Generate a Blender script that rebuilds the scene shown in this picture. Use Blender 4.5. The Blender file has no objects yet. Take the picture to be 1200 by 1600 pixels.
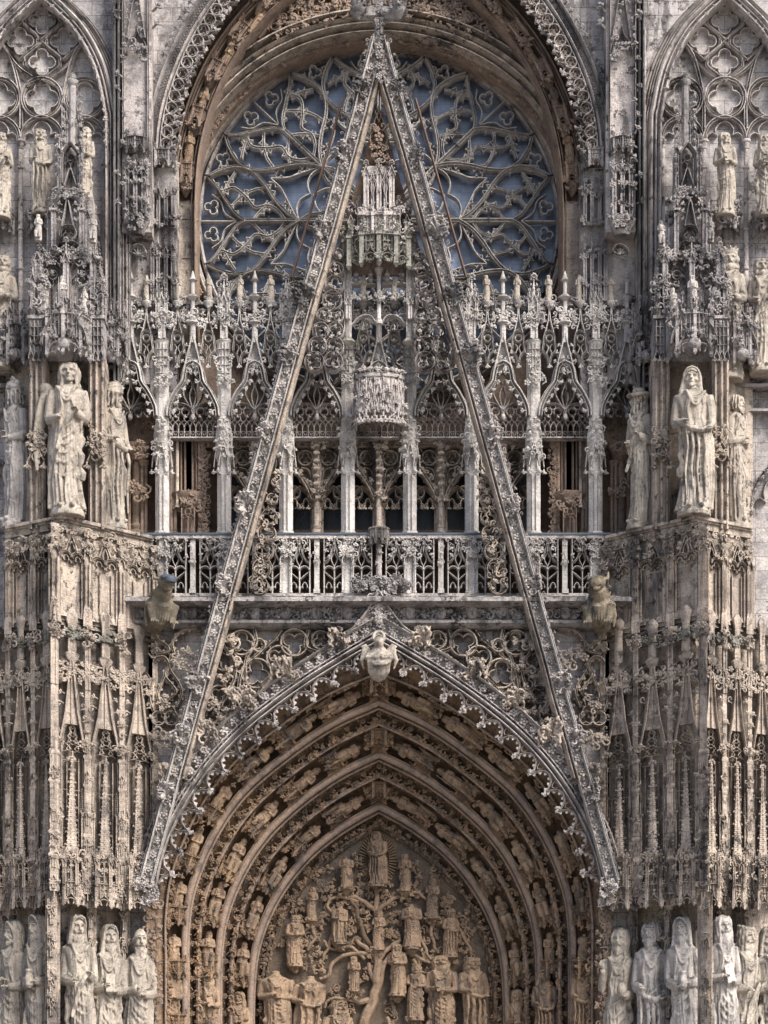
import bpy, math, random
import numpy as np
from math import sin, cos, pi, radians, sqrt, atan2, hypot
from mathutils import Matrix, Vector
from mathutils.geometry import tessellate_polygon

# ------------------------------------------------------------------ camera, sky, sun, exposure
S = bpy.context.scene
COL = S.collection
K, D, CZ, ZB = 0.016, 55.0, 2.0, 4.0        # metres per photo pixel on the gable plane, camera distance, camera height, frame bottom
cam = bpy.data.objects.new('camera', bpy.data.cameras.new('camera'))
COL.objects.link(cam)
cam.location = (0, -D, CZ)
cam.rotation_euler = (pi / 2, 0, 0)
cam.data.sensor_width = 36
cam.data.lens = 36 * D / 25.6
cam.data.shift_x = 8 / 1600
cam.data.shift_y = (ZB + 12.8 - CZ) / 25.6
cam.data.clip_end = 2000
S.camera = cam
W = bpy.data.worlds.new('World'); S.world = W; W.use_nodes = True
nt = W.node_tree
sky = nt.nodes.new('ShaderNodeTexSky'); sky.sky_type = 'NISHITA'; sky.sun_disc = False
SUN_EL, SUN_ROT = radians(47), radians(136)
sky.sun_elevation = SUN_EL; sky.sun_rotation = SUN_ROT
sky.air_density = 1.0; sky.dust_density = 2.5
nt.nodes['Background'].inputs[1].default_value = 0.09
nt.links.new(sky.outputs[0], nt.nodes['Background'].inputs[0])
sun = bpy.data.objects.new('sun', bpy.data.lights.new('sun', 'SUN'))
COL.objects.link(sun)
sun.data.energy = 2.9; sun.data.angle = radians(30); sun.data.color = (1, .95, .88)
sd = Vector((sin(SUN_ROT) * cos(SUN_EL), cos(SUN_ROT) * cos(SUN_EL), sin(SUN_EL)))
sun.rotation_euler = sd.to_track_quat('Z', 'Y').to_euler()
S.view_settings.view_transform = 'Standard'; S.view_settings.look = 'None'
S.view_settings.exposure = 1.42; S.view_settings.gamma = 1.0

# ------------------------------------------------------------------ materials
def stone(name, ca, cb, grime=.5, lichen=.5, joints=0.0, bump=.5, patch=.35, rough=.92, carve=0.0):
    m = bpy.data.materials.new(name); m.use_nodes = True
    n = m.node_tree.nodes; L = m.node_tree.links.new
    bs = n['Principled BSDF']; bs.inputs['Roughness'].default_value = rough
    bs.inputs['Specular IOR Level'].default_value = .25
    geo = n.new('ShaderNodeNewGeometry')
    def noise(scale, det=4, rough=.6, vec=None, dist=0):
        t = n.new('ShaderNodeTexNoise'); t.inputs['Scale'].default_value = scale; t.inputs['Detail'].default_value = det
        t.inputs['Roughness'].default_value = rough; t.inputs['Distortion'].default_value = dist
        L(vec or geo.outputs['Position'], t.inputs['Vector']); return t.outputs['Fac']
    def ramp(f, a, b, lo=0., hi=1.):
        r = n.new('ShaderNodeMapRange'); r.inputs[1].default_value = a; r.inputs[2].default_value = b
        r.inputs[3].default_value = lo; r.inputs[4].default_value = hi; r.interpolation_type = 'SMOOTHSTEP'
        L(f, r.inputs[0]); return r.outputs[0]
    def mul(a, b, op='MULTIPLY'):
        x = n.new('ShaderNodeMath'); x.operation = op
        for i, v in enumerate((a, b)):
            if isinstance(v, (int, float)): x.inputs[i].default_value = v
            else: L(v, x.inputs[i])
        return x.outputs[0]
    zone = ramp(noise(.42, 4, .6), .40, .62, .35, 1.0)
    def mix(f, a, b, mode='MIX'):
        x = n.new('ShaderNodeMix'); x.data_type = 'RGBA'; x.blend_type = mode
        for i, v in ((0, f), (6, a), (7, b)):
            if isinstance(v, (int, float)): x.inputs[i].default_value = v
            elif isinstance(v, tuple): x.inputs[i].default_value = (*v, 1)
            else: L(v, x.inputs[i])
        return x.outputs[2]
    mp = n.new('ShaderNodeMapping'); mp.inputs['Scale'].default_value = (1, 1, .16); L(geo.outputs['Position'], mp.inputs['Vector'])
    c = mix(ramp(noise(.55, 5), .35, .68), ca, cb)
    # single blocks of a slightly different stone
    c = mix(ramp(noise(2.3, 3), .42, .7), c, tuple(x * .8 for x in cb))
    c = mix(mul(ramp(noise(1.1, 6, .7), .55, .68), patch), c, tuple(min(.85, x * 1.35) for x in ca))
    # rain streaks
    c = mix(mul(mul(ramp(noise(2.2, 6, .65, mp.outputs[0], .4), .48, .62), zone), grime * .95), c, (.055, .052, .056))
    # black crust in patches
    c = mix(mul(mul(ramp(noise(4.5, 7, .72), .545, .60), zone), grime * 1.1), c, (.04, .037, .036))
    c = mix(mul(ramp(noise(1.7, 8, .75, None, .6), .54, .62), grime * .6), c, (.085, .08, .082))
    c = mix(mul(mul(ramp(noise(30, 3, .6), .60, .67), zone), grime * .5), c, (.07, .064, .06))
    # lichen and soot lying on ledges
    sx = n.new('ShaderNodeSeparateXYZ'); L(geo.outputs['Normal'], sx.inputs[0])
    up = ramp(sx.outputs[2], .3, .8)
    c = mix(mul(mul(up, ramp(noise(3.2, 6, .7), .36, .58)), lichen), c, (.048, .05, .036))
    bumpf = mul(noise(14, 6, .65), noise(55, 3, .6), 'ADD')
    if joints:
        sp = n.new('ShaderNodeSeparateXYZ'); L(geo.outputs['Position'], sp.inputs[0])
        cm = n.new('ShaderNodeCombineXYZ')
        L(mul(sp.outputs[0], sp.outputs[1], 'ADD'), cm.inputs[0]); L(sp.outputs[2], cm.inputs[1])
        br = n.new('ShaderNodeTexBrick'); L(cm.outputs[0], br.inputs['Vector'])
        br.inputs['Scale'].default_value = 1.0; br.inputs['Brick Width'].default_value = .78; br.inputs['Row Height'].default_value = .36
        br.inputs['Mortar Size'].default_value = .009; br.inputs['Mortar Smooth'].default_value = .3
        br.inputs['Color1'].default_value = (1, 1, 1, 1); br.inputs['Color2'].default_value = (.78, .78, .8, 1)
        br.inputs['Mortar'].default_value = (.42, .4, .4, 1)
        c = mix(joints, c, br.outputs['Color'], 'MULTIPLY')
    if carve:
        v = n.new('ShaderNodeTexVoronoi'); v.inputs['Scale'].default_value = 9; L(geo.outputs['Position'], v.inputs['Vector'])
        bumpf = mul(bumpf, mul(v.outputs['Distance'], -2.2 * carve), 'ADD')
    # grain
    c = mix(1.0, c, mix(ramp(noise(22, 4, .7), .3, .7), (.74, .74, .75), (1.12, 1.1, 1.08)), 'MULTIPLY')
    L(c, bs.inputs['Base Color'])
    bumpf = mul(bumpf, mul(noise(6, 8, .75), 1.5), 'ADD')
    b = n.new('ShaderNodeBump'); b.inputs['Strength'].default_value = bump; b.inputs['Distance'].default_value = .06
    L(bumpf, b.inputs['Height']); L(b.outputs[0], bs.inputs['Normal'])
    return m
M = {
 'pale': stone('pale_limestone', (.65, .595, .56), (.53, .475, .46), .85, .95, bump=.8),
 'grey': stone('weathered_limestone', (.50, .46, .445), (.36, .335, .335), .95, 1.0, bump=.8),
 'warm': stone('warm_limestone', (.62, .525, .435), (.50, .42, .355), .85, .95, joints=.6, bump=.75),
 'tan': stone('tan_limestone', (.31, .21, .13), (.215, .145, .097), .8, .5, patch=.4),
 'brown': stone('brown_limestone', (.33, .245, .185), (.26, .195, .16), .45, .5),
 'ashlar': stone('ashlar_limestone', (.55, .51, .485), (.45, .425, .42), .75, .8, joints=1.0),
 'statue': stone('statue_limestone', (.43, .385, .325), (.35, .305, .26), .6, .95, bump=.3, patch=.12),
 'greystatue': stone('weathered_statue_stone', (.49, .45, .415), (.38, .35, .33), .6, .95, bump=.3, patch=.12),
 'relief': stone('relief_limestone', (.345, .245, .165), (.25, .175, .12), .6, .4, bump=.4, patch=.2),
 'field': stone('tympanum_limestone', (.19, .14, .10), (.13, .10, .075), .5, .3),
 'gargoyle': stone('lichened_stone', (.27, .225, .165), (.16, .135, .10), .8, .9),
 'clean': stone('washed_limestone', (.68, .645, .61), (.56, .525, .50), .28, .9, joints=.35, bump=.7),
 'soot': stone('soot_blackened_stone', (.30, .285, .28), (.17, .165, .165), 1.0, 1.0, bump=.9),
 'mossy': stone('mossy_stone', (.33, .315, .275), (.17, .165, .14), .8, 1.0),
}
def plain(name, col, rough, metal=0, nz=0):
    m = bpy.data.materials.new(name); m.use_nodes = True
    n = m.node_tree.nodes; L = m.node_tree.links.new; b = n['Principled BSDF']
    b.inputs['Roughness'].default_value = rough; b.inputs['Metallic'].default_value = metal
    t = n.new('ShaderNodeTexNoise'); t.inputs['Scale'].default_value = 1.6; t.inputs['Detail'].default_value = 6
    g = n.new('ShaderNodeNewGeometry'); L(g.outputs['Position'], t.inputs['Vector'])
    r = n.new('ShaderNodeValToRGB'); L(t.outputs['Fac'], r.inputs[0])
    r.color_ramp.elements[0].position = .35; r.color_ramp.elements[1].position = .7
    r.color_ramp.elements[0].color = (*[c * (1 - nz) for c in col], 1); r.color_ramp.elements[1].color = (*[min(1, c * (1 + nz)) for c in col], 1)
    L(r.outputs[0], b.inputs['Base Color'])
    if nz:
        u = n.new('ShaderNodeBump'); u.inputs['Strength'].default_value = .25; u.inputs['Distance'].default_value = .04
        L(t.outputs['Fac'], u.inputs['Height']); L(u.outputs[0], b.inputs['Normal'])
    return m
M['glass'] = plain('leaded_glass', (.15, .185, .26), .32, 0, .5)
def panes(m):
    n = m.node_tree.nodes; L = m.node_tree.links.new; b = n['Principled BSDF']; old = b.inputs['Base Color'].links[0].from_socket
    g = n.new('ShaderNodeNewGeometry'); sp = n.new('ShaderNodeSeparateXYZ'); cm = n.new('ShaderNodeCombineXYZ'); L(g.outputs['Position'], sp.inputs[0]); L(sp.outputs[0], cm.inputs[0]); L(sp.outputs[2], cm.inputs[1])
    br = n.new('ShaderNodeTexBrick'); L(cm.outputs[0], br.inputs['Vector']); br.inputs['Scale'].default_value = 1; br.inputs['Brick Width'].default_value = .27; br.inputs['Row Height'].default_value = .21; br.inputs['Mortar Size'].default_value = .008
    br.inputs['Color1'].default_value = (1.08, 1.07, 1.06, 1); br.inputs['Color2'].default_value = (.84, .86, .9, 1); br.inputs['Mortar'].default_value = (.72, .72, .74, 1); br.offset = 0
    x = n.new('ShaderNodeMix'); x.data_type = 'RGBA'; x.blend_type = 'MULTIPLY'; x.inputs[0].default_value = 1; L(old, x.inputs[6]); L(br.outputs['Color'], x.inputs[7]); L(x.outputs[2], b.inputs['Base Color'])
    u = n.new('ShaderNodeBump'); u.inputs['Strength'].default_value = .15; u.inputs['Distance'].default_value = .05; L(br.outputs['Color'], u.inputs['Height']); L(u.outputs[0], b.inputs['Normal'])
panes(M['glass'])
M['dark'] = plain('dark_leaded_glass', (.012, .013, .017), .3, 0, .3)
M['iron'] = plain('rusty_iron', (.10, .06, .045), .8, 0, .3)
M['tie'] = plain('black_iron', (.025, .023, .024), .7, 0, .2)
M['lead'] = plain('lead_sheet', (.05, .065, .085), .5, 0, .35)
M['lattice'] = plain('lead_lattice', (.05, .055, .065), .6, 0, .3)
M['paving'] = plain('stone_paving', (.20, .18, .16), .9, 0, .25)

# ------------------------------------------------------------------ geometry helpers
class Pl:
    """a vertical plane at depth y: photo pixels to metres there"""
    def __init__(s, y): s.y = y; s.s = (D + y) / D; s.k = K * s.s
    def x(s, px): return (px - 592) * s.k
    def z(s, py): return CZ + ((1600 - py) * K + ZB - CZ) * s.s
    def pt(s, P): P = np.asarray(P, float); return np.stack([(P[:, 0] - 592) * s.k, CZ + ((1600 - P[:, 1]) * K + ZB - CZ) * s.s], 1)

class MB:
    def __init__(s): s.V = []; s.Q = []; s.T = []; s.n = 0
    def add(s, V, Q=None, T=None):
        V = np.asarray(V, float).reshape(-1, 3)
        if Q is not None and len(Q): s.Q.append(np.asarray(Q, int).reshape(-1, 4) + s.n)
        if T is not None and len(T): s.T.append(np.asarray(T, int).reshape(-1, 3) + s.n)
        s.V.append(V); s.n += len(V)
    def arrays(s):
        V = np.concatenate(s.V) if s.V else np.zeros((0, 3))
        Q = np.concatenate(s.Q) if s.Q else np.zeros((0, 4), int)
        T = np.concatenate(s.T) if s.T else np.zeros((0, 3), int)
        return V, Q, T
    def merge(s, o, M4=None):
        V, Q, T = o.arrays() if isinstance(o, MB) else o
        if M4 is not None:
            A = np.array(M4); V = V @ A[:3, :3].T + A[:3, 3]
            if np.linalg.det(A[:3, :3]) < 0: Q = Q[:, ::-1]; T = T[:, ::-1]
        s.add(V, Q, T)
    def mesh(s, name, mirror=False, sharp=40):
        V, Q, T = s.arrays()
        if mirror: V = V * np.array([-1, 1, 1]); Q = Q[:, ::-1]; T = T[:, ::-1]
        return mesh_of(name, V, Q, T, sharp)
    def build(s, name, mat, parent=None, mirror=False, sharp=40):
        me = s.mesh(name, mirror, sharp)
        me.materials.append(M[mat])
        o = bpy.data.objects.new(name, me); COL.objects.link(o)
        o.parent = parent
        return o
def mesh_of(name, V, Q, T, sharp=40):
    me = bpy.data.meshes.new(name)
    nq, ntr = len(Q), len(T)
    me.vertices.add(len(V)); me.vertices.foreach_set('co', V.astype(np.float32).ravel())
    idx = np.concatenate([Q.ravel(), T.ravel()]).astype(np.int32)
    me.loops.add(len(idx)); me.loops.foreach_set('vertex_index', idx)
    st = np.concatenate([np.arange(nq) * 4, nq * 4 + np.arange(ntr) * 3]).astype(np.int32)
    me.polygons.add(nq + ntr); me.polygons.foreach_set('loop_start', st)
    me.polygons.foreach_set('use_smooth', np.ones(nq + ntr, bool))
    me.update(calc_edges=True); me.validate()
    if sharp < 180: me.set_sharp_from_angle(angle=radians(sharp))
    return me

def spline(P, n=12):
    P = np.asarray(P, float)
    if len(P) < 3:
        t = np.linspace(0, 1, n + 1)[:, None]; return P[0] * (1 - t) + P[1] * t
    Q = np.vstack([2 * P[0] - P[1], P, 2 * P[-1] - P[-2]]); out = []
    for i in range(1, len(Q) - 2):
        a, b, c, d = Q[i - 1:i + 3]
        for t in np.arange(n) / n:
            out.append(.5 * (2 * b + (c - a) * t + (2 * a - 5 * b + 4 * c - d) * t * t + (3 * b - a - 3 * c + d) * t ** 3))
    return np.array(out + [P[-1]])
def resample(P, step=None, n=None):
    P = np.asarray(P, float); d = np.r_[0, np.cumsum(np.linalg.norm(np.diff(P, axis=0), axis=1))]
    if n is None: n = max(2, int(round(d[-1] / step)) + 1)
    t = np.linspace(0, d[-1], n)
    return np.stack([np.interp(t, d, P[:, i]) for i in range(P.shape[1])], 1)
def normals2(P, closed=False):
    if closed: T = np.roll(P, -1, 0) - np.roll(P, 1, 0)
    else: T = np.gradient(P, axis=0)
    T = T / (np.linalg.norm(T, axis=1, keepdims=True) + 1e-9)
    return np.stack([-T[:, 1], T[:, 0]], 1), T
def offset(P, d, closed=False):
    return np.asarray(P) + normals2(np.asarray(P, float), closed)[0] * d
def mirror_px(P): P = np.array(P, float); P[:, 0] = 1184 - P[:, 0]; return P
def bothsides(P):
    """a left half curve ending on the axis, continued to the right"""
    P = np.asarray(P, float); return np.vstack([P, mirror_px(P)[::-1][1:]])

PROFBAR = [(-.5, 1), (-.5, .5), (-.17, 0), (.17, 0), (.5, .5), (.5, 1)]
PROFROLL = [(-.5, 1), (-.5, .6), (-.42, .3), (-.25, .1), (0, 0), (.25, .1), (.42, .3), (.5, .6), (.5, 1)]
PROFMOLD = [(-.5, 1), (-.5, .35), (-.38, .1), (-.28, .12), (-.22, .4), (-.08, .5), (.0, .42), (.05, .15), (.18, 0), (.32, .02), (.42, .2), (.5, .5), (.5, 1)]
PROFBOX = [(-.5, 1), (-.5, .08), (-.42, 0), (.42, 0), (.5, .08), (.5, 1)]
def sweep(mb, P, w, d, y0, prof=PROFBAR, closed=False, taper=None):
    """P in metres (x,z); profile w wide, d deep with its front at y0 (towards the viewer)"""
    P = np.asarray(P, float)
    if closed and np.allclose(P[0], P[-1]): P = P[:-1]
    keep = np.r_[True, np.linalg.norm(np.diff(P, axis=0), axis=1) > 1e-5]; P = P[keep]
    n = len(P)
    if n < 2: return
    N, T = normals2(P, closed)
    if closed: E = np.roll(P, -1, 0) - P
    else: E = np.vstack([np.diff(P, axis=0), P[-1:] - P[-2:-1]])
    E = E / (np.linalg.norm(E, axis=1, keepdims=True) + 1e-9)
    mit = 1 / np.clip(np.abs((E * T).sum(1)), .55, 1)
    pr = np.array(prof); m = len(pr)
    tp = np.ones(n) if taper is None else np.asarray(taper)
    V = np.zeros((n, m, 3))
    V[:, :, 0] = P[:, None, 0] + N[:, None, 0] * pr[None, :, 0] * w * (mit * tp)[:, None]
    V[:, :, 2] = P[:, None, 1] + N[:, None, 1] * pr[None, :, 0] * w * (mit * tp)[:, None]
    V[:, :, 1] = y0 + pr[None, :, 1] * d
    i = np.arange(n if closed else n - 1)[:, None]; j = np.arange(m)[None, :]
    a = i * m + j; b = i * m + (j + 1) % m; c = ((i + 1) % n) * m + (j + 1) % m; e = ((i + 1) % n) * m + j
    Q = np.stack(np.broadcast_arrays(a, e, c, b), -1).reshape(-1, 4)
    T3 = []
    if not closed:
        for base, rev in ((0, 0), ((n - 1) * m, 1)):
            for q in range(1, m - 1):
                t = (base, base + q, base + q + 1); T3.append(t[::-1] if rev else t)
    mb.add(V, Q, T3)
def bar(mb, p, P, w=4, d=.16, y=0, prof=PROFBAR, closed=False, taper=None):
    """tracery bar along photo-pixel points on plane p"""
    sweep(mb, p.pt(P), w * p.k, d, p.y + y, prof, closed, taper)
def box(mb, x0, x1, y0, y1, z0, z1, ch=0):
    V = [(x, y, z) for x in (x0, x1) for y in (y0, y1) for z in (z0, z1)]
    mb.add(V, [(0, 1, 3, 2), (4, 6, 7, 5), (0, 4, 5, 1), (2, 3, 7, 6), (0, 2, 6, 4), (1, 5, 7, 3)])
def pbox(mb, p, px0, px1, py0, py1, d=.3, y=0):
    """box given by its photo-pixel front face on plane p"""
    box(mb, p.x(px0), p.x(px1), p.y + y, p.y + y + d, p.z(py1), p.z(py0))
def prism(mb, P, y0, y1):
    P = np.asarray(P, float); n = len(P)
    A = np.roll(P, -1, 0); area = (P[:, 0] * A[:, 1] - A[:, 0] * P[:, 1]).sum()
    if area < 0: P = P[::-1]
    V = np.vstack([np.c_[P[:, 0], np.full(n, y0), P[:, 1]], np.c_[P[:, 0], np.full(n, y1), P[:, 1]]])
    i = np.arange(n); j = (i + 1) % n
    tri = [tuple(t) for t in tessellate_polygon([[Vector((a, b, 0)) for a, b in P]])]
    T = []
    for t in tri:
        a, b, c = t
        s = (P[b][0] - P[a][0]) * (P[c][1] - P[a][1]) - (P[c][0] - P[a][0]) * (P[b][1] - P[a][1])
        if s < 0: a, c = c, a
        T += [(a, b, c), (n + a, n + c, n + b)]
    mb.add(V, np.stack([i, n + i, n + j, j], 1), T)
def pprism(mb, p, P, d=.3, y=0): prism(mb, p.pt(P), p.y + y, p.y + y + d)
def tube(mb, P, r, seg=8, caps=True, flat=1.0, up=(0, 1, 0)):
    P = np.asarray(P, float); n = len(P); r = np.broadcast_to(np.asarray(r, float), (n,))
    T = np.gradient(P, axis=0); T /= np.linalg.norm(T, axis=1, keepdims=True) + 1e-9
    U = np.cross(T, np.array(up, float)); bad = np.linalg.norm(U, axis=1) < 1e-3
    U[bad] = np.cross(T[bad], np.array((1., 0, 0.1))); U /= np.linalg.norm(U, axis=1, keepdims=True) + 1e-9
    B = np.cross(U, T)
    a = np.arange(seg) * 2 * pi / seg
    V = P[:, None] + r[:, None, None] * (U[:, None] * np.cos(a)[None, :, None] + B[:, None] * np.sin(a)[None, :, None] * flat)
    i = np.arange(n - 1)[:, None]; j = np.arange(seg)[None]
    A = i * seg + j; Bq = i * seg + (j + 1) % seg
    Q = np.stack(np.broadcast_arrays(A, A + seg, Bq + seg, Bq), -1).reshape(-1, 4)
    T3 = []
    V = V.reshape(-1, 3)
    if caps:
        V = np.vstack([V, P[:1] - T[:1] * r[0] * .4, P[-1:] + T[-1:] * r[-1] * .4]); c0, c1 = n * seg, n * seg + 1
        for q in range(seg):
            T3 += [(c0, q, (q + 1) % seg), (c1, (n - 1) * seg + (q + 1) % seg, (n - 1) * seg + q)]
    mb.add(V, Q[:, ::-1], [t[::-1] for t in T3])
def lathe(mb, cx, cy, prof, seg=12, a0=0, sx=1, sy=1):
    pr = np.array(prof, float); n = len(pr); a = a0 + np.arange(seg) * 2 * pi / seg
    V = np.zeros((n, seg, 3)); V[:, :, 0] = cx + pr[:, :1] * np.cos(a) * sx; V[:, :, 1] = cy + pr[:, :1] * np.sin(a) * sy; V[:, :, 2] = pr[:, 1:2]
    i = np.arange(n - 1)[:, None]; j = np.arange(seg)[None]
    A = i * seg + j; B = i * seg + (j + 1) % seg
    Q = np.stack(np.broadcast_arrays(A, B, B + seg, A + seg), -1).reshape(-1, 4)
    V = np.vstack([V.reshape(-1, 3), [(cx, cy, pr[0, 1]), (cx, cy, pr[-1, 1])]]); T = []
    for q in range(seg):
        T += [(n * seg, (q + 1) % seg, q), (n * seg + 1, (n - 1) * seg + q, (n - 1) * seg + (q + 1) % seg)]
    if pr[-1, 1] < pr[0, 1]: Q = Q[:, ::-1]; T = [t[::-1] for t in T]
    mb.add(V, Q, T)
def ball(mb, c, r, seg=8, rings=5, R=None):
    r = np.broadcast_to(np.asarray(r, float), (3,))
    th = np.linspace(0, pi, rings + 1)[1:-1]; a = np.arange(seg) * 2 * pi / seg
    V = np.array([(sin(t) * cos(q), sin(t) * sin(q), cos(t)) for t in th for q in a] + [(0, 0, 1), (0, 0, -1)]) * r
    if R is not None: V = V @ np.array(R).T
    V = V + np.asarray(c, float); Q = []; T = []; m = len(th)
    for i in range(m - 1):
        for j in range(seg): k = (j + 1) % seg; Q.append((i * seg + j, (i + 1) * seg + j, (i + 1) * seg + k, i * seg + k))
    for j in range(seg):
        k = (j + 1) % seg; T += [(m * seg, j, k), (m * seg + 1, (m - 1) * seg + k, (m - 1) * seg + j)]
    mb.add(V, Q, T)
def rotz(a): return np.array([[cos(a), -sin(a), 0], [sin(a), cos(a), 0], [0, 0, 1]])
def rotx(a): return np.array([[1, 0, 0], [0, cos(a), -sin(a)], [0, sin(a), cos(a)]])
def roty(a): return np.array([[cos(a), 0, sin(a)], [0, 1, 0], [-sin(a), 0, cos(a)]])
def stamp(mb, T, loc, s, ang=0, R=None, flip=False):
    V, Q, Tr = T
    s = np.broadcast_to(np.asarray(s, float), (3,)) * (np.array([-1, 1, 1]) if flip else 1)
    V = V * s
    if flip: Q = Q[:, ::-1]; Tr = Tr[:, ::-1]
    V = V @ (roty(ang) if R is None else R).T + np.asarray(loc)
    mb.add(V, Q, Tr)
def remesh(mb, vox, smooth=2, fac=.5):
    me = mb.mesh('tmp', sharp=180); o = bpy.data.objects.new('tmp', me); COL.objects.link(o)
    r = o.modifiers.new('r', 'REMESH'); r.mode = 'VOXEL'; r.voxel_size = vox
    if smooth:
        q = o.modifiers.new('s', 'SMOOTH'); q.factor = fac; q.iterations = smooth
    e = o.evaluated_get(bpy.context.evaluated_depsgraph_get()); m = e.to_mesh()
    V = np.empty(len(m.vertices) * 3, np.float32); m.vertices.foreach_get('co', V); V = V.reshape(-1, 3).astype(float)
    ls = np.empty(len(m.polygons), np.int32); lt = ls.copy()
    m.polygons.foreach_get('loop_start', ls); m.polygons.foreach_get('loop_total', lt)
    li = np.empty(len(m.loops), np.int32); m.loops.foreach_get('vertex_index', li)
    q = ls[lt == 4]; Q = li[q[:, None] + np.arange(4)]; t = ls[lt == 3]; T = li[t[:, None] + np.arange(3)]
    e.to_mesh_clear(); bpy.data.objects.remove(o); bpy.data.meshes.remove(me)
    return V, Q, T

# ------------------------------------------------------------------ carved ornament
RNG = random.Random(7)
def make_leaf(seed, n=5):
    """a curled lobed leaf growing along +z, its relief towards -y, about one unit tall"""
    r = random.Random(seed); b = MB()
    tube(b, [(0, .1, 0), (0.03, -.05, .25), (0, -.12, .5)], [.13, .11, .09], 5)
    for i in range(n):
        a = (i - (n - 1) / 2) * 1.05 * 2 / n + r.uniform(-.2, .2); l = r.uniform(.5, .72)
        c = np.array((sin(a) * l * .62, -.16 - r.uniform(0, .18), .32 + cos(a) * l * .6))
        ball(b, c, (.125, .12, .31), 6, 4, roty(a + r.uniform(-.3, .3)) @ rotx(r.uniform(-.8, .2)))
    ball(b, (r.uniform(-.1, .1), -.32, .78), (.2, .15, .15), 6, 4)
    return b.arrays()
def make_rosette(seed):
    r = random.Random(seed); b = MB(); n = 5 + seed % 2
    for i in range(n):
        a = i * 2 * pi / n + .3
        ball(b, (cos(a) * .34, -.08, sin(a) * .34), (.2, .15, .2), 6, 4)
    ball(b, (0, -.14, 0), (.17, .17, .17), 6, 4); return b.arrays()
def make_curl(seed):
    """a spiral tendril with a bud"""
    r = random.Random(seed); b = MB(); t = np.linspace(0, 1, 11)
    a = t * 4.6 + .2; q = .5 * (1 - .72 * t)
    P = np.stack([np.cos(a) * q - .12, -.1 - .15 * np.sin(t * 3), np.sin(a) * q + .5], 1)
    tube(b, np.vstack([[(.38, .08, -.05)], P]), np.r_[.1, np.linspace(.13, .09, 11)], 5)
    ball(b, P[-1] + (0, -.1, 0), (.17, .16, .17), 6, 4); ball(b, (.42, -.1, .62), (.15, .12, .2), 6, 4); return b.arrays()
LEAF = [make_leaf(i, 4 + i % 3) for i in range(5)]; ROSE = [make_rosette(i) for i in range(3)]; CURL = [make_curl(i) for i in range(2)]
def make_crocket(seed):
    """a big cabbage-leaf crocket, one unit across"""
    r = random.Random(seed); b = MB()
    for k in range(15):
        a = -1.6 + 3.2 * k / 14; t = np.linspace(0, 1, 8); L = r.uniform(.4, .75); cu = r.choice((-1, 1)) * r.uniform(1.6, 3.6)
        ang = a + cu * t * t
        X = np.cumsum(np.sin(ang)) * L / 8; Z = np.cumsum(np.cos(ang)) * L / 8
        P = np.stack([X, -.05 - .34 * np.sin(t * 2.4) * r.uniform(.5, 1.2) + r.uniform(-.1, .12), Z], 1)
        tube(b, P, np.linspace(.055, .038, 8), 6); ball(b, P[-1], r.uniform(.055, .085), 7, 5)
        ball(b, P[5] + (r.uniform(-.07, .07), -.04, 0), (r.uniform(.04, .08), .06, r.uniform(.05, .1)), 7, 5)
    tube(b, [(0, .25, -.1), (0, 0, .05), (0, -.02, .25)], [.16, .13, .06], 7)
    return remesh(b, .021, 1)
CROCK = [make_crocket(i + 3) for i in range(4)]
def at(p, px, py, y=0): return (p.x(px), p.y + y, p.z(py))
def leaves(mb, p, P, size=9, step=8, y=0, rows=1, jit=2, kinds='leaf', rng=RNG, ang=None, side=0):
    """carved leaves along a photo-pixel path"""
    R = resample(P, step); N, T = normals2(R)
    for i in range(len(R)):
        for k in range(rows):
            o = (k - (rows - 1) / 2) * size * .85 + rng.uniform(-jit, jit) + side
            q = R[i] + N[i] * o
            ta = atan2(T[i][0], -T[i][1])
            kd = rng.random()
            if kinds == 'mix': t = rng.choice(LEAF) if kd < .5 else rng.choice(CURL) if kd < .8 else rng.choice(ROSE)
            elif kinds == 'rose': t = rng.choice(ROSE)
            elif kinds == 'curl': t = rng.choice(CURL)
            else: t = rng.choice(LEAF)
            a = (ta + rng.choice((.9, -.9)) + rng.uniform(-.5, .5)) if ang is None else ta + ang + rng.uniform(-.3, .3)
            s = size * p.k * rng.uniform(.85, 1.2)
            stamp(mb, t, (p.x(q[0]) , p.y + y, p.z(q[1])), s, a, flip=rng.random() < .5)
def vine(mb, p, P, width=14, wave=26, y=0, rng=RNG, ph=0):
    """undulating stem with leaves in its bends"""
    R = resample(P, wave / 8.); N, T = normals2(R)
    s = np.arange(len(R)) / 8. * 2 * pi + ph
    C = R + N * (np.sin(s) * width * .28)[:, None]
    m = p.pt(C); tube(mb, np.c_[m[:, 0], np.full(len(m), p.y + y), m[:, 1]], width * .075 * p.k, 5)
    for i in range(2, len(R) - 1, 4):
        sg = 1 if sin(s[i]) > 0 else -1
        q = R[i] - N[i] * sg * width * .2
        ta = atan2(T[i][0], -T[i][1])
        t = rng.choice(LEAF + CURL + ROSE[:1])
        stamp(mb, t, at(p, q[0], q[1], y - .02), width * .68 * p.k * rng.uniform(.85, 1.15), ta + sg * rng.uniform(.6, 1.8), flip=sg > 0)
def crockets(mb, p, P, size=8, step=12, y=0, side=1, rng=RNG):
    """leaves standing off an edge"""
    R = resample(P, step); N, T = normals2(R)
    for i in range(len(R)):
        n = N[i] * side
        stamp(mb, rng.choice(LEAF), at(p, R[i][0], R[i][1], y), size * p.k * rng.uniform(.8, 1.15), atan2(n[0], -n[1]) + rng.uniform(-.25, .25), flip=rng.random() < .5)
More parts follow.
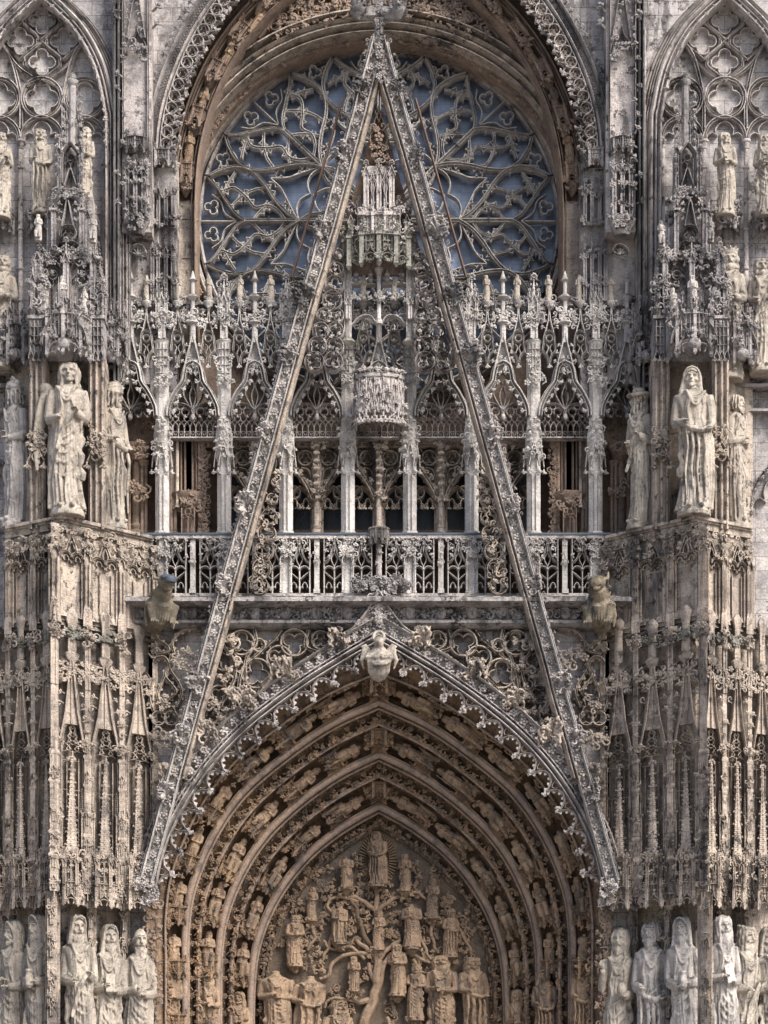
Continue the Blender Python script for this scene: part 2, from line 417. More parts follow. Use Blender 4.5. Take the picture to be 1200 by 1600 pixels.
def foil(cx, cy, R, n=4, rot=0, a=None, seg=9):
    a = R * (.5 if n == 4 else .5 if n == 3 else .62) if a is None else a; b = R - a; h = pi / n
    d = a * cos(h) + sqrt(max(0, b * b - (a * sin(h)) ** 2)); f = atan2(d * sin(h), d * cos(h) - a)
    out = []
    for i in range(n):
        th = rot + i * 2 * pi / n; c = np.array((cx + a * sin(th), cy - a * cos(th)))
        for u in np.linspace(-f, f, seg): out.append(c + b * np.array((sin(th + u), -cos(th + u))))
    return np.array(out)
def circ(cx, cy, R, n=28, a0=0, a1=2 * pi):
    t = np.linspace(a0, a1, n); return np.stack([cx + R * np.sin(t), cy - R * np.cos(t)], 1)
def pointed(x0, x1, ys, rise, n=9):
    """pointed arch from (x0,ys) to (x1,ys) with its apex rise above"""
    w = (x1 - x0) / 2.; R = (w * w + rise * rise) / (2 * w) if rise >= w else w; c = x0 + R
    if rise < w: t = np.linspace(0, pi, 2 * n); return np.stack([(x0 + x1) / 2 - w * np.cos(t), ys - rise * np.sin(t)], 1)
    a = atan2(rise, R - w); t = np.linspace(0, a, n)
    L = np.stack([c - R * np.cos(t), ys - R * np.sin(t)], 1); Rr = L[::-1].copy(); Rr[:, 0] = x0 + x1 - Rr[:, 0]
    return np.vstack([L, Rr[1:]])
def ogee(x0, x1, ys, rise, n=8):
    xc = (x0 + x1) / 2.; w = (x1 - x0) / 2.
    L = spline([(x0, ys), (x0 + w * .06, ys - rise * .22), (x0 + w * .34, ys - rise * .47), (x0 + w * .7, ys - rise * .62), (x0 + w * .92, ys - rise * .82), (xc, ys - rise)], n)
    R = L[::-1].copy(); R[:, 0] = 2 * xc - R[:, 0]; return np.vstack([L, R[1:]])
def trefoil_head(x0, x1, ys, rise, n=6):
    """cusped line inside an arch head"""
    w = (x1 - x0); xc = (x0 + x1) / 2
    L = spline([(x0, ys), (x0 + w * .02, ys - rise * .3), (x0 + w * .14, ys - rise * .44), (x0 + w * .27, ys - rise * .36)], n)
    T = spline([(x0 + w * .27, ys - rise * .36), (x0 + w * .25, ys - rise * .62), (x0 + w * .36, ys - rise * .88), (xc, ys - rise)], n)
    H = np.vstack([L, T[1:]]); R = H[::-1].copy(); R[:, 0] = 2 * xc - R[:, 0]; return np.vstack([H, R[1:]])
def ring(mb, p, cx, cy, R, w=3.5, d=.14, y=0, n=4, rot=0, inner=True):
    bar(mb, p, circ(cx, cy, R), w, d, y, closed=True)
    if inner: bar(mb, p, foil(cx, cy, R - w * .4, n, rot), w * .62, d * .75, y + d * .22, closed=True)
def finial(mb, p, px, py, s=8, y=0, rng=RNG):
    """leafy cross finial with its tip at (px,py)"""
    for dx, dy, a, q in ((0, .9, 0, 1), (-.35, 1.0, -1.2, .8), (.35, 1.0, 1.2, .8), (0, 1.3, pi, .6)):
        stamp(mb, rng.choice(LEAF), at(p, px + dx * s * .4, py + dy * s, y), s * q * p.k, a)
    for q in (-.3, .3): stamp(mb, rng.choice(LEAF), at(p, px + q * s, py + s * 1.1, y - .04), s * .7 * p.k, q * 2)
def colonnette(mb, p, px, py0, py1, r=3, y=0, cap=True, base=True, seg=10):
    """slim shaft with capital and base"""
    x = p.x(px); z0, z1 = p.z(py1), p.z(py0); k = p.k; r = r * k; yy = p.y + y
    pr = [(r, z0), (r, z1)]
    if base: pr = [(r * 1.7, z0), (r * 1.7, z0 + r * 1.2), (r * 1.25, z0 + r * 1.6), (r * 1.45, z0 + r * 2.2), (r, z0 + r * 2.8)] + pr[1:]
    if cap: pr = pr[:-1] + [(r, z1 - r * 4), (r * 1.3, z1 - r * 3.7), (r * 1.05, z1 - r * 3.3), (r * 1.6, z1 - r * 1.2), (r * 1.9, z1 - r), (r * 1.9, z1)]
    lathe(mb, x, yy, pr, seg)
def shaft(mb, p, px, py0, py1, w=8, y=0, sides=4, a0=pi / 4, bands=0):
    """prismatic shaft"""
    r = w * p.k / 2 / cos(pi / sides); x = p.x(px); z0, z1 = p.z(py1), p.z(py0)
    lathe(mb, x, p.y + y, [(r, z0), (r, z1)], sides, a0)
    for i in range(bands):
        z = z0 + (z1 - z0) * (i + 1) / (bands + 1.); lathe(mb, x, p.y + y, [(r * 1.02, z - r * .35), (r * 1.4, z - r * .1), (r * 1.4, z + r * .1), (r * 1.02, z + r * .35)], sides, a0)
def pinnacle(mb, p, px, py_tip, py_base, w=9, y=0, spire=.45, rng=RNG, crock=True):
    """panelled square shaft, gablets, crocketed spirelet, finial"""
    H = py_base - py_tip; ys = py_tip + H * spire
    shaft(mb, p, px, ys, py_base, w, y)
    f = -w * p.k / 2
    for q in (-.34, .34): pbox(mb, p, px + q * w - w * .1, px + q * w + w * .1, ys, py_base, .04, y + f - .03)
    if py_base - ys > w * 2:
        A = pointed(px - w * .36, px + w * .36, ys + w * .7, w * .7, 5); bar(mb, p, A, w * .16, .05, y + f - .03)
    # gablet
    g = w * 1.35
    tri = [(px - w * .68, ys + w * .35), (px, ys - g), (px + w * .68, ys + w * .35)]
    bar(mb, p, tri, w * .24, .1, y + f - .06)
    pprism(mb, p, [(px - w * .5, ys + w * .3), (px, ys - g * .8), (px + w * .5, ys + w * .3)], .06, y + f)
    for sg in (-1, 1):
        stamp(mb, rng.choice(LEAF), at(p, px + sg * w * .5, ys - w * .1, y + f - .03), w * .5 * p.k, sg * .9)
    lathe(mb, p.x(px), p.y + y, [(w * .56 * p.k, p.z(ys) - w * .3 * p.k), (w * .42 * p.k, p.z(ys)), (w * .06 * p.k, p.z(py_tip + w * .6))], 4, pi / 4)
    if crock:
        n = max(2, int((ys - py_tip) / (w * .75)))
        for i in range(n):
            t = (i + .6) / n; yy = ys - (ys - py_tip - w * .6) * t; ww = w * .46 * (1 - t) + 1
            for sg in (-1, 1): stamp(mb, rng.choice(LEAF), at(p, px + sg * ww * .75, yy, y), w * .42 * p.k, sg * 1.1)
            if i % 2 == 0: stamp(mb, rng.choice(LEAF), at(p, px, yy, y - ww * p.k * .7), w * .4 * p.k, 0)
    finial(mb, p, px, py_tip, w * .55, y, rng)
def panel(mb, p, x0, x1, y0, y1, w=2.2, d=.1, y=0, lights=2, head=.35, style=0):
    """blind tracery panel: mullions with cusped heads and a foil above"""
    Wd = x1 - x0; lw = Wd / lights
    bar(mb, p, [(x0, y1), (x0, y0)], w, d, y); bar(mb, p, [(x1, y1), (x1, y0)], w, d, y)
    ys = y0 + (y1 - y0) * head
    for i in range(lights):
        a, b = x0 + i * lw, x0 + (i + 1) * lw
        if i: bar(mb, p, [(a, y1), (a, ys)], w * .8, d * .9, y)
        A = ogee(a, b, ys + lw * .3, lw * .95, 5) if style else pointed(a, b, ys + lw * .3, lw * .75, 6)
        bar(mb, p, A, w * .8, d * .9, y); bar(mb, p, trefoil_head(a + w * .4, b - w * .4, ys + lw * .4, lw * .75, 3), w * .5, d * .6, y + d * .3)
    if ys - y0 > Wd * .5:
        r = min(Wd * .3, (ys - y0) * .32); ring(mb, p, (x0 + x1) / 2, y0 + r * 1.25, r, w * .8, d * .9, y, 4 if style else 3, 0)
def plate_face(mb, w, h, style=0, rng=RNG):
    """one face of a canopy, metres, centred on x=0, bottom at z=0, its front at y=0: cusped gable arch, tracery, cresting"""
    hw = w / 2; t = w * .09
    A = np.array([(-hw, 0)] + [(-hw + w * i / 14., .0) for i in ()] + [(hw, 0)])
    arch = ogee(-hw * .88, hw * .88, 0, -h * .62, 5) ; arch = np.c_[arch[:, 0], np.abs(arch[:, 1])]
    sweep(mb, arch, t, .07, -.03)
    low = pointed(-hw * .85, hw * .85, 0, hw * 1.0, 6); low = np.c_[low[:, 0], -low[:, 1]]
    sweep(mb, low, t * .9, .08, -.02)
    for sg in (-1, 1):
        c = spline([(sg * hw * .85, 0), (sg * hw * .62, h * .12), (sg * hw * .28, h * .02)], 4); sweep(mb, c, t * .6, .05, 0)
        c = spline([(sg * hw * .28, h * .02), (sg * hw * .42, h * .22), (0, hw * .95)], 4); sweep(mb, c, t * .6, .05, 0)
    n = 4
    for i in range(n + 1):
        x = -hw + w * i / n; z0 = h * (.16 + .5 * (1 - abs(x) / hw)) if 0 < i < n else 0
        sweep(mb, [(x, z0), (x, h)], t * (.6 if 0 < i < n else 1.3), .07, -.02)
    sweep(mb, [(-hw, h * .96), (hw, h * .96)], t * 1.1, .1, -.04); sweep(mb, [(-hw, h * .72), (hw, h * .72)], t * .6, .06, -.01)
    for i in range(4):
        x = -hw * .8 + w * .8 * i / 3; stamp(mb, rng.choice(LEAF), (x, -.02, h * .98), w * .17, rng.uniform(-.3, .3))
    for i in range(3):
        for sg in (-1, 1):
            q = (i + .5) / 3; stamp(mb, rng.choice(LEAF), (sg * hw * .8 * (1 - q) ** 1.4, -.04, h * (.1 + .5 * q)), w * .13, sg * .8)
    stamp(mb, LEAF[0], (0, -.05, h * .6), w * .2, 0)
def canopy(mb, x, y, z, w, h, sides=3, depth=.75, style=0, rng=RNG, pins=True, core=True):
    """projecting polygonal baldachin: bottom edge at z, width w; front faces -y"""
    R = w / 2; n = sides; A = np.linspace(pi, 2 * pi, n + 1)
    P = np.stack([x + R * np.cos(A), y + R * depth * 1.3 * np.sin(A)], 1)
    for i in range(n):
        a, b = P[i], P[i + 1]; f = MB(); plate_face(f, hypot(*(b - a)), h, style, rng)
        ang = atan2(b[1] - a[1], b[0] - a[0]); c = (a + b) / 2
        m = np.eye(4); m[:3, :3] = rotz(ang); m[:3, 3] = (c[0], c[1], z); mb.merge(f, m)
    if core:
        C = (P - (x, y)) * .9 + (x, y)
        V = [(c[0], c[1], z + h * .42) for c in C] + [(c[0], c[1], z + h * .95) for c in C]; m = n + 1
        V += [(x, y, z + h * .55), (x, y, z + h * .95)]
        T = []; Q = []
        for i in range(n): Q.append((i, i + 1, m + i + 1, m + i)); T += [(2 * m, i + 1, i), (2 * m + 1, m + i, m + i + 1)]
        mb.add(V, Q, T)
    if pins:
        for c in P:
            r = w * .045
            lathe(mb, c[0], c[1], [(r * .3, z - r * 1.8), (r * 1.3, z - r * .6), (r, z), (r, z + h * .9), (r * 1.5, z + h * .92), (r * 1.2, z + h), (r * .1, z + h * 1.35)], 4, pi / 4)
            for q in (0, 1): stamp(mb, rng.choice(LEAF), (c[0], c[1] - r, z + h * (1.08 + .14 * q)), w * .1, rng.uniform(-1, 1))
def spire(mb, x, y, z0, z1, r, rng=RNG, sides=6):
    """openwork-looking crocketed spire"""
    H = z1 - z0
    lathe(mb, x, y, [(r, z0), (r * 1.06, z0 + H * .02), (r * .9, z0 + H * .04), (r * .1, z1)], sides, pi / 2)
    n = int(H / (r * .8))
    for i in range(n):
        t = (i + .3) / n; q = r * (.92 - .8 * t); z = z0 + H * (.04 + .95 * t)
        for e in range(sides):
            a = pi / 2 + e * 2 * pi / sides
            if sin(a) > .6: continue
            ball(mb, (x + q * cos(a), y + q * sin(a), z), (r * .16, r * .16, r * .22), 5, 3)
        if i % 3 == 0:
            for sg in (-1, 1): stamp(mb, rng.choice(LEAF), (x + sg * q * .9, y, z), r * .5, sg * 1.1)
        lathe(mb, x, y, [(q * .9, z + .02), (q * 1.04, z + .04), (q * .9, z + .07)], sides, pi / 2)
    for a in (0, -1.2, 1.2): stamp(mb, rng.choice(LEAF), (x, y, z1 - r * .3), r * .8, a)
# ------------------------------------------------------------------ sculpture
def empty(name, parent=None):
    o = bpy.data.objects.new(name, None); COL.objects.link(o); o.parent = parent; return o
def tag(o, label, cat, group=None):
    o['label'] = label; o['category'] = cat
    if group: o['group'] = group
    return o
KZ = [0, .06, .15, .3, .45, .56, .63, .72, .785, .82, .84, .856, .875]
KA = [.150, .142, .135, .126, .132, .128, .112, .128, .142, .130, .095, .058, .046]
KB = [.118, .110, .104, .098, .104, .100, .088, .098, .092, .080, .066, .052, .046]
def figure(seed, head='bare', beard=False, pose='book', yaw=0., vox=.0052, wing=False, slim=1., seated=False, kneel=False, simple=False, bulk=1.):
    """one continuous draped figure, one unit tall, facing -y, its feet at the origin"""
    r = random.Random(seed); b = MB()
    sway = r.choice((-1, 1)) * r.uniform(.015, .05); f1, f2, f3 = r.choice((6, 7, 8)), r.choice((11, 13)), r.choice((17, 19))
    p1, p2, p3 = (r.uniform(0, 6.3) for _ in range(3)); tw = r.uniform(-2, 2)
    def ab(z): return np.interp(z, KZ, KA) * slim * bulk, np.interp(z, KZ, KB) * bulk
    def cxz(z): return sway * sin(z * 5.2) * (1 if z < .8 else .3)
    nth, nz = 72, 46; zs = np.linspace(0, .875, nz); th = np.arange(nth) * 2 * pi / nth
    V = []
    for z in zs:
        a, bb = ab(z); amp = np.interp(z, [0, .3, .55, .7, .85], [.30, .25, .17, .08, .0])
        if simple: amp *= 1.3
        fo = np.abs(np.sin(f1 / 2 * th + p1 + tw * z)) * .55 + .3 * np.sin(f2 * th + p2 - tw * z * 1.5) + .22 * np.sin(f3 * th + p3 + 3 * z)
        k = 1 + amp * (fo - .25)
        V.append(np.stack([cxz(z) + a * k * np.cos(th), bb * k * np.sin(th), np.full(nth, z)], 1))
    V = np.vstack(V + [np.array([[0, 0, 0], [cxz(.875), 0, .878]])]); i = np.arange(nz - 1)[:, None]; j = np.arange(nth)[None]
    A = i * nth + j; B = i * nth + (j + 1) % nth
    Q = np.stack(np.broadcast_arrays(A, B, B + nth, A + nth), -1).reshape(-1, 4)
    T = [(nz * nth, (q + 1) % nth, q) for q in range(nth)] + [(nz * nth + 1, (nz - 1) * nth + q, (nz - 1) * nth + (q + 1) % nth) for q in range(nth)]
    b.add(V, Q, T)
    def front(x, z, out=0.):
        a, bb = ab(z); u = max(-.97, min(.97, (x - cxz(z)) / a)); return -bb * sqrt(1 - u * u) - out
    # fall of the robe: long ridges and the sling of the mantle
    nf = 4 if simple else 8
    for q in range(nf):
        x0 = (q + .5) / nf * 2 - 1; x0 = x0 * .115 * slim + r.uniform(-.008, .008); zt = r.uniform(.42, .6); x1 = x0 * 1.15 + r.uniform(-.02, .02)
        zz = np.linspace(.01, zt, 9); xx = x1 + (x0 - x1) * zz / zt + .008 * np.sin(zz * 14 + q)
        tube(b, [(x, front(x, z, .001), z) for x, z in zip(xx, zz)], np.linspace(.0155, .0075, 9) * (1.3 if simple else 1), 6)
    sg = r.choice((-1, 1)); ns = 3 if simple else 6
    for q in range(ns):
        za = .655 - q * .052 * (2 if simple else 1) + r.uniform(-.01, .01); zb = za - .06 - r.uniform(.02, .09); t = np.linspace(-1, 1, 11)
        xx = t * .118 * slim; zz = za + (zb - za) * (t * sg + 1) / 2 - (.05 + .012 * q) * (1 - t * t)
        tube(b, [(x, front(x, z, .004), z) for x, z in zip(xx, zz)], (.0145 - .0006 * q) * (1.35 if simple else 1) * (1 - .5 * np.abs(t) ** 3), 6)
    # mantle edges hanging at the sides
    for s2 in (-1, 1):
        if r.random() < .8:
            zt = r.uniform(.5, .62); zb = r.uniform(.12, .3); n = 9; zz = np.linspace(zb, zt, n)
            P = [(s2 * (.125 * slim + .012 * sin(z * 30 + q)), -.05 - .015 * sin(z * 22), z) for q, z in enumerate(zz)]
            tube(b, P, np.linspace(.034, .02, n) * (1 + .25 * np.sin(np.arange(n) * 2.1)), 7, flat=.6)
    # the cloak: its free edges fall in zigzag cascades, with long slanting pulls across the front
    if not simple:
        for s2 in (-1, 1):
            zt, zb = .80, r.uniform(.10, .34); n = 17; zz = np.linspace(zb, zt, n); x0 = r.uniform(.035, .075)
            xx = s2 * (x0 + (zt - zz) * r.uniform(.03, .09) + .011 * np.sin(zz * r.uniform(34, 46) + s2)); tube(b, [(x, front(x, z, .006), z) for x, z in zip(xx, zz)], np.linspace(.016, .012, n), 6)
            tube(b, [(x + s2 * .02, front(x + s2 * .02, z, .004), z) for x, z in zip(xx, zz)], np.linspace(.012, .007, n), 6)
        for q in range(9):
            xa, za = r.uniform(-.11, .11), r.uniform(.45, .72); dx, dz = r.uniform(-.10, .10), -r.uniform(.10, .26); t = np.linspace(0, 1, 7)
            tube(b, [(max(-.125, min(.125, xa + dx * u)), front(max(-.12, min(.12, xa + dx * u)), za + dz * u - .02 * sin(u * 3), .001), za + dz * u - .02 * sin(u * 3)) for u in t], np.linspace(.0085, .004, 7), 5)
    # arms and hands
    def hand(c, d, curl=.6, sgn=1):
        d = np.array(d, float); d /= np.linalg.norm(d); side = np.cross(d, (0, 0, 1.)); nn = np.linalg.norm(side)
        side = side / nn if nn > .1 else np.array((1., 0, 0)); nrm = np.cross(side, d)
        c = np.array(c, float); R = np.stack([side, nrm, d], 1); ball(b, c, (.021, .012, .026), 8, 6, R)
        if simple: return
        for q in range(4):
            o = (q - 1.5) * .0105; L = (.030, .035, .033, .026)[q]; t = np.linspace(0, 1, 5); a = t * curl * 1.6
            P = [c + side * o * (1 + .15 * k) + d * (.018 + L * sin(x) / max(.5, curl * 1.6) * (1.2 if curl < .7 else 1)) - nrm * L * (1 - cos(x)) for k, x in enumerate(a)]
            tube(b, P, [.0065, .0062, .006, .0055, .0045], 6)
        t = [c + side * sgn * .017 - d * .006, c + side * sgn * .030 + d * .010 - nrm * .005, c + side * sgn * .031 + d * .026 - nrm * .012]
        tube(b, t, [.0075, .0065, .005], 6)
    def arm(s2, elbow, wrist, hd, curl=.6, flare=.03):
        sh = np.array((s2 * .118 * slim * bulk, .0, .785)); e = np.array(elbow); w = np.array(wrist)
        tube(b, [sh + (0, 0, .012), sh * .6 + e * .4 + (s2 * .008, 0, 0), e], [.05 * bulk, .046 * bulk, .042], 9)
        tube(b, [e, e * .5 + w * .5 - (0, 0, .004), w], [.042, .036, .027], 9)
        m = e * .45 + w * .55                                    # open sleeve falling from the forearm
        tube(b, [m + (0, 0, .01), m - (0, -.008, flare * 1.4), m - (0, -.014, flare * 3)], [.026, .022, .011], 7, flat=.8)
        hand(w + np.array(hd) * .022, hd, curl, -s2)
    E = lambda s2: (s2 * .162 * slim * bulk, -.01, .615)
    if pose == 'book':
        arm(-1, E(-1), (-.055, -.135, .625), (.5, -.5, .25)); arm(1, E(1), (.07, -.13, .60), (-.6, -.4, .1))
        bx = MB(); box(bx, -.048, .048, -.012, .012, -.06, .06); m = np.eye(4); m[:3, :3] = rotx(-.35) @ roty(r.uniform(-.4, .4)); m[:3, 3] = (.005, -.15, .645); b.merge(bx, m)
    elif pose == 'orb':
        arm(-1, (-.17, -.03, .64), (-.15, -.12, .745), (0, -.3, 1), .2); arm(1, E(1), (.075, -.13, .585), (-.5, -.6, .2)); ball(b, (.045, -.165, .625), .047, 14, 10)
    elif pose == 'cross':
        arm(-1, E(-1), (-.035, -.13, .635), (.8, -.3, .2)); arm(1, E(1), (.045, -.12, .60), (-.8, -.35, .1))
    elif pose == 'scroll':
        arm(-1, E(-1), (-.07, -.13, .60), (.3, -.6, .0)); arm(1, E(1), (.09, -.125, .64), (-.2, -.7, .3))
        t = np.linspace(0, 1, 9); tube(b, [(.075 - .16 * q, -.15 - .02 * sin(q * 6), .645 - .26 * q ** 1.6) for q in t], .021, 7, flat=.35)
    elif pose == 'staff':
        arm(-1, (-.168, -.03, .62), (-.13, -.12, .69), (.1, -.5, .3), 1.0); arm(1, E(1), (.06, -.125, .565), (-.6, -.4, .1))
        tube(b, [(-.135, -.13, .02), (-.132, -.137, .5), (-.13, -.145, .98)], .012, 7)
    elif pose == 'drape':
        arm(-1, E(-1), (-.10, -.12, .60), (.3, -.8, .1)); arm(1, (.16, -.02, .62), (.125, -.11, .56), (-.2, -.8, -.2))
        for q in range(4):
            x = -.10 + q * .062 + r.uniform(-.022, .022); zb_ = .06 + .10 * ((q * 5) % 7) / 7; tube(b, [(x, -.135, .555 - .05 * sin(q * .5)), (x * 1.02 + .012, -.142, .42), (x * 1.05 - .004, -.136, (.42 + zb_) / 2), (x * 1.08 + .01, -.126, zb_)], np.array([.018, .015, .013, .007]) * r.uniform(.7, 1.5), 6)
        tube(b, [(-.12, -.125, .585), (-.04, -.155, .545), (.05, -.155, .53), (.13, -.12, .56)], [.02, .024, .024, .02], 7)
    elif pose == 'jar':
        arm(-1, E(-1), (-.05, -.14, .575), (.6, -.5, .2)); arm(1, E(1), (.06, -.14, .60), (-.6, -.5, .1))
        lathe(b, .01, -.165, [(.022, .555), (.042, .575), (.046, .61), (.03, .645), (.038, .66), (.03, .672)], 12)
    elif pose == 'broken':
        for s2 in (-1, 1):
            sh = np.array((s2 * .118 * slim, 0, .785)); tube(b, [sh + (0, 0, .012), sh + (s2 * .025, -.02, -.08), np.array((s2 * .14, -.06, .64))], [.05, .046, .034], 8)
        arm(1, E(1), (.06, -.13, .60), (-.6, -.4, .1))
    if not simple:                                            # shoes under the hem
        for s2 in (-1, 1): ball(b, (s2 * .05, -.125, .012), (.028, .05, .02), 8, 6, rotz(s2 * .25))
    if not simple: lathe(b, 0, -.01, [(.150, -.05), (.158, -.045), (.158, -.02), (.14, .012)], 14, .2, 1.0, .95)
    # shoulders: mantle collar
    for q in range(1 if simple else 3):
        t = np.linspace(-1, 1, 9); tube(b, [(x * (.10 - q * .012) * slim, front(x * .09, .80 - q * .02, .002 + .004 * q), .825 - (.05 + .028 * q) * (1 - x * x)) for x in t], .011, 6)
    # gothic slenderness: the trunk is drawn in, the head keeps its size
    for q in range(len(b.V)): b.V[q] = b.V[q] * np.array((.70 if not simple else .78, .86, 1))
    # head on its neck
    h = MB(); hc = np.array((0, -.012, .925))
    ball(h, (0, 0, 0), (.050, .060, .070), 18, 14); ball(h, (0, -.020, -.030), (.036, .042, .040), 14, 10)
    ball(h, (0, -.053, -.055), (.017, .014, .013), 8, 6)                                       # chin
    tube(h, [(0, -.058, .018), (0, -.070, -.004), (0, -.071, -.012)], [.0065, .009, .0105], 7)  # nose
    tube(h, [(-.034, -.047, .020), (-.017, -.058, .024), (0, -.056, .021), (.017, -.058, .024), (.034, -.047, .020)], [.006, .008, .006, .008, .006], 6)
    for s2 in (-1, 1):
        ball(h, (s2 * .019, -.051, .008), (.0095, .008, .0065), 8, 6); ball(h, (s2 * .027, -.043, -.018), (.014, .013, .014), 8, 6)
        if head not in ('hood', 'veil'): ball(h, (s2 * .050, .004, -.002), (.007, .013, .018), 7, 5)
    tube(h, [(-.014, -.058, -.0305), (0, -.0635, -.029), (.014, -.058, -.0305)], [.003, .0055, .003], 6); tube(h, [(-.011, -.057, -.039), (0, -.0615, -.0395), (.011, -.057, -.039)], [.003, .005, .003], 6)
    if beard:
        L = beard if beard is not True else .07
        for q in range(7):
            x = (q - 3) * .012; t = np.linspace(0, 1, 6)
            tube(h, [(x * (1 - .35 * u) + .004 * sin(u * 9 + q), -.052 + abs(x) * .5 - .012 * sin(u * 2), -.044 - (L * (1 - abs(x) * 8)) * u) for u in t], np.linspace(.013, .005, 6), 6)
        for s2 in (-1, 1): tube(h, [(s2 * .004, -.065, -.020), (s2 * .02, -.057, -.028), (s2 * .028, -.048, -.048)], [.006, .006, .005], 6)
    def strands(n, L, wav, rr=.011):
        for q in range(n):
            a = -2.3 + 4.6 * q / (n - 1) + pi / 2; c = np.array((cos(a), sin(a)))
            t = np.linspace(0, 1, 9); P = []
            for u in t:
                z = .062 - (L + .062) * u; k = sqrt(max(0., 1 - (max(z, -.02) / .078) ** 2)) * .056 + .006 + .006 * sin(u * wav + q * 1.7)
                P.append((c[0] * k, c[1] * k * 1.05 + .006, z))
            tube(h, P, rr, 6)
    if head == 'curly':
        strands(13, .085, 15, .012)
        for q in range(26): a = q * 2.4; ball(h, (.05 * cos(a), .012 + .052 * sin(a), .02 + .05 * (q % 5) / 5), .0135, 7, 5)
        for q in range(7): ball(h, ((q - 3) * .0155, -.046 + abs(q - 3) * .006, .054), .0115, 7, 5)
    elif head == 'long': strands(15, .13, 11, .012); ball(h, (0, .008, .025), (.056, .062, .054), 14, 10)
    elif head == 'bare':
        strands(11, .05, 9, .009)
    elif head == 'bald':
        for s2 in (-1, 1):
            for q in range(4): ball(h, (s2 * .046, .012 + q * .012, -.005 - q * .006), .014, 7, 5)
    elif head in ('hood', 'veil'):
        g = .012 if head == 'hood' else .007; n = 15; rows = 14; a = np.linspace(-2.2, 2.2, n) + pi / 2
        for q in range(n):                                    # cloth over crown and shoulders as thick overlapping strips
            c, s_ = cos(a[q]), sin(a[q]); ed = abs(a[q] - pi / 2) / 2.2; P = []; R = []
            for u in np.linspace(0, 1, 11):
                z = .076 - .15 * u; k = sqrt(max(0., 1 - (max(z, 0) / .082) ** 2)) * .051 + g * .5 + (.012 * max(0, -z - .03) / .1) + .004 * sin(q * 2.3 + u * 5)
                P.append((c * k * 1.0, s_ * k * 1.08 + .008, z)); R.append(.0085)
            tube(h, P, R, 6)
        ball(h, (0, .015, .012), (.057, .064, .073), 18, 14); ball(h, (0, .012, -.085), (.070, .056, .05), 14, 10)
        for s2 in (-1, 1): tube(h, [(s2 * .050, -.018, .0), (s2 * .056, -.022, -.06), (s2 * .066, -.03, -.105)], [.014, .017, .016], 7)
        tube(h, [(-.050, -.02, -.08), (-.054, -.028, -.02), (-.049, -.038, .03), (-.03, -.05, .062), (0, -.053, .074), (.03, -.05, .062), (.049, -.038, .03), (.054, -.028, -.02), (.050, -.02, -.08)], .0085, 7)
    elif head == 'crown':
        strands(12, .075, 13, .011); lathe(h, 0, .002, [(.055, .04), (.058, .05), (.06, .085), (.05, .085)], 16)
        for q in range(8): a = q * pi / 4; ball(h, (.057 * cos(a), .057 * sin(a), .092), .011, 7, 5)
    elif head == 'turban':
        for q in range(5): t = np.linspace(0, 2 * pi, 15); tube(h, np.stack([(.056 - .006 * abs(q - 1)) * np.cos(t), .004 + (.063 - .006 * abs(q - 1)) * np.sin(t), .03 + q * .014 + .01 * np.sin(t + q)], 1), .015, 7)
        ball(h, (0, .01, .085), (.05, .055, .035), 12, 9); strands(9, .07, 9, .010)
        tube(h, [(.02, .02, .10), (.03, .0, .125), (.015, -.02, .12)], [.018, .014, .008], 7)
    elif head == 'hat':
        t = np.linspace(0, 2 * pi, 21); tube(h, np.stack([.078 * np.cos(t), .086 * np.sin(t), .042 + .006 * np.sin(2 * t)], 1), .017, 8); lathe(h, 0, 0, [(.078, .036), (.08, .05), (.055, .056), (.05, .09), (.03, .105)], 16)
        strands(11, .10, 8, .012)
    elif head == 'mitre':
        lathe(h, 0, 0, [(.054, .03), (.06, .05), (.052, .11), (.012, .155)], 12, 0, 1, .8); strands(9, .05, 8, .009)
    if head != 'none':
        R = rotz(yaw) @ rotx(r.uniform(-.02, .12)) @ roty(r.uniform(-.07, .07)); m = np.eye(4); m[:3, :3] = R; m[:3, 3] = hc + (cxz(.86), 0, 0); b.merge(h, m)
    tube(b, [(cxz(.85), 0, .83), (cxz(.86), -.004, .87), (cxz(.86), -.008, .91)], [.05, .036, .034], 10)
    if wing:
        for q in range(9):
            t = np.linspace(0, 1, 7); x0 = -.10; P = [(x0 - .05 * sin(u * 2.2) - q * .007, .05 - .004 * q, .80 + .10 * sin(u * 2.4) * (1 - u * .6) - u * (.15 + .05 * q)) for u in t]
            tube(b, P, np.linspace(.02, .013, 7), 6, flat=.6)
        ball(b, (-.125, .05, .81), (.05, .022, .085), 10, 8, roty(-.5))
    if seated or kneel:                                       # knees pushed forward under the cloth
        for s2 in (-1, 1):
            z = .34 if seated else .2
            tube(b, [(s2 * .055, -.02, .42), (s2 * .062, -.17, z + .07), (s2 * .06, -.17, .05)], [.07, .062, .05], 9)
    V, Q, T = remesh(b, vox, 1, .3)
    ang = np.arctan2(V[:, 1], V[:, 0]); rad = np.hypot(V[:, 0], V[:, 1]) + 1e-6
    for f_, am, ph, tw_ in ((26, .0055, p1, 5.), (15, .006, p2, -7.)):              # crisp narrow pleats
        w_ = 1 - np.abs(np.sin(f_ / 2 * ang + ph + tw_ * V[:, 2] + .9 * np.sin(V[:, 2] * 11 + ph))) ** .7
        mk = np.clip((.60 - V[:, 2]) / .08, 0, 1) * np.clip((V[:, 2] - .02) / .03, 0, 1)
        dd = am * (w_ - .4) * mk * (.8 if simple else 1); V[:, 0] += V[:, 0] / rad * dd; V[:, 1] += V[:, 1] / rad * dd
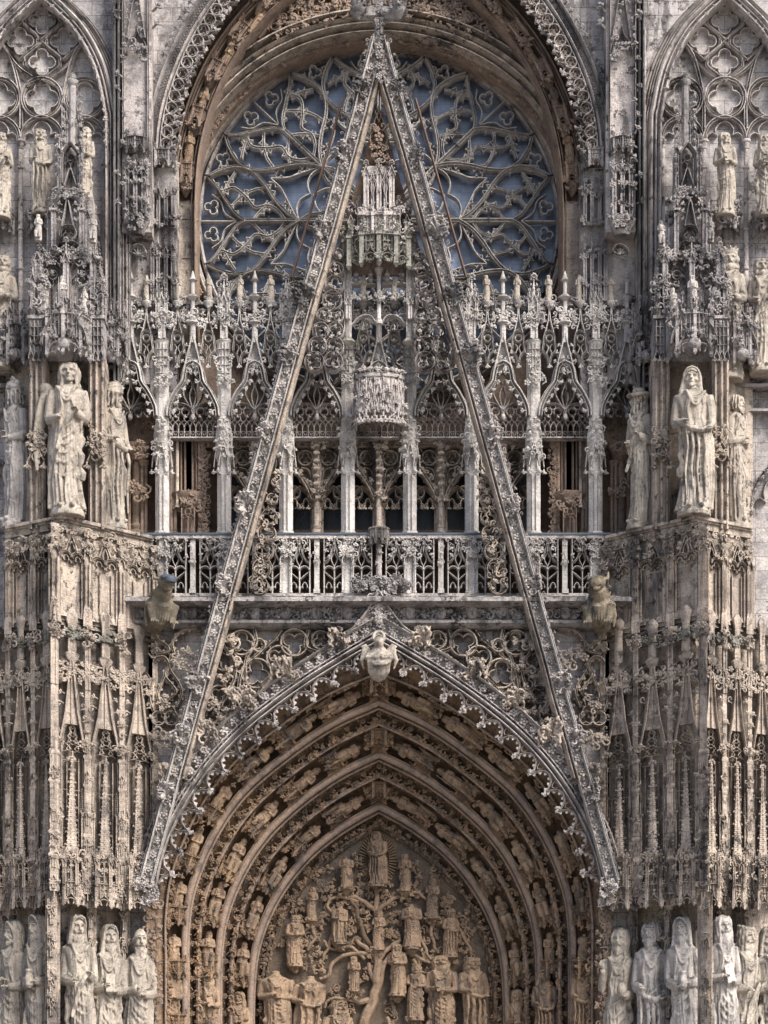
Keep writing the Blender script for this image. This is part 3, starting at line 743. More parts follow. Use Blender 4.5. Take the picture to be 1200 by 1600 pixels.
    if head != 'none':                                                                # eye sockets, cheeks and mouth line cut in
        for (x, y, z), am, sg_ in (((-.019, -.060, .010), .012, .0075), ((.019, -.060, .010), .012, .0075), ((-.031, -.048, -.030), .008, .011), ((.031, -.048, -.030), .008, .011), ((0, -.063, -.0345), .008, .0055), ((-.012, -.06, -.0345), .006, .005), ((.012, -.06, -.0345), .006, .005)):
            c_ = m[:3, :3] @ np.array((x, y, z)) + m[:3, 3]; d2 = ((V - c_) ** 2).sum(1); V += (m[:3, :3] @ np.array((0, 1., 0))) * (am * np.exp(-d2 / (2 * sg_ ** 2)))[:, None]
    return V, Q, T
_fig = {}
def place_figure(key, px, py_top, py_foot, y, label, mat='statue', group='tall stone figures', yaw=0., name='statue', jit=None, width=1., tilt=0., cat='statue', zfoot=None):
    """a figure from the template with its head top and feet at these photo rows, on depth y"""
    me = _fig[key]
    p = Pl(y); h = (py_foot - py_top) * p.k
    mk = (key, mat)
    if mk not in _fig:
        m = me.copy(); m.materials.clear(); m.materials.append(M[mat]); _fig[mk] = m
    o = bpy.data.objects.new(name, _fig[mk]); COL.objects.link(o)
    if zfoot: h = (p.z(py_top) - zfoot) / 1.05; o.location = (p.x(px), y, zfoot + .05 * h)
    else: o.location = (p.x(px), y, p.z(py_foot))
    o.scale = (h * width, h * width, h); o.rotation_euler = (0, tilt, yaw)
    return tag(o, label, cat, group)
def fig(key, *a, **k):
    V, Q, T = figure(*a, **k); _fig[key] = mesh_of('statue', V, Q, T, 180)
# ------------------------------------------------------------------ the cathedral front: one building, its members as parts
cath = empty('cathedral')
tag(cath, 'flamboyant gothic cathedral front of carved limestone with rose window, steep gable and deep portal', 'cathedral')
def ground():
    b = MB(); g = np.linspace(-1, 1, 41); X = np.sign(g) * np.abs(g) ** 3 * 900
    V = [(x, y, 0.0) for x in X for y in X - 0]; n = 41
    Q = [(i * n + j, (i + 1) * n + j, (i + 1) * n + j + 1, i * n + j + 1) for i in range(n - 1) for j in range(n - 1)]
    b.add(V, Q); o = b.build('ground', 'paving'); o['kind'] = 'structure'
ground()
def rear_blocker():
    b = MB(); box(b, -24, 24, 4.4, 30, 0, 40); b.build('rear_light_block', 'ashlar', cath)  # unseen solid box behind the front, added to block light from the rear
rear_blocker()

# ---- rose window -------------------------------------------------
PR = Pl(2.7); RC = (592, 345); RX, RZ = 277., 265.
def rp(r, deg): a = radians(deg); return (RC[0] + RX * r * sin(a), RC[1] - RZ * r * cos(a))
def rpath(pts, n=7): return np.array([rp(*q) for q in spline(pts, n)])
def cusps(mb, p, P, step=16, size=6, d=.1, y=.04, side=1, start=.5):
    """pointed cusps standing off a tracery bar"""
    R = resample(P, n=max(3, int(np.linalg.norm(np.diff(P, axis=0), axis=1).sum() / 3)))
    L = np.r_[0, np.cumsum(np.linalg.norm(np.diff(R, axis=0), axis=1))]; N, T = normals2(R); s = step * start
    while s < L[-1] - 3:
        i = int(np.searchsorted(L, s)); n = N[i] * side; t = T[i]; q = R[i]
        A = spline([q - t * size * 1.25, q - t * size * .6 + n * size * .22, q - t * size * .16 + n * size * .85], 3); B = spline([q + t * size * .16 + n * size * .85, q + t * size * .6 + n * size * .22, q + t * size * 1.25], 3)
        pprism(mb, p, np.vstack([A, B]), d, y); s += step
def scallops(mb, p, P, step=14, size=6, d=.1, y=.04, side=1, start=.5):
    """fine cusped line running beside a tracery rib: groups of three points with hollows between"""
    R = resample(P, n=max(4, int(np.linalg.norm(np.diff(P, axis=0), axis=1).sum() / 2))); L = np.r_[0, np.cumsum(np.linalg.norm(np.diff(R, axis=0), axis=1))]; N, T = normals2(R)
    st = 12.; s = st * start; k = 0
    def at_(u, o): i = min(len(R) - 1, int(np.searchsorted(L, u))); return R[i] + N[i] * side * o
    while s + st < L[-1] - 2:
        if k % 4 != 3:
            a, b = (.8 if k % 4 == 0 else size), (.8 if k % 4 == 2 else size)
            bar(mb, p, spline([at_(s, a), at_(s + st * .18, max(1.2, a * .45)), at_(s + st * .5, 1.6), at_(s + st * .82, max(1.2, b * .45)), at_(s + st, b)], 3), 2.2, .16, y - .02)
            s += st
        else: s += st * .5
        k += 1
def rose():
    root = empty('rose_window', cath)
    g = MB(); prism(g, PR.pt(np.array([rp(1.03, a) for a in range(0, 360, 5)])), PR.y + .32, PR.y + .38); g.build('glass', 'glass', root)
    rim = MB()
    for r, w, d, y in ((1.015, 7, .3, -.02), (1.05, 6, .5, -.22), (1.085, 5, .55, -.32)):
        bar(rim, PR, [rp(r, a) for a in range(0, 360, 3)], w, d, y, PROFROLL, True)
    rim.build('rim', 'pale', root)
    for k in range(8):
        f = 45 * k; t = MB()
        for s in (-1, 1):
            P = lambda pts, n=7: rpath([(r, f + s * a) for r, a in pts], n)
            out = P([(.45, 0), (.52, 5), (.6, 12), (.68, 18.6), (.77, 22.2), (.86, 21.6), (.94, 18.4), (1.0, 15)])
            bar(t, PR, out, 5.6, .3, -.1, PROFMOLD)
            fork = P([(.75, 0), (.80, 2.2), (.86, 7), (.93, 12), (1., 15)]); bar(t, PR, fork, 5, .3, -.1, PROFMOLD)
            rib = P([(.97, 14.4), (.91, 11.2), (.84, 13.4), (.76, 10.6), (.70, 6.6), (.63, 8.4), (.57, 6.0), (.53, 1)]); bar(t, PR, rib, 5.2, .22, -.04, PROFMOLD); scallops(t, PR, rib, 21, 8, .1, .02, 1, .4); scallops(t, PR, rib, 21, 8, .1, .02, -1, .85)
            for pts in ([(.84, 5.5), (.80, 9.5), (.755, 13), (.72, 15), (.66, 17.4)], [(.71, .5), (.675, 4.5), (.64, 8), (.60, 11.5)], [(.90, 9), (.885, 13), (.86, 19.6)]):
                S2 = P(pts); bar(t, PR, S2, 5.0, .2, -.02, PROFMOLD); scallops(t, PR, S2, 20, 7.5, .1, .03, 1, .45); scallops(t, PR, S2, 20, 7, .1, .03, -1, .8)
            scallops(t, PR, out, 23, 8.5, .12, .0, s, .6); scallops(t, PR, fork, 22, 7, .12, .0, s, .6)
            cx, cy = rp(.945, f + s * 4.9); bar(t, PR, foil(cx, cy, 11.5, 3, radians(f + s * 8)), 3, .18, -.02, closed=True)
            bar(t, PR, P([(.80, 0), (.87, 3.2), (.90, 7.5), (.955, 9.6)]), 3, .18, .0)
            if s > 0: cx, cy = rp(.95, f + 22.5); bar(t, PR, foil(cx, cy, 11, 3, radians(f + 22.5)), 3, .18, -.02, closed=True)
            bar(t, PR, P([(.77, 22.5), (.86, 21), (.91, 18.8), (.96, 18.6)]), 3.2, .2, -.0)
            wd = P([(.46, 2), (.52, 12), (.58, 19), (.66, 22.5)]); bar(t, PR, wd, 3.2, .2, -.02); scallops(t, PR, wd, 15, 6, .1, .02, -s, .5)
            # heart of the rose
            bar(t, PR, P([(.45, 0), (.38, 6), (.27, 9), (.16, 11)]), 4, .24, -.06, PROFMOLD); bar(t, PR, P([(.40, 22.5), (.34, 10), (.24, 4), (.16, 0)]), 3, .18, -.02)
            bar(t, PR, P([(.45, 0), (.47, 9), (.46, 16), (.42, 22.5)]), 3.4, .2, -.02)
        bar(t, PR, [rp(.14, f), rp(.45, f), rp(.76, f)], 6.6, .3, -.105, PROFMOLD); bar(t, PR, [rp(.80, f), rp(1.0, f)], 3.4, .2, .0)
        t.build('tracery', 'clean', root)
    c = MB()
    for r in (.15, .08): bar(c, PR, [rp(r, a) for a in range(0, 360, 12)], 4, .26, -.09, PROFROLL, True)
    stamp(c, ROSE[0], at(PR, *RC, -.1), .5); c.build('centre_boss', 'warm', root)
    for k in range(8):
        for r, a in ((.62, 0), (1.0, 15), (1.0, -15)):
            b = MB(); cx, cy = rp(r, 45 * k + a); u = np.array(rp(r + .02, 45 * k + a)) - (cx, cy); u /= hypot(*u)
            v = np.array((-u[1], u[0])) if a == 0 else u; bar(b, PR, [np.array((cx, cy)) - v * 5, np.array((cx, cy)) + v * 5], 1.8, .06, -.13, PROFBOX); b.build('iron_tie', 'tie', root)
rose()

# ---- wall round the rose, and its arch ----------------------------
def arcR(r, a0, a1, n=60): return np.array([(592 + r * sin(radians(a)), 347 - r * .957 * cos(radians(a))) for a in np.linspace(a0, a1, n)])
FR = [(258, 560), (258, 400), (259, 300), (262, 240), (266, 195), (277, 148), (297, 95), (323, 45), (354, 0), (402, -56), (470, -120), (592, -205)]
AV = [(288, 560), (288, 400), (288, 320), (292, 255), (301, 205), (318, 150), (347, 90), (387, 35), (436, -14), (505, -68), (592, -118)]
def rose_arch():
    root = empty('rose_arch', cath); rng = random.Random(11)
    # back wall with a round opening
    w = MB(); pb = Pl(2.85); circ_ = arcR(296, 0, 360, 97)[:-1]; m = len(circ_)
    outer = []
    for q in circ_:
        d = q - (592, 347); s = min(390 / max(1e-6, abs(d[0])), (560 if d[1] < 0 else 330) / max(1e-6, abs(d[1]))); outer.append((592 + d[0] * s, 347 + d[1] * s))
    A = pb.pt(circ_); B = pb.pt(outer); V = np.vstack([np.c_[A[:, 0], np.full(m, 2.85), A[:, 1]], np.c_[B[:, 0], np.full(m, 2.85), B[:, 1]], np.c_[A[:, 0], np.full(m, 3.3), A[:, 1]]])
    i = np.arange(m); j = (i + 1) % m
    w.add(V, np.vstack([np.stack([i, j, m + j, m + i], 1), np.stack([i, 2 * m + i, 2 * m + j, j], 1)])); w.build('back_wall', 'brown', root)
    r1 = MB()
    for r, wd, d, y, pf in ((293, 7, .3, 2.3, PROFROLL), (323, 18, 1.0, 1.6, PROFMOLD), (338, 10, 1.0, 1.5, PROFROLL), (350, 6, 1.1, 1.58, PROFBAR)):
        bar(r1, Pl(y), arcR(r, -118, 118, 140), wd, d, 0, pf)
    r1.build('ring_moulding', 'warm', root)
    r2 = MB(); p2 = Pl(2.0)
    bar(r2, p2, arcR(305, -112, 112, 120), 15, .5, .12, PROFBOX)
    P = resample(np.vstack([arcR(302, -112, 112, 160), arcR(309, 112, -112, 160)]), 9)
    for q, c in enumerate(P):
        t = rng.choice(LEAF + CURL + ROSE); stamp(r2, t, at(p2, c[0], c[1], .08), rng.uniform(8, 11) * p2.k, rng.uniform(0, 6.3), flip=rng.random() < .5)
    r2.build('carved_ring', 'brown', root)
    # spandrels above the ring
    sp = MB(); p3 = Pl(1.75)
    for sg in (0, 1):
        f = (lambda P: mirror_px(P)) if sg else (lambda P: np.array(P, float))
        for cx, cy, R, n in ((470, 22, 15, 3), (505, 5, 17, 4), (545, 4, 14, 3), (430, 40, 9, 3), (540, -24, 14, 4), (575, -12, 12, 3)):
            c = f([(cx, cy)])[0]; ring(sp, p3, c[0], c[1], R, 3.2, .2, -.1, n)
        for P in ([(405, 62), (440, 20), (470, -8), (520, -30)], [(440, 48), (470, 42), (520, 22), (570, 20)], [(480, 38), (490, 22), (520, 26), (545, 20)]):
            bar(sp, p3, f(spline(P)), 3.4, .22, -.12)
        leaves(sp, p3, f(spline([(450, 44), (490, 26), (540, 12), (585, 10)])), 15, 7, -.05, 2, 6, 'mix', rng); leaves(sp, p3, f(spline([(420, 55), (455, 25), (500, -10), (560, -30)])), 13, 8, -.05, 2, 6, 'mix', rng)
    pprism(sp, p3, np.vstack([arcR(352, -40, 40, 40), [(800, -150), (384, -150)]]), .2, .15); sp.build('spandrel', 'brown', root)
    for sg in (0, 1):
        mir = bool(sg); C = resample(spline(FR, 16), 2.0); A = resample(spline(AV, 16), 2.0)
        # archivolt: hollow between two mouldings, with canopies
        a = MB(); p = Pl(1.35)
        bar(a, p, offset(A, 17), 7, .9, -.15, PROFROLL); bar(a, p, offset(A, -18), 6, .7, -.05, PROFMOLD); bar(a, p, A, 34, .3, .42, PROFBOX)
        bar(a, p, offset(A, 11), 3, .6, .05, PROFBAR); bar(a, p, offset(A, -12), 3, .6, .1, PROFBAR); bar(a, Pl(1.9), offset(A, -27), 10, .7, -.25, PROFMOLD)
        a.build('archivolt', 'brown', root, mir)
        for px, py in ((290, 285), (303, 196), (329, 122), (365, 60), (411, 4), (470, -48)):
            i = int(np.argmin(np.abs(A - (px, py)).sum(1))); T = normals2(A)[1][i]; c = MB(); canopy(c, 0, 0, 0, .52, .5, 3, .9, 0, rng)
            lathe(c, 0, 0, [(.03, -.3), (.2, -.05), (.24, .05)], 8)
            for q in range(5): stamp(c, rng.choice(LEAF), (rng.uniform(-.18, .18), -.2, rng.uniform(-.2, .1)), .17, rng.uniform(0, 6))
            d = MB(); m = np.eye(4); m[:3, :3] = roty(atan2(T[0], -T[1])); m[:3, 3] = at(p, px, py, .22); d.merge(c, m); d.build('canopy', 'brown', root, mir)
        # openwork fringe
        f = MB(); p = Pl(.75); C1 = C[C[:, 1] < 245]
        bar(f, p, offset(C1, -18), 5, .3, -.1, PROFROLL); bar(f, p, offset(C1, -12.5), 2.4, .24, -.05)
        R = resample(C1, 18.8); N, T = normals2(R)
        for i, c in enumerate(R):
            th = atan2(T[i][0], -T[i][1])
            bar(f, p, circ(c[0] - N[i][0] * 3, c[1] - N[i][1] * 3, 9.0, 22), 2.5, .2, -.05, closed=True); bar(f, p, foil(c[0] - N[i][0] * 3, c[1] - N[i][1] * 3, 7.4, 3, th + pi / 2, None, 6), 1.6, .15, .0, closed=True)
            q = c + N[i] * 13 + T[i] * 9.4
            for s in (-1, 1):
                s0 = c + T[i] * 9.4 + s * T[i] * 9.0 + N[i] * 2; bar(f, p, spline([s0, (s0 * .5 + q * .5) - N[i] * 2 + s * T[i] * 2, q + N[i] * 2], 4), 2.2, .16, -.02); 
                bar(f, p, spline([s0 + N[i] * 2, s0 + N[i] * 7 - T[i] * s * 1, q - N[i] * 3 + T[i] * s * 4.], 3), 1.4, .1, .02)
            for k in range(3): stamp(f, rng.choice(LEAF), at(p, q[0] + rng.uniform(-2, 2), q[1] + rng.uniform(-2, 2), -.08), 8 * p.k, rng.uniform(0, 6.3))
        f.build('openwork_fringe', 'pale', root, mir)
        h = MB(); Cb = C[C[:, 1] < 238]
        bar(h, p, offset(Cb, -25), 11, .25, .05, PROFBOX); bar(h, p, offset(Cb, -33), 5, .35, -.15, PROFROLL)
        Z = resample(offset(Cb, -25), 5)
        for i in range(len(Z) - 1):
            a_, b_ = offset(Z, 4)[i], offset(Z, -4)[i + 1]; bar(h, p, [a_, b_], 1.3, .06, .02); a_, b_ = offset(Z, -4)[i], offset(Z, 4)[i + 1]; bar(h, p, [a_, b_], 1.3, .06, .02)
        crockets(h, p, offset(Cb, -36), 11, 15, -.02, -1, rng); h.build('hood_mould', 'grey', root, mir)
        # jamb below the springing
        jb = MB(); pj = Pl(1.0)
        pbox(jb, pj, 240, 300, 300, 760, 1.5, .55); pbox(jb, Pl(1.45), 276, 302, 318, 800, .5, 0)
        for x, y0 in ((270, .35), (276, .2), (302, .5)): colonnette(jb, pj, x, 250 if x < 290 else 330, 790, 2.6, y0)
        for y in (330, 392, 455): pbox(jb, pj, 282, 300, y, y + 1.2, .03, .43)
        jb.build('jamb', 'warm', root, mir)
        ow = MB(); Fo = offset(C[C[:, 1] < 260], -20); Fo = Fo[Fo[:, 0] < 470]; pprism(ow, Pl(.95), np.vstack([Fo, [(Fo[-1][0], -160), (228, -160), (228, 262)]]), .3, 0); ow.build('spandrel_wall', 'ashlar', root, mir)
        pr = MB(); pp = Pl(.8)                                # panelled pier under the fringe
        pbox(pr, pp, 234, 276, 258, 640, .6, .16)
        canopy(pr, pp.x(254), pp.y + .1, pp.z(262), 42 * pp.k, 26 * pp.k, 3, .7, 0, rng)
        for x in (238, 247, 259, 270):
            pinnacle(pr, pp, x, 268 + rng.uniform(0, 20), 352, 6, .05, .35, rng); pinnacle(pr, pp, x, 352 + rng.uniform(0, 15), 470, 6, .05, .3, rng)
        for y in (300, 345, 400, 440): leaves(pr, pp, [(236, y), (274, y)], 9, 6, .0, 1, 3, 'mix', rng)
        for y in (295, 380, 430): panel(pr, pp, 240, 256, y, y + 42, 1.8, .08, .1, 2); panel(pr, pp, 257, 273, y, y + 42, 1.8, .08, .1, 2)
        pr.build('pier', 'grey', root, mir)
rose_arch()

# ---- gallery of pillars and ogee arches ---------------------------
PG = Pl(.75); PX = [592 + 97 * (i + .5) for i in range(-4, 4)]
def gallery():
    root = empty('gallery', cath); rng = random.Random(5)
    for px in PX:
        b = MB(); p = PG
        r = 11.5 * p.k; x = p.x(px); z = p.z
        lathe(b, x, p.y + .2, [(r * 1.25, z(836)), (r * 1.25, z(831)), (r, z(827)), (r, z(735)), (r * .96, z(600)), (r * .9, z(590))], 8, pi / 8)
        for a in (-3, 3): bar(b, p, [(px + a, 828), (px + a, 740)], 1.2, .03, -.015)
        # lower gablet collar
        for s, w in ((0, 16), (-1, 10), (1, 10)):
            q = px + s * 11; yy = -.10 if s == 0 else .08
            bar(b, p, spline([(q - w * .5, 728), (q - w * .32, 712), (q, 690)], 5), 2, .09, yy); bar(b, p, spline([(q + w * .5, 728), (q + w * .32, 712), (q, 690)], 5), 2, .09, yy)
            stamp(b, LEAF[1], at(p, q - w * .5, 732, yy), 9 * p.k, pi); stamp(b, LEAF[2], at(p, q + w * .5, 732, yy), 9 * p.k, pi)
        for y in (672, 682, 693, 704, 715):
            for q in (-10, -4, 4, 10): stamp(b, rng.choice(LEAF + CURL), at(p, px + q + rng.uniform(-1, 1), y, -.08 if abs(q) < 6 else .05), 8.5 * p.k, rng.uniform(-1.4, 1.4))
        lathe(b, x, p.y + .2, [(r * .98, z(722)), (r * 1.2, z(712)), (r * 1.22, z(676)), (r * 1.0, z(664))], 8, pi / 8)
        finial(b, p, px, 652, 10, -.08, rng)
        # panelled collar
        lathe(b, x, p.y + .2, [(r * .86, z(600)), (r * 1.08, z(588)), (r * 1.02, z(535)), (r * 1.25, z(531)), (r * .8, z(526))], 8, pi / 8)
        for q in (-7, -2.4, 2.4, 7):
            bar(b, p, [(px + q, 590), (px + q, 535)], 1.5, .06, -.02 if abs(q) < 4 else .04)
        for y in (545, 557, 570, 583): bar(b, p, [(px - 9, y), (px + 9, y)], 1.6, .07, -.03)
        for y in (592, 598): leaves(b, p, [(px - 11, y), (px + 11, y)], 9, 6, -.05, 1, 2, 'mix', rng)
        pinnacle(b, p, px, 424, 528, 12, .12, .5, rng)
        for q in (-7, 7): pinnacle(b, p, px + q, 450, 500, 5, .02, .4, rng)
        leaves(b, p, [(px - 9, 492), (px + 9, 492)], 9, 6, -.05, 1, 2, 'mix', rng)
        b.build('pillar', 'clean', root)
    bays = [592 + 97 * i for i in range(-4, 5)]
    for cx in bays:
        p = PG; b = MB()
        # great ogee
        Lc = spline([(cx - 39, 650), (cx - 37, 634), (cx - 27, 613), (cx - 16, 597), (cx - 13, 583), (cx - 9, 571), (cx, 566)], 8); A = np.vstack([Lc, mirror_about(Lc, cx)])
        end = abs(cx - 592) > 380
        bar(b, p, A, 7.5, .42, -.08, PROFMOLD); bar(b, p, offset(A, -5), 2.4, .2, .08)
        crockets(b, p, offset(Lc[5:34], 3), 10, 13, -.02, 1, rng); crockets(b, p, offset(mirror_about(Lc, cx)[-34:-5], 3), 10, 13, -.02, 1, rng)
        # steep gablet and shaft
        for s in (-1, 1): bar(b, p, [(cx + s * 15, 582), (cx + s * 3, 533), (cx, 522)], 4, .3, -.05)
        pprism(b, p, [(cx - 11, 577), (cx, 530), (cx + 11, 577)], .1, .12)
        shaft(b, p, cx, 503, 535, 9, .05, 8, pi / 8); lathe(b, p.x(cx), p.y + .05, [(.09, p.z(507)), (.17, p.z(504)), (.17, p.z(502)), (.08, p.z(499))], 8)
        shaft(b, p, cx, 470, 503, 6.5, .05, 8, pi / 8); lathe(b, p.x(cx), p.y + .05, [(.05, p.z(470)), (.16, p.z(464)), (.12, p.z(461)), (.05, p.z(458)), (.05, p.z(440)), (.12, p.z(437)), (.07, p.z(434)), (.01, p.z(422))], 8)
        for s in (-1, 1):
            for yy, dx in ((566, 12), (552, 9), (541, 6)): stamp(b, rng.choice(LEAF), at(p, cx + s * dx, yy, .0), 7 * p.k, s * 1.2)
        b.build('ogee_arch', 'clean', root)
        # tracery under the arch
        t = MB(); p2 = Pl(.95)
        for s in (-1, 1):
            c = cx + s * 19; bar(t, p2, pointed(c - 18, c + 18, 648, 17, 8), 3.4, .24, -.05, PROFMOLD); 
            for u in (-1, 1): bar(t, p2, circ(c + u * 7.5, 643, 6, 16, -pi * .9, pi * .9), 2, .16, .0); stamp(t, LEAF[2], at(p2, c + u * 7.5, 648, -.02), 6 * p2.k, pi)
            bar(t, p2, circ(c, 635, 4.5, 14), 2, .16, .0, closed=True)
            bar(t, p2, spline([(cx, 640), (cx + s * 9, 628), (cx + s * 15, 612), (cx + s * 9, 594), (cx + s * 3, 582), (cx, 577)], 6), 2.8, .2, -.02); bar(t, p2, spline([(cx, 640), (cx + s * 5, 618), (cx + s * 1, 602), (cx + s * 6, 588), (cx + s * 10, 580)], 6), 2.4, .18, .0)
            bar(t, p2, spline([(cx + s * 15, 612), (cx + s * 24, 622), (cx + s * 33, 634)], 5), 2.4, .18, .0)
            cusps(t, p2, spline([(cx + s * 15, 612), (cx + s * 9, 594), (cx + s * 3, 582)], 5), 9, 4, .1, .03, s)
        ball(t, at(p2, cx, 652, -.04), (.06, .07, .1), 8, 6)
        if not end:
            for q in range(-4, 5):
                x = cx + q * 9; bar(t, p2, pointed(x - 4.5, x + 4.5, 668, 9, 4), 1.6, .14, .02); bar(t, p2, [(x - 4.5, 682), (x - 4.5, 668)], 1.6, .14, .02); bar(t, p2, foil(x, 675.5, 3.6, 3, pi, None, 4), 1.1, .1, .04, closed=True)
                bar(t, p2, spline([(x, 659), (x - 4.5, 655), (x - 4.5, 650)], 3), 1.6, .14, .02); bar(t, p2, spline([(x, 659), (x + 4.5, 655), (x + 4.5, 650)], 3), 1.6, .14, .02)
            bar(t, p2, [(cx - 42, 683), (cx + 42, 683)], 2.2, .3, .0, PROFBOX)
        t.build('arch_tracery', 'pale', root)
    for i in range(-9, 9):                                      # eyelets between the arches
        cx = 592 + 48.5 * (i + .5); p = PG; b = MB(); 
        for s in (-1, 1):
            bar(b, p, spline([(cx + s * 1, 566), (cx + s * 3, 555), (cx + s * 10, 546), (cx + s * 8.5, 533), (cx + s * 8, 524), (cx + s * 5, 517.5), (cx, 516)], 6), 3.4, .3, .0, PROFMOLD)
            bar(b, p, [(cx + s * 7, 519), (cx + s * 2, 500), (cx + s * .6, 488)], 2.6, .2, .02); bar(b, p, spline([(cx, 560), (cx + s * 4, 550), (cx + s * 1, 541), (cx + s * 5, 535)], 5), 1.8, .14, .08)
            for yy, dx in ((512, 7), (502, 5), (492, 4)): stamp(b, rng.choice(LEAF + CURL), at(p, cx + s * dx, yy, .02), 8 * p.k, s * 1.3)
            bar(b, p, spline([(cx + s * 4, 497), (cx + s * 12, 500), (cx + s * 19, 492), (cx + s * 24, 494)], 6), 2.4, .2, .08)
            leaves(b, p, [(cx + s * 8, 494), (cx + s * 22, 497)], 11, 5, .04, 2, 4, 'mix', rng)
            bar(b, p, spline([(cx + s * 10, 546), (cx + s * 16, 556), (cx + s * 21, 570)], 5), 2.2, .18, .08); leaves(b, p, [(cx + s * 15, 556), (cx + s * 20, 572)], 9, 6, .03, 1, 3, 'mix', rng)
        bar(b, p, circ(cx, 527, 5.2, 20), 3, .22, .02, PROFROLL, True)
        stamp(b, LEAF[3], at(p, cx, 568, .0), 9 * p.k, pi)
        shaft(b, p, cx, 474, 500, 3.2, .1, 6); lathe(b, p.x(cx), p.y + .1, [(.03, p.z(480)), (.13, p.z(473)), (.14, p.z(469.5)), (.13, p.z(469))], 10); leaves(b, p, [(cx - 4, 474), (cx + 4, 474)], 6, 4, .03, 1, 1, 'leaf', rng)
        b.build('eyelet_gablet', 'clean', root)
        c = MB()                                                # crest rail
        bar(c, p, [(cx - 24, 473), (cx + 24, 473)], 3.2, .3, .1, PROFMOLD); leaves(c, p, [(cx - 23, 469), (cx + 23, 469)], 9, 5, .1, 1, 2, 'mix', rng); leaves(c, p, [(cx - 23, 478), (cx + 23, 478)], 8, 7, .12, 1, 2, 'mix', rng)
        for s in (-1, 1): bar(c, p, circ(cx + s * 12, 482, 7, 14, -pi / 2, pi / 2), 1.8, .14, .14)
        c.build('crest_rail', 'grey', root)
def mirror_about(P, cx): Q = np.array(P)[::-1].copy(); Q[:, 0] = 2 * cx - Q[:, 0]; return Q
gallery()

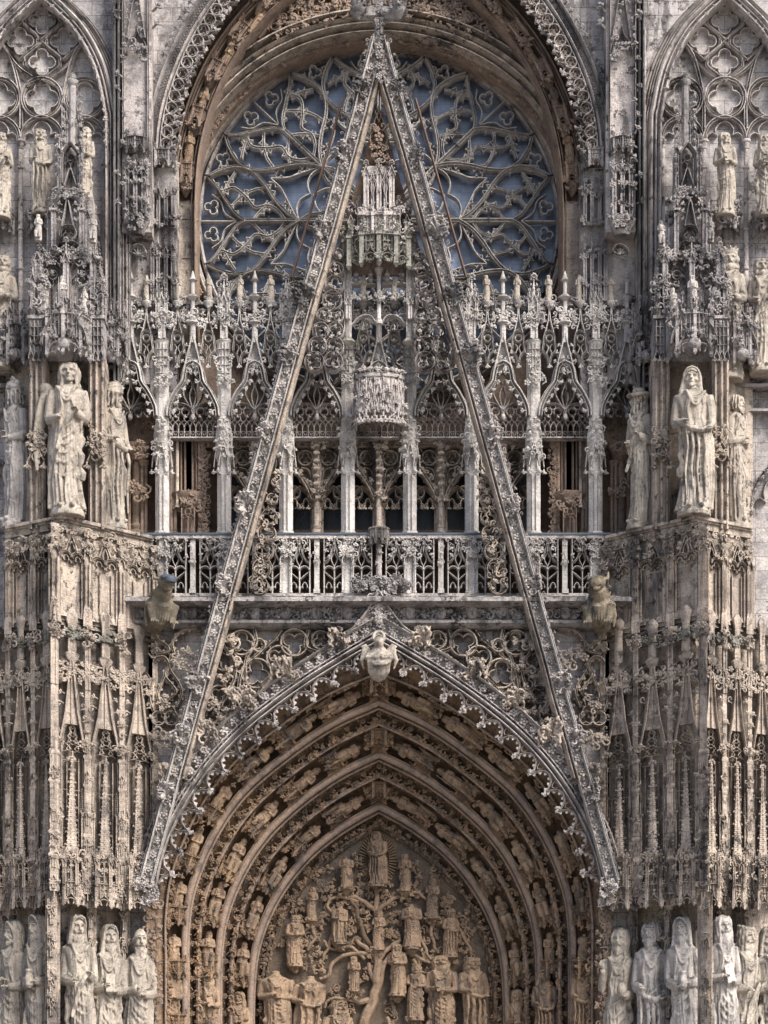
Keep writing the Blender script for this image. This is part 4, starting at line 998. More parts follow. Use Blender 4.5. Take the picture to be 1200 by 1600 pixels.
# ---- inner gallery behind it ---------------------------------------
def inner_gallery():
    root = empty('inner_gallery', cath); rng = random.Random(6); p = Pl(1.4)
    w = MB(); pbox(w, Pl(2.35), 200, 984, 652, 700, .3, 0); pbox(w, Pl(2.35), 200, 984, 828, 960, .3, 0); pbox(w, Pl(.9), 190, 994, 838, 850, 1.6, 0)
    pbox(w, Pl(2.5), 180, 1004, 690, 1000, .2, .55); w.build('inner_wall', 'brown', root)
    for i in range(-2, 3):
        cx = 592 + 97 * i; hid = 0
        g = MB(); 
        for s in (-1, 1): prism(g, Pl(2.5).pt([(cx + s * 6, 830), (cx + s * 6, 700), (cx + s * 44, 700), (cx + s * 44, 830)]), 2.5, 2.56)
        g.build('dark_window', 'dark', root)
        la = MB(); pl_ = Pl(2.47)
        for s in (-1, 1):
            for q in range(-4, 16):
                for u in (-1, 1):
                    x0 = cx + s * 24 + u * (q * 6 - 38 + 0); P0 = np.array((x0, 830.)); P1 = P0 + np.array((u * 32, -52))
                    a, b2 = (cx + 8, cx + 43) if s > 0 else (cx - 43, cx - 8)
                    t0, t1 = sorted(((a - P0[0]) / (P1 - P0)[0], (b2 - P0[0]) / (P1 - P0)[0])); t0, t1 = max(t0, 0), min(t1, 1)
                    if t1 - t0 > .05: bar(la, pl_, [P0 + (P1 - P0) * t0, P0 + (P1 - P0) * t1], .55, .02, 0, PROFBOX)
        la.build('lattice', 'lattice', root)
        m = MB()
        for dx, r, y in ((0, 4.5, -.1), (-5, 2.4, .05), (5, 2.4, .05), (-8.5, 1.8, .2), (8.5, 1.8, .2)): colonnette(m, p, cx + dx, 692, 835, r, y)
        leaves(m, p, [(cx - 9, 693), (cx + 9, 693)], 11, 5, -.2, 2, 2, 'leaf', rng); leaves(m, p, [(cx - 8, 778), (cx + 8, 778)], 10, 6, -.2, 1, 2, 'leaf', rng); leaves(m, p, [(cx - 6, 735), (cx + 6, 735)], 7, 6, -.22, 1, 2, 'leaf', rng)
        for q in range(6): ball(m, at(p, cx, 700 + q * 12, -.25), (.09, .06, .06), 7, 5)
        m.build('mullion', 'warm', root)
        t = MB()
        for s in (-1, 1):
            V = spline([(cx + s * 6, 783), (cx + s * 15, 762), (cx + s * 30, 740), (cx + s * 44, 722)], 8); bar(t, p, V, 6.5, .35, -.2, PROFMOLD); leaves(t, p, offset(V, -s * 5), 7, 6, -.1, 1, 1, 'mix', rng)
            ring(t, p, cx + s * 18, 715, 11.5, 4, .3, .0, 3, 0); ring(t, p, cx + s * 36, 706, 7, 3, .3, .05, 3, 0); ring(t, p, cx + s * 36, 768, 10, 3, .26, .05, 3)
            bar(t, p, spline([(cx + s * 8, 760), (cx + s * 12, 735), (cx + s * 24, 730)], 5), 3, .25, .0); bar(t, p, pointed(min(cx + s * 8, cx + s * 44), max(cx + s * 8, cx + s * 44), 790, 30, 8), 4, .3, -.02, PROFMOLD)
            for u in (17, 35): bar(t, p, trefoil_head(cx + s * u - 8.5, cx + s * u + 8.5, 793, 15, 4), 2.6, .22, .02)
            for u in (13, 22, 30, 40): stamp(t, rng.choice(LEAF), at(p, cx + s * u, 790, -.05), 8 * p.k, pi)
            bar(t, p, [(cx + s * 8, 698), (cx + s * 46, 698)], 3, .3, .0); leaves(t, p, [(cx + s * 12, 692), (cx + s * 44, 692)], 9, 7, .02, 1, 2, 'mix', rng)
            cusps(t, p, V, 14, 6, .1, 0, -s); cusps(t, p, V, 14, 6, .1, 0, s)
            pprism(t, p, [(cx + s * 8, 775), (cx + s * 8, 690), (cx + s * 47, 690), (cx + s * 47, 720), (cx + s * 30, 735), (cx + s * 14, 760)], .08, .36)
        t.build('flying_tracery', 'warm', root)
    for sg in (0, 1):                                           # blank piers at either end
        b = MB()
        pbox(b, Pl(1.45), 280, 310, 640, 774, .8, 0); [bar(b, Pl(1.42), [(x_, 774), (x_, 640)], 4, .2, -.1, PROFROLL) for x_ in (283, 289, 301, 307)]
        for x in (268, 274, 312, 317): colonnette(b, Pl(1.4), x, 640, 835, 2.8, -.05)
        lathe(b, Pl(1.3).x(294), 1.45, [(.12, Pl(1.3).z(800)), (.42, Pl(1.3).z(776)), (.45, Pl(1.3).z(770))], 8, pi / 8); leaves(b, Pl(1.2), [(282, 785), (306, 785)], 12, 5, -.05, 2, 2, 'mix', rng)
        shaft(b, Pl(1.3), 294, 790, 838, 20, .1, 8, pi / 8); panel(b, Pl(1.1), 284, 304, 795, 836, 2, .1, -.1, 2)
        for y in range(650, 830, 22): leaves(b, Pl(1.3), [(319, y), (319, y + 20)], 7, 4, 0, 2, 1, 'mix', rng); lathe(b, Pl(1.3).x(319), 1.45, [(.08, Pl(1.3).z(y + 2)), (.13, Pl(1.3).z(y)), (.08, Pl(1.3).z(y - 2))], 8)
        pbox(b, Pl(1.6), 196, 242, 560, 700, .5, 0); lathe(b, Pl(1.2).x(213), 1.5, [(.2, Pl(1.2).z(716)), (.25, Pl(1.2).z(706)), (.34, Pl(1.2).z(697)), (.36, Pl(1.2).z(690))], 12); colonnette(b, Pl(1.2), 213, 716, 838, 9, .3, False)
        for x in (202, 222, 228): colonnette(b, Pl(1.3), x, 720, 838, 2.6, .0)
        leaves(b, Pl(1.2), [(204, 704), (224, 704)], 10, 5, -.1, 2, 2, 'mix', rng); leaves(b, Pl(1.2), [(206, 762), (224, 768)], 12, 6, -.1, 2, 3, 'mix', rng)
        leaves(b, Pl(1.3), spline([(214, 590), (222, 625), (240, 660)]), 11, 6, .2, 3, 4, 'rose', rng)
        b.build('blank_pier', 'brown', root, bool(sg))
inner_gallery()

# ---- balustrade and cornice -----------------------------------------
PB = Pl(.45)
def balustrade():
    root = empty('balustrade', cath); rng = random.Random(8); p = PB
    r = MB(); pbox(r, p, 208, 976, 836, 841, .4, .0); pbox(r, p, 208, 976, 928, 936, .5, -.08); r.build('rail', 'pale', root)
    le = MB(); pbox(le, p, 208, 976, 832.5, 835.6, .42, -.02); le.build('lead_capping', 'lead', root)
    for px in PX:
        b = MB(); x = p.x(px); z = p.z; rr = 10.5 * p.k
        lathe(b, x, p.y + .2, [(rr * 1.25, z(940)), (rr * 1.25, z(930)), (rr, z(925)), (rr * .95, z(836)), (rr * 1.1, z(832)), (rr * 1.1, z(829))], 8, pi / 8)
        bar(b, p, ogee(px - 9, px + 9, 878, 18, 5), 2, .08, -.08); leaves(b, p, [(px - 9, 862), (px + 9, 862)], 9, 5, -.05, 2, 2, 'mix', rng)
        for q in (-8, 8): stamp(b, LEAF[1], at(p, px + q, 878, -.08), 8 * p.k, pi); colonnette(b, p, px + q, 882, 926, 1.6, .02)
        leaves(b, p, [(px - 9, 848), (px + 9, 848)], 8, 6, -.03, 1, 2, 'mix', rng)
        b.build('post', 'clean', root)
    cs = sorted([592 + 97 * i for i in range(-3, 4)])
    for cx in cs:
        b = MB(); shaft(b, p, cx, 842, 930, 8, .12, 4); bar(b, p, ogee(cx - 5, cx + 5, 880, 10, 4), 1.4, .06, -.06)
        for y in (846, 858, 870, 884): stamp(b, rng.choice(LEAF), at(p, cx + rng.uniform(-2, 2), y, -.08), 8 * p.k, rng.uniform(-1, 1))
        pbox(b, p, cx - 5, cx + 5, 921, 930, .1, -.08); b.build('baluster', 'clean', root)
    for q in range(-8, 8):
        cx = 592 + 48.5 * (q + .5) + (-3 if q % 2 else 3) * (1 if q % 2 == 0 else 1); hw = 16
        if q in (-8, 7): cx = 592 + (370 if q > 0 else -370); hw = 14
        b = MB()
        bar(b, p, [(cx - hw, 930), (cx - hw, 842)], 2.6, .24, .0); bar(b, p, [(cx + hw, 930), (cx + hw, 842)], 2.6, .24, .0); bar(b, p, [(cx, 928), (cx, 884)], 2.6, .22, .0); bar(b, p, [(cx, 862), (cx, 838)], 2.4, .2, -.02)
        for s in (-1, 1):
            bar(b, p, pointed(min(cx, cx + s * hw), max(cx, cx + s * hw), 892, 8, 6), 2.4, .2, .0); bar(b, p, spline([(cx, 905), (cx + s * hw * .6, 897), (cx + s * hw, 892)], 4), 2, .18, .02)
            bar(b, p, trefoil_head(min(cx + s * 1, cx + s * hw), max(cx + s * 1, cx + s * hw), 922, 13, 4), 1.8, .16, .03)
            bar(b, p, spline([(cx + s * hw, 878), (cx + s * hw * .7, 876), (cx + s * hw * .35, 866), (cx, 846)], 6), 3, .24, -.04, PROFMOLD); bar(b, p, spline([(cx, 884), (cx + s * hw * .3, 872), (cx, 862)], 5), 2, .16, .04)
            bar(b, p, spline([(cx + s * hw, 846), (cx + s * hw * .55, 850), (cx + s * hw * .25, 862)], 4), 1.8, .16, .04); bar(b, p, circ(cx + s * hw * .62, 853, 4, 14), 1.6, .14, .04, closed=True)
            for yy, u in ((852, .3), (862, .55), (872, .85), (846, .8)): stamp(b, rng.choice(LEAF + CURL), at(p, cx + s * hw * u, yy, -.02), 8 * p.k, rng.uniform(-1.5, 1.5))
        finial(b, p, cx, 839, 7, -.05, rng); b.build('pierced_panel', 'clean', root)
    for sg in (-1, 1):
        b = MB(); pbox(b, p, 592 + sg * 392 - 8, 592 + sg * 392 + 8, 836, 936, .4, .02); b.build('end_post', 'warm', root)
    # the bracket with its little capital in the middle
    b = MB(); canopy(b, p.x(592), p.y + .05, p.z(852), 30 * p.k, 26 * p.k, 5, .8, 1, rng, False); shaft(b, p, 592, 852, 912, 9, -.02, 8, pi / 8); b.build('capital', 'pale', root)
    f = MB()
    for k in range(26):
        x = 592 + rng.uniform(-42, 42); stamp(f, rng.choice(CROCK), at(p, x, 918 - (1 - (x - 592) ** 2 / 1764) * 0 + rng.uniform(-7, 9), -.2 + rng.uniform(-.1, .1)), 22 * p.k, rng.uniform(-2.5, 2.5), flip=rng.random() < .5)
    lathe(f, p.x(592), p.y - .05, [(.1, p.z(936)), (.3, p.z(926)), (.55, p.z(915)), (.5, p.z(910))], 10, 0, 1, .6); f.build('leaf_bracket', 'grey', root)
balustrade()
def cornice():
    root = empty('cornice', cath); rng = random.Random(9); p = Pl(.2)
    b = MB(); y = p.y
    prof = [(-.42, p.z(937)), (-.5, p.z(940)), (-.5, p.z(946)), (-.3, p.z(949)), (.05, p.z(951)), (.05, p.z(968)), (-.12, p.z(970)), (-.16, p.z(975)), (0, p.z(979)), (.12, p.z(981)), (.8, p.z(981)), (.8, p.z(937))]
    def run(x0, x1, dy=0):
        n = len(prof); V = [(x, y + dy + q, z) for x in (x0, x1) for q, z in prof]; b.add(V, [(i, (i + 1) % n, n + (i + 1) % n, n + i) for i in range(n)], [(0, i, i + 1) for i in range(1, n - 1)] + [(n, n + i + 1, n + i) for i in range(1, n - 1)])
    run(p.x(172), p.x(1012)); b.build('slab', 'grey', root)
    for i in range(-8, 8):
        c = MB(); x0 = 592 + 48.5 * i; vine(c, p, [(x0 + 5, 960), (x0 + 44, 960)], 20, 22, .0, rng, rng.uniform(0, 6)); leaves(c, p, [(x0 + 6, 957), (x0 + 43, 963)], 12, 6, .02, 1, 4, 'curl', rng); c.build('leaf_frieze', 'grey', root)
    for i in range(-7, 8):
        if i in (0,) or abs(i) > 6: continue
        h = MB(); x, yy, z = at(p, 592 + 48.5 * i, 959, -.02); ball(h, (x, yy, z), (.14, .15, .17), 12, 9); tube(h, [(x, yy - .14, z + .03), (x, yy - .18, z - .03)], [.02, .03], 6)
        for s in (-1, 1): ball(h, (x + s * .055, yy - .125, z + .03), (.03, .02, .02), 6, 4); stamp(h, LEAF[0], (x + s * .13, yy, z - .05), .18, s * .6)
        ball(h, (x, yy + .02, z + .08), (.16, .15, .12), 10, 7); tube(h, [(x - .04, yy - .14, z - .07), (x + .04, yy - .14, z - .07)], .016, 5); h.build('head_boss', 'grey', root)
cornice()

# ---- the steep openwork gable ----------------------------------------
def rakex(y): return 348 + (940 - y) * .2768
def gable():
    root = empty('gable', cath); rng = random.Random(10); p = Pl(-.4)
    for sg in (0, 1):
        mir = bool(sg)
        Lr = resample([(rakex(1378), 1378), (rakex(58), 58)], 4); jw = np.cumsum(np.random.RandomState(3 + sg).normal(0, .16, len(Lr))); jw -= np.linspace(0, jw[-1], len(jw)); Lr = Lr + np.c_[np.clip(jw, -1.2, 1.2), jw * 0]
        b = MB(); bar(b, p, Lr, 14, .3, .16, PROFBOX); bar(b, p, offset(Lr, 8.4), 3, .48, .0, PROFROLL); bar(b, p, offset(Lr, -8.4), 4.4, .5, -.05, PROFROLL); b.build('rake', 'clean', root, mir)
        w = MB(); Lw = Lr[Lr[:, 1] < 1215]; bar(w, p, offset(Lw, 14), 7.5, .4, .04, PROFROLL); w.build('inner_moulding', 'warm', root, mir)
        o = MB(); bar(o, p, offset(Lr, -12), 5, .44, .08, PROFBAR); leaves(o, p, offset(Lr, -14), 5.5, 8, .1, 1, 1.5, 'mix', rng); o.build('weathered_edge', 'grey', root, mir)
        f = MB(); R = resample(Lr, 11.2); N, T = normals2(R)
        for i, c in enumerate(R):
            th = atan2(T[i][0], -T[i][1])
            if i % 2 == 0: stamp(f, rng.choice(ROSE), at(p, c[0], c[1], .1), 12 * p.k, rng.uniform(0, 6))
            else:
                for s in (-1, 1): stamp(f, rng.choice(LEAF), at(p, *(c + N[i] * s * 1.5 - T[i] * s * 1), .1), 9.5 * p.k, th + s * 1.0 + (0 if s > 0 else pi) * 0)
            for s in (-1, 1): stamp(f, rng.choice(LEAF), at(p, *(c + N[i] * s * 4.6 + T[i] * 4), .1), 5.5 * p.k, th + s * 1.3)
        f.build('leaf_band', 'pale', root, mir)
        for k, (px, py) in enumerate(((531, 128), (508, 232), (478, 352), (447, 452), (428, 548), (386, 668), (363, 780), (318, 905), (268, 1058), (262, 1142), (236, 1230))):
            px = rakex(py) - 23; c = MB(); s = rng.uniform(27, 42) * p.k
            stamp(c, CROCK[k % 4], at(p, px + 16, py + 12, .12), (s, s * 1.1, s), -1.15 + rng.uniform(-.25, .25)); stamp(c, CROCK[(k + 1) % 4], at(p, px + 12, py + 2, .05), s * .75, -.5, flip=True)
            tube(c, [(p.x(px + 24), p.y + .3, p.z(py + 18)), (p.x(px + 8), p.y + .2, p.z(py + 10))], [.16, .12], 7); c.build('crocket', ('soot' if k % 3 == 0 else 'grey') if py < 600 else 'pale', root, mir)
        r = MB(); pr = Pl(.0); R2 = [(rakex(430) - 34, 430), (rakex(150) - 32, 150)]; bar(r, pr, R2, 4, .1, .1, PROFROLL); r.build('strut', 'iron', root, mir)
        # tracery between rake and pillar
        t = MB(); q = Pl(-.1); below = False
        for y in range(252, 575, 24):
            x0, x1 = rakex(y + 10) + 27, (543 if y > 330 else 562) - 8
            wd = x1 - x0
            if wd < 9: continue
            if y > 330 and t.n and not below: t.build('rake_tracery', 'pale', root, mir); t = MB()
            below = y > 330
            n = max(1, int(round(wd / 25.))); R = min(13.5, wd / n / 2)
            for i in range(n):
                cx = x1 - wd / n * (i + .5); bar(t, q, circ(cx, y, R + 1, 22), 3.0, .24, .0, PROFMOLD, closed=True); bar(t, q, foil(cx, y, R - 1.5, 3 + (i + y) % 2, rng.uniform(0, 6), None, 6), 1.6, .14, .04, closed=True)
                for a in range(4): stamp(t, rng.choice(LEAF), at(q, cx + rng.uniform(-.8, .8) * R, y + rng.uniform(-.8, .8) * R, .02), 6.5 * q.k, rng.uniform(0, 6.3))
        t.build('rake_tracery', 'pale', root, mir)
        for y in range(590, 930, 27):
            x0 = rakex(y + 8) + 27; t = MB()
            for lim in (446, 349):
                if 6 < lim - 12 - x0 < 60:
                    wd = lim - 12 - x0; cx = x0 + wd * .45; R = min(14, wd * .5); bar(t, q, circ(cx, y, R, 20), 2.2, .2, .0, closed=True)
                    bar(t, q, foil(cx, y, R - 2, 3, rng.uniform(0, 6), None, 6), 1.5, .14, .04, closed=True)
                    for a in range(7): stamp(t, rng.choice(LEAF + CURL), at(q, cx + rng.uniform(-1, 1) * R, y + rng.uniform(-14, 14), .0), 9 * q.k, rng.uniform(0, 6.3))
            if t.n: t.build('leafy_roundel', 'warm', root, mir)
    # apex
    c = MB(); 
    for y in (72, 88, 104, 120): stamp(c, rng.choice(ROSE), at(p, 592, y, -.02), 11 * p.k, 0); leaves(c, p, [(587, y + 6), (597, y + 6)], 7, 5, .0, 1, 1, 'leaf', rng)
    shaft(c, p, 592, -40, 70, 12, .15, 6); 
    for y in range(-35, 66, 13): leaves(c, p, [(588, y), (596, y)], 8, 5, -.02, 1, 2, 'mix', rng)
    pprism(c, p, [(578, 118), (589, 60), (595, 60), (606, 118), (592, 96)], .3, .1); c.build('apex', 'grey', root)
    fi = MB()
    for s in (-1, 1):
        lathe(fi, p.x(592 + s * 32), p.y - .1, [(.04, p.z(34)), (.11, p.z(28)), (.20, p.z(24)), (.22, p.z(19)), (.15, p.z(15)), (.2, p.z(8)), (.14, p.z(-8))], 10); 
        for k in range(7): stamp(fi, rng.choice(CROCK), at(p, 592 + s * (28 + rng.uniform(-10, 9)), 14 + rng.uniform(-24, 8), -.1 + rng.uniform(-.2, .1)), 12 * p.k, rng.uniform(0, 6))
        tube(fi, [(p.x(592), p.y + .2, p.z(15)), (p.x(592 + s * 30), p.y, p.z(22))], [.2, .16], 7)
    fi.build('finial', 'grey', root)
    # inside the gable: apex tracery
    t = MB(); q = Pl(-.1)
    bar(t, q, [(586, 172), (592, 190), (598, 172)], 2.4, .2); bar(t, q, ogee(583, 601, 205, 40, 6), 2.4, .22, .0); ring(t, q, 592, 216, 14, 2.6, .2, 0, 4); ring(t, q, 592, 240, 12, 2.4, .2, 0, 3)
    stamp(t, ROSE[0], at(q, 592, 217, -.08), 15 * q.k); 
    for y in (203, 230, 240, 248): leaves(t, q, [(582, y), (602, y)], 9, 6, -.04, 1, 2, 'mix', rng)
    pprism(t, q, [(592, 150), (rakex(420) + 24, 420), (1184 - rakex(420) - 24, 420)], .1, .42); t.build('apex_tracery', 'brown', root)
    # group of canopied niches
    n = MB(); q = Pl(-.25)
    for cx, y0, w in ((572, 248, 9), (592, 246, 8), (612, 248, 9), (561, 300, 6), (623, 300, 6), (548, 335, 8), (636, 335, 8), (582, 262, 5), (602, 262, 5)):
        pinnacle(n, q, cx, y0, 384, w, .05 if abs(cx - 592) < 25 else .2, .18, rng)
    for cx in (582, 602):
        bar(n, q, ogee(cx - 9, cx + 9, 300, 34, 6), 2.4, .2, -.05); pbox(n, q, cx - 8, cx + 8, 255, 330, .15, .15); bar(n, q, [(cx - 8, 275), (cx, 308), (cx + 8, 275)], 2, .15, -.05)
    for y in (330, 334, 360, 378): leaves(n, q, [(558, y), (626, y)], 8, 5, -.06, 1, 2, 'mix', rng)
    pbox(n, q, 560, 624, 332, 338, .3, -.1); canopy(n, q.x(592), q.y + .25, q.z(386), 62 * q.k, 50 * q.k, 5, .6, 1, rng); n.build('niche_cluster', 'pale', root)
    d = MB(); canopy(d, q.x(592), q.y + .35, q.z(412), 108 * q.k, 44 * q.k, 6, .5, 1, rng)
    for x in (545, 560, 576, 592, 608, 624, 639): stamp(d, rng.choice(CROCK), at(q, x, 408, -.35 + abs(x - 592) / 47 * .6), 14 * q.k, pi)
    d.build('tower_canopy', 'mossy', root)
    # drum shaped canopy
    d = MB(); R = 39 * q.k; cx, cy = q.x(592), q.y + .5; zt, zb = q.z(586), q.z(648); sy = .62
    lathe(d, cx, cy, [(R * .6, zb + .1), (R * .95, zb + .12), (R * .95, zt), (R * 1.03, zt + .02), (R * 1.06, zt + .07), (R, zt + .12), (R * .6, zt + .18)], 36, 0, 1, sy)
    def on(u, z, o=0.): a = -pi / 2 + u; return (cx + (R + o) * cos(a), cy + (R + o) * sy * sin(a), z)
    H = zt - zb
    for i in range(-4, 5):
        u = i * .36
        for s in (-1, 1): tube(d, [on(u + s * x, zb + H * z, .0) for x, z in ((.16, 0), (.17, .12), (.08, .3), (.15, .5), (.05, .75), (0, .95))], .02, 5); tube(d, [on(u + s * x, zb + H * z, -.01) for x, z in ((0, .1), (.08, .2), (.02, .4), (.08, .62))], .02, 5)
        tube(d, [on(u + .18, zb, 0), on(u + .18, zt, 0)], .02, 5)
        for k in range(5): stamp(d, rng.choice(LEAF), on(u + rng.uniform(-.15, .15), zb + H * (.1 + .18 * k), .0), .14, rng.uniform(0, 6))
        for s in (-.09, .09): stamp(d, LEAF[i % 5], on(u + s, zb + .02, 0), .2, pi)
    for k in range(14): stamp(d, rng.choice(LEAF), on(-1.5 + k * .23, zt + .08, .02), .17, rng.uniform(-.5, .5))
    d.build('drum_canopy', 'pale', root)
    # upper tracery tier seen between the inner pillars
    u = MB(); q = Pl(.1)
    for s in (-1, 1):
        for px, w in ((592 + s * 48.5, 11),):
            shaft(u, q, px, 395, 535, w, .15, 8, pi / 8); bar(u, q, [(px - 5, 520), (px - 5, 410)], 1.6, .05, -.05); bar(u, q, [(px + 5, 520), (px + 5, 410)], 1.6, .05, -.05); pinnacle(u, q, px, 452, 500, 7, -.04, .5, rng); lathe(u, q.x(px), q.y + .15, [(.12, q.z(534)), (.2, q.z(532)), (.12, q.z(526))], 8)
        bar(u, q, spline([(592 + s * 3, 505), (592 + s * 14, 492), (592 + s * 30, 494), (592 + s * 42, 506)], 5), 2.4, .2)
        leaves(u, q, [(592 + s * 12, 462), (592 + s * 40, 462)], 8, 5, .0, 1, 3, 'mix', rng); bar(u, q, [(592 + s * 5, 440), (592 + s * 42, 440)], 3.4, .24, .1, PROFROLL)
        for x in (13, 36): lathe(u, q.x(592 + s * x), q.y + .2, [(.03, q.z(438)), (.1, q.z(433)), (.05, q.z(428)), (.08, q.z(424)), (.01, q.z(416))], 8)
    colonnette(u, q, 592, 418, 505, 3.4, .05); leaves(u, q, [(588, 466), (596, 466)], 8, 4, -.05, 2, 1, 'mix', rng); u.build('upper_tracery', 'clean', root)
gable()

# ---- spandrels and portal arch ----------------------------------------
HD = [(226, 1385), (231, 1355), (246, 1305), (276, 1245), (318, 1185), (368, 1132), (423, 1087), (480, 1047), (535, 1013), (575, 990), (592, 981)]
def portal():
    root = empty('portal_arch', cath); rng = random.Random(12); p = Pl(-.1)
    w = MB(); pw = Pl(.62)
    up = spline(HD, 8); pprism(w, pw, np.vstack([up, [(592, 975), (225, 975)]]), .3, 0); pprism(w, pw, mirror_px(np.vstack([up, [(592, 975), (225, 975)]])), .3, 0); pbox(w, Pl(.9), 205, 240, 960, 1420, .4, 0); pbox(w, Pl(.9), 944, 979, 960, 1420, .4, 0); w.build('spandrel_wall', 'ashlar', root)
    for sg in (0, 1):
        mir = bool(sg); q = Pl(.32); t = MB()
        for cx, cy, R, n, ro in ((378, 1004, 19, 3, 0), (352, 1030, 18, 3, 1), (401, 1052, 23, 3, 2), (460, 1004, 21, 3, pi), (436, 1028, 19, 3, 1), (501, 1000, 14, 3, 0), (405, 1008, 10, 3, 0), (365, 1065, 17, 3, 2), (342, 1085, 14, 3, 1), (328, 1120, 13, 3, 0), (375, 1098, 10, 3, 0)):
            ring(t, q, cx, cy, R, 5.2, .28, -.05, n, ro); cusps(t, q, circ(cx, cy, R * .9), R * 1.8, 6, .1, 0, -1)
        for P in ([(398, 984), (400, 1005), (385, 1030), (383, 1065)], [(440, 984), (428, 1000), (405, 1020), (380, 1045), (372, 1080)], [(482, 984), (478, 1010), (500, 1020)], [(520, 984), (530, 1000), (548, 1000)], [(345, 1000), (368, 1050), (345, 1105)], [(430, 1050), (405, 1075), (396, 1095)]):
            S_ = spline(P); bar(t, q, S_, 5.8, .32, -.08, PROFMOLD); cusps(t, q, S_, 16, 6, .12, .02, 1); cusps(t, q, S_, 16, 6, .12, .02, -1, .9)
        for px, py, s in ((362, 1000, 20), (360, 1040, 18), (362, 1075, 20), (345, 1060, 14), (330, 1100, 18), (352, 1108, 18), (340, 1130, 16), (318, 1140, 14)):
            for k in range(5): stamp(t, rng.choice(LEAF + CURL), at(q, px + rng.uniform(-9, 9), py + rng.uniform(-12, 12), -.1), s * .8 * q.k, rng.uniform(0, 6.3))
        # outside the rake
        for S_ in ([(240, 980), (246, 998), (262, 1010), (262, 1018), (244, 1022)], [(312, 982), (286, 985), (270, 1003), (272, 1020)], [(240, 1035), (246, 1028), (258, 1028), (264, 1042), (254, 1065), (247, 1085), (250, 1100)], [(268, 1022), (266, 1045), (280, 1068), (284, 1085), (276, 1105)], [(264, 1042), (258, 1056), (275, 1080), (262, 1095)], [(250, 1100), (256, 1112), (268, 1105), (276, 1118)], [(240, 1060), (234, 1090), (240, 1112)]):
            a = spline(S_); bar(t, q, a, 5, .36, -.1, PROFMOLD); cusps(t, q, a, 15, 6, .12, .0, 1); cusps(t, q, a, 15, 6, .12, .0, -1, .9)
        for cx, cy in ((248, 1122), (268, 1122)): ring(t, q, cx, cy, 11, 4, .3, -.05, 3)
        leaves(t, q, [(272, 1025), (300, 1035)], 13, 6, -.1, 2, 4, 'mix', rng); leaves(t, q, [(236, 1150), (280, 1160)], 13, 6, -.1, 2, 5, 'mix', rng); leaves(t, q, [(250, 1105), (262, 1095)], 10, 6, -.1, 2, 5, 'mix', rng)
        t.build('spandrel_tracery', 'warm', root, mir)
        H = resample(spline(HD, 10), 3.0)
        m = MB(); bar(m, p, offset(H, 12), 13, .5, -.02, PROFMOLD); bar(m, p, offset(H, 4), 3, .46, -.05); m.build('arch_moulding', 'pale', root, mir)
        b = MB(); bar(b, p, offset(H, -6), 17, .4, .2, PROFBOX); bar(b, p, offset(H, -15.5), 6, .6, -.08, PROFROLL)
        hp = spline([(530, 996), (555, 980), (575, 955), (592, 926)], 8); bar(b, p, offset(hp, -2), 6, .5, -.06, PROFROLL); pprism(b, p, np.vstack([hp, [(592, 985), (540, 1005)]]), .3, .12); leaves(b, p, offset(hp, 9), 8, 7, .04, 2, 3, 'mix', rng); leaves(b, p, [(592, 945), (592, 975)], 12, 8, .0, 1, 1, 'rose', rng); b.build('hood', 'pale', root, mir)
        f = MB(); R = resample(offset(H, -6), 10.5); N, T = normals2(R)
        for i, c in enumerate(R):
            th = atan2(T[i][0], -T[i][1])
            stamp(f, ROSE[i % 3] if i % 2 else rng.choice(CURL), at(p, c[0], c[1], .08), 13.5 * p.k, rng.uniform(0, 6))
            for s in (-1, 1): stamp(f, rng.choice(LEAF), at(p, *(c + N[i] * s * 5 + T[i] * 4), .08), 8.5 * p.k, th + s * 1.1)
        f.build('leaf_band', 'pale', root, mir)
        for k, (px, py) in enumerate(((524, 986), (440, 1035), (378, 1080), (322, 1132), (262, 1200))):
            c = MB(); s = rng.uniform(27, 42) * p.k; stamp(c, CROCK[k % 4], at(p, px, py + 14, .0), (s, s, s * 1.25), -.35); stamp(c, CROCK[(k + 2) % 4], at(p, px + 3, py + 2, .0), s * .6, .2, flip=True); stamp(c, CROCK[(k + 1) % 4], at(p, px + 9, py + 20, .05), s * .8, .3); c.build('crocket', 'warm', root, mir)
        # hanging cusped fringe
        u = MB(); Hi = resample(offset(H, 19), 2.0); NI, TI = normals2(Hi); L = len(Hi); st = 19
        nodes = list(range(14, L - 6, st))
        for j, i in enumerate(nodes):
            tip = Hi[i] + NI[i] * 23
            for s in (-1, 1):
                i2 = max(0, min(L - 1, i + s * 10)); e = Hi[i2]
                nd = Hi[i]; arc_ = spline([e + NI[i2] * 1, e * .5 + nd * .5 + NI[i] * 4.5, e * .17 + nd * .83 + NI[i] * 13, tip], 6); bar(u, p, arc_, 3.0, .2, .06, PROFMOLD)
                cusps(u, p, arc_, 11, 6, .1, .1, -s, .55)
                bar(u, p, spline([nd * .75 + e * .25 + NI[i] * 1, nd * .8 + e * .2 + NI[i] * 6, nd + NI[i] * 10], 3), 1.6, .12, .12)
            for k in range(3): stamp(u, rng.choice(LEAF), at(p, tip[0] + rng.uniform(-2, 2), tip[1] + rng.uniform(-2, 2), .05), 7.5 * p.k, rng.uniform(0, 6.3))
        u.build('cusped_fringe', 'pale', root, mir)
portal()

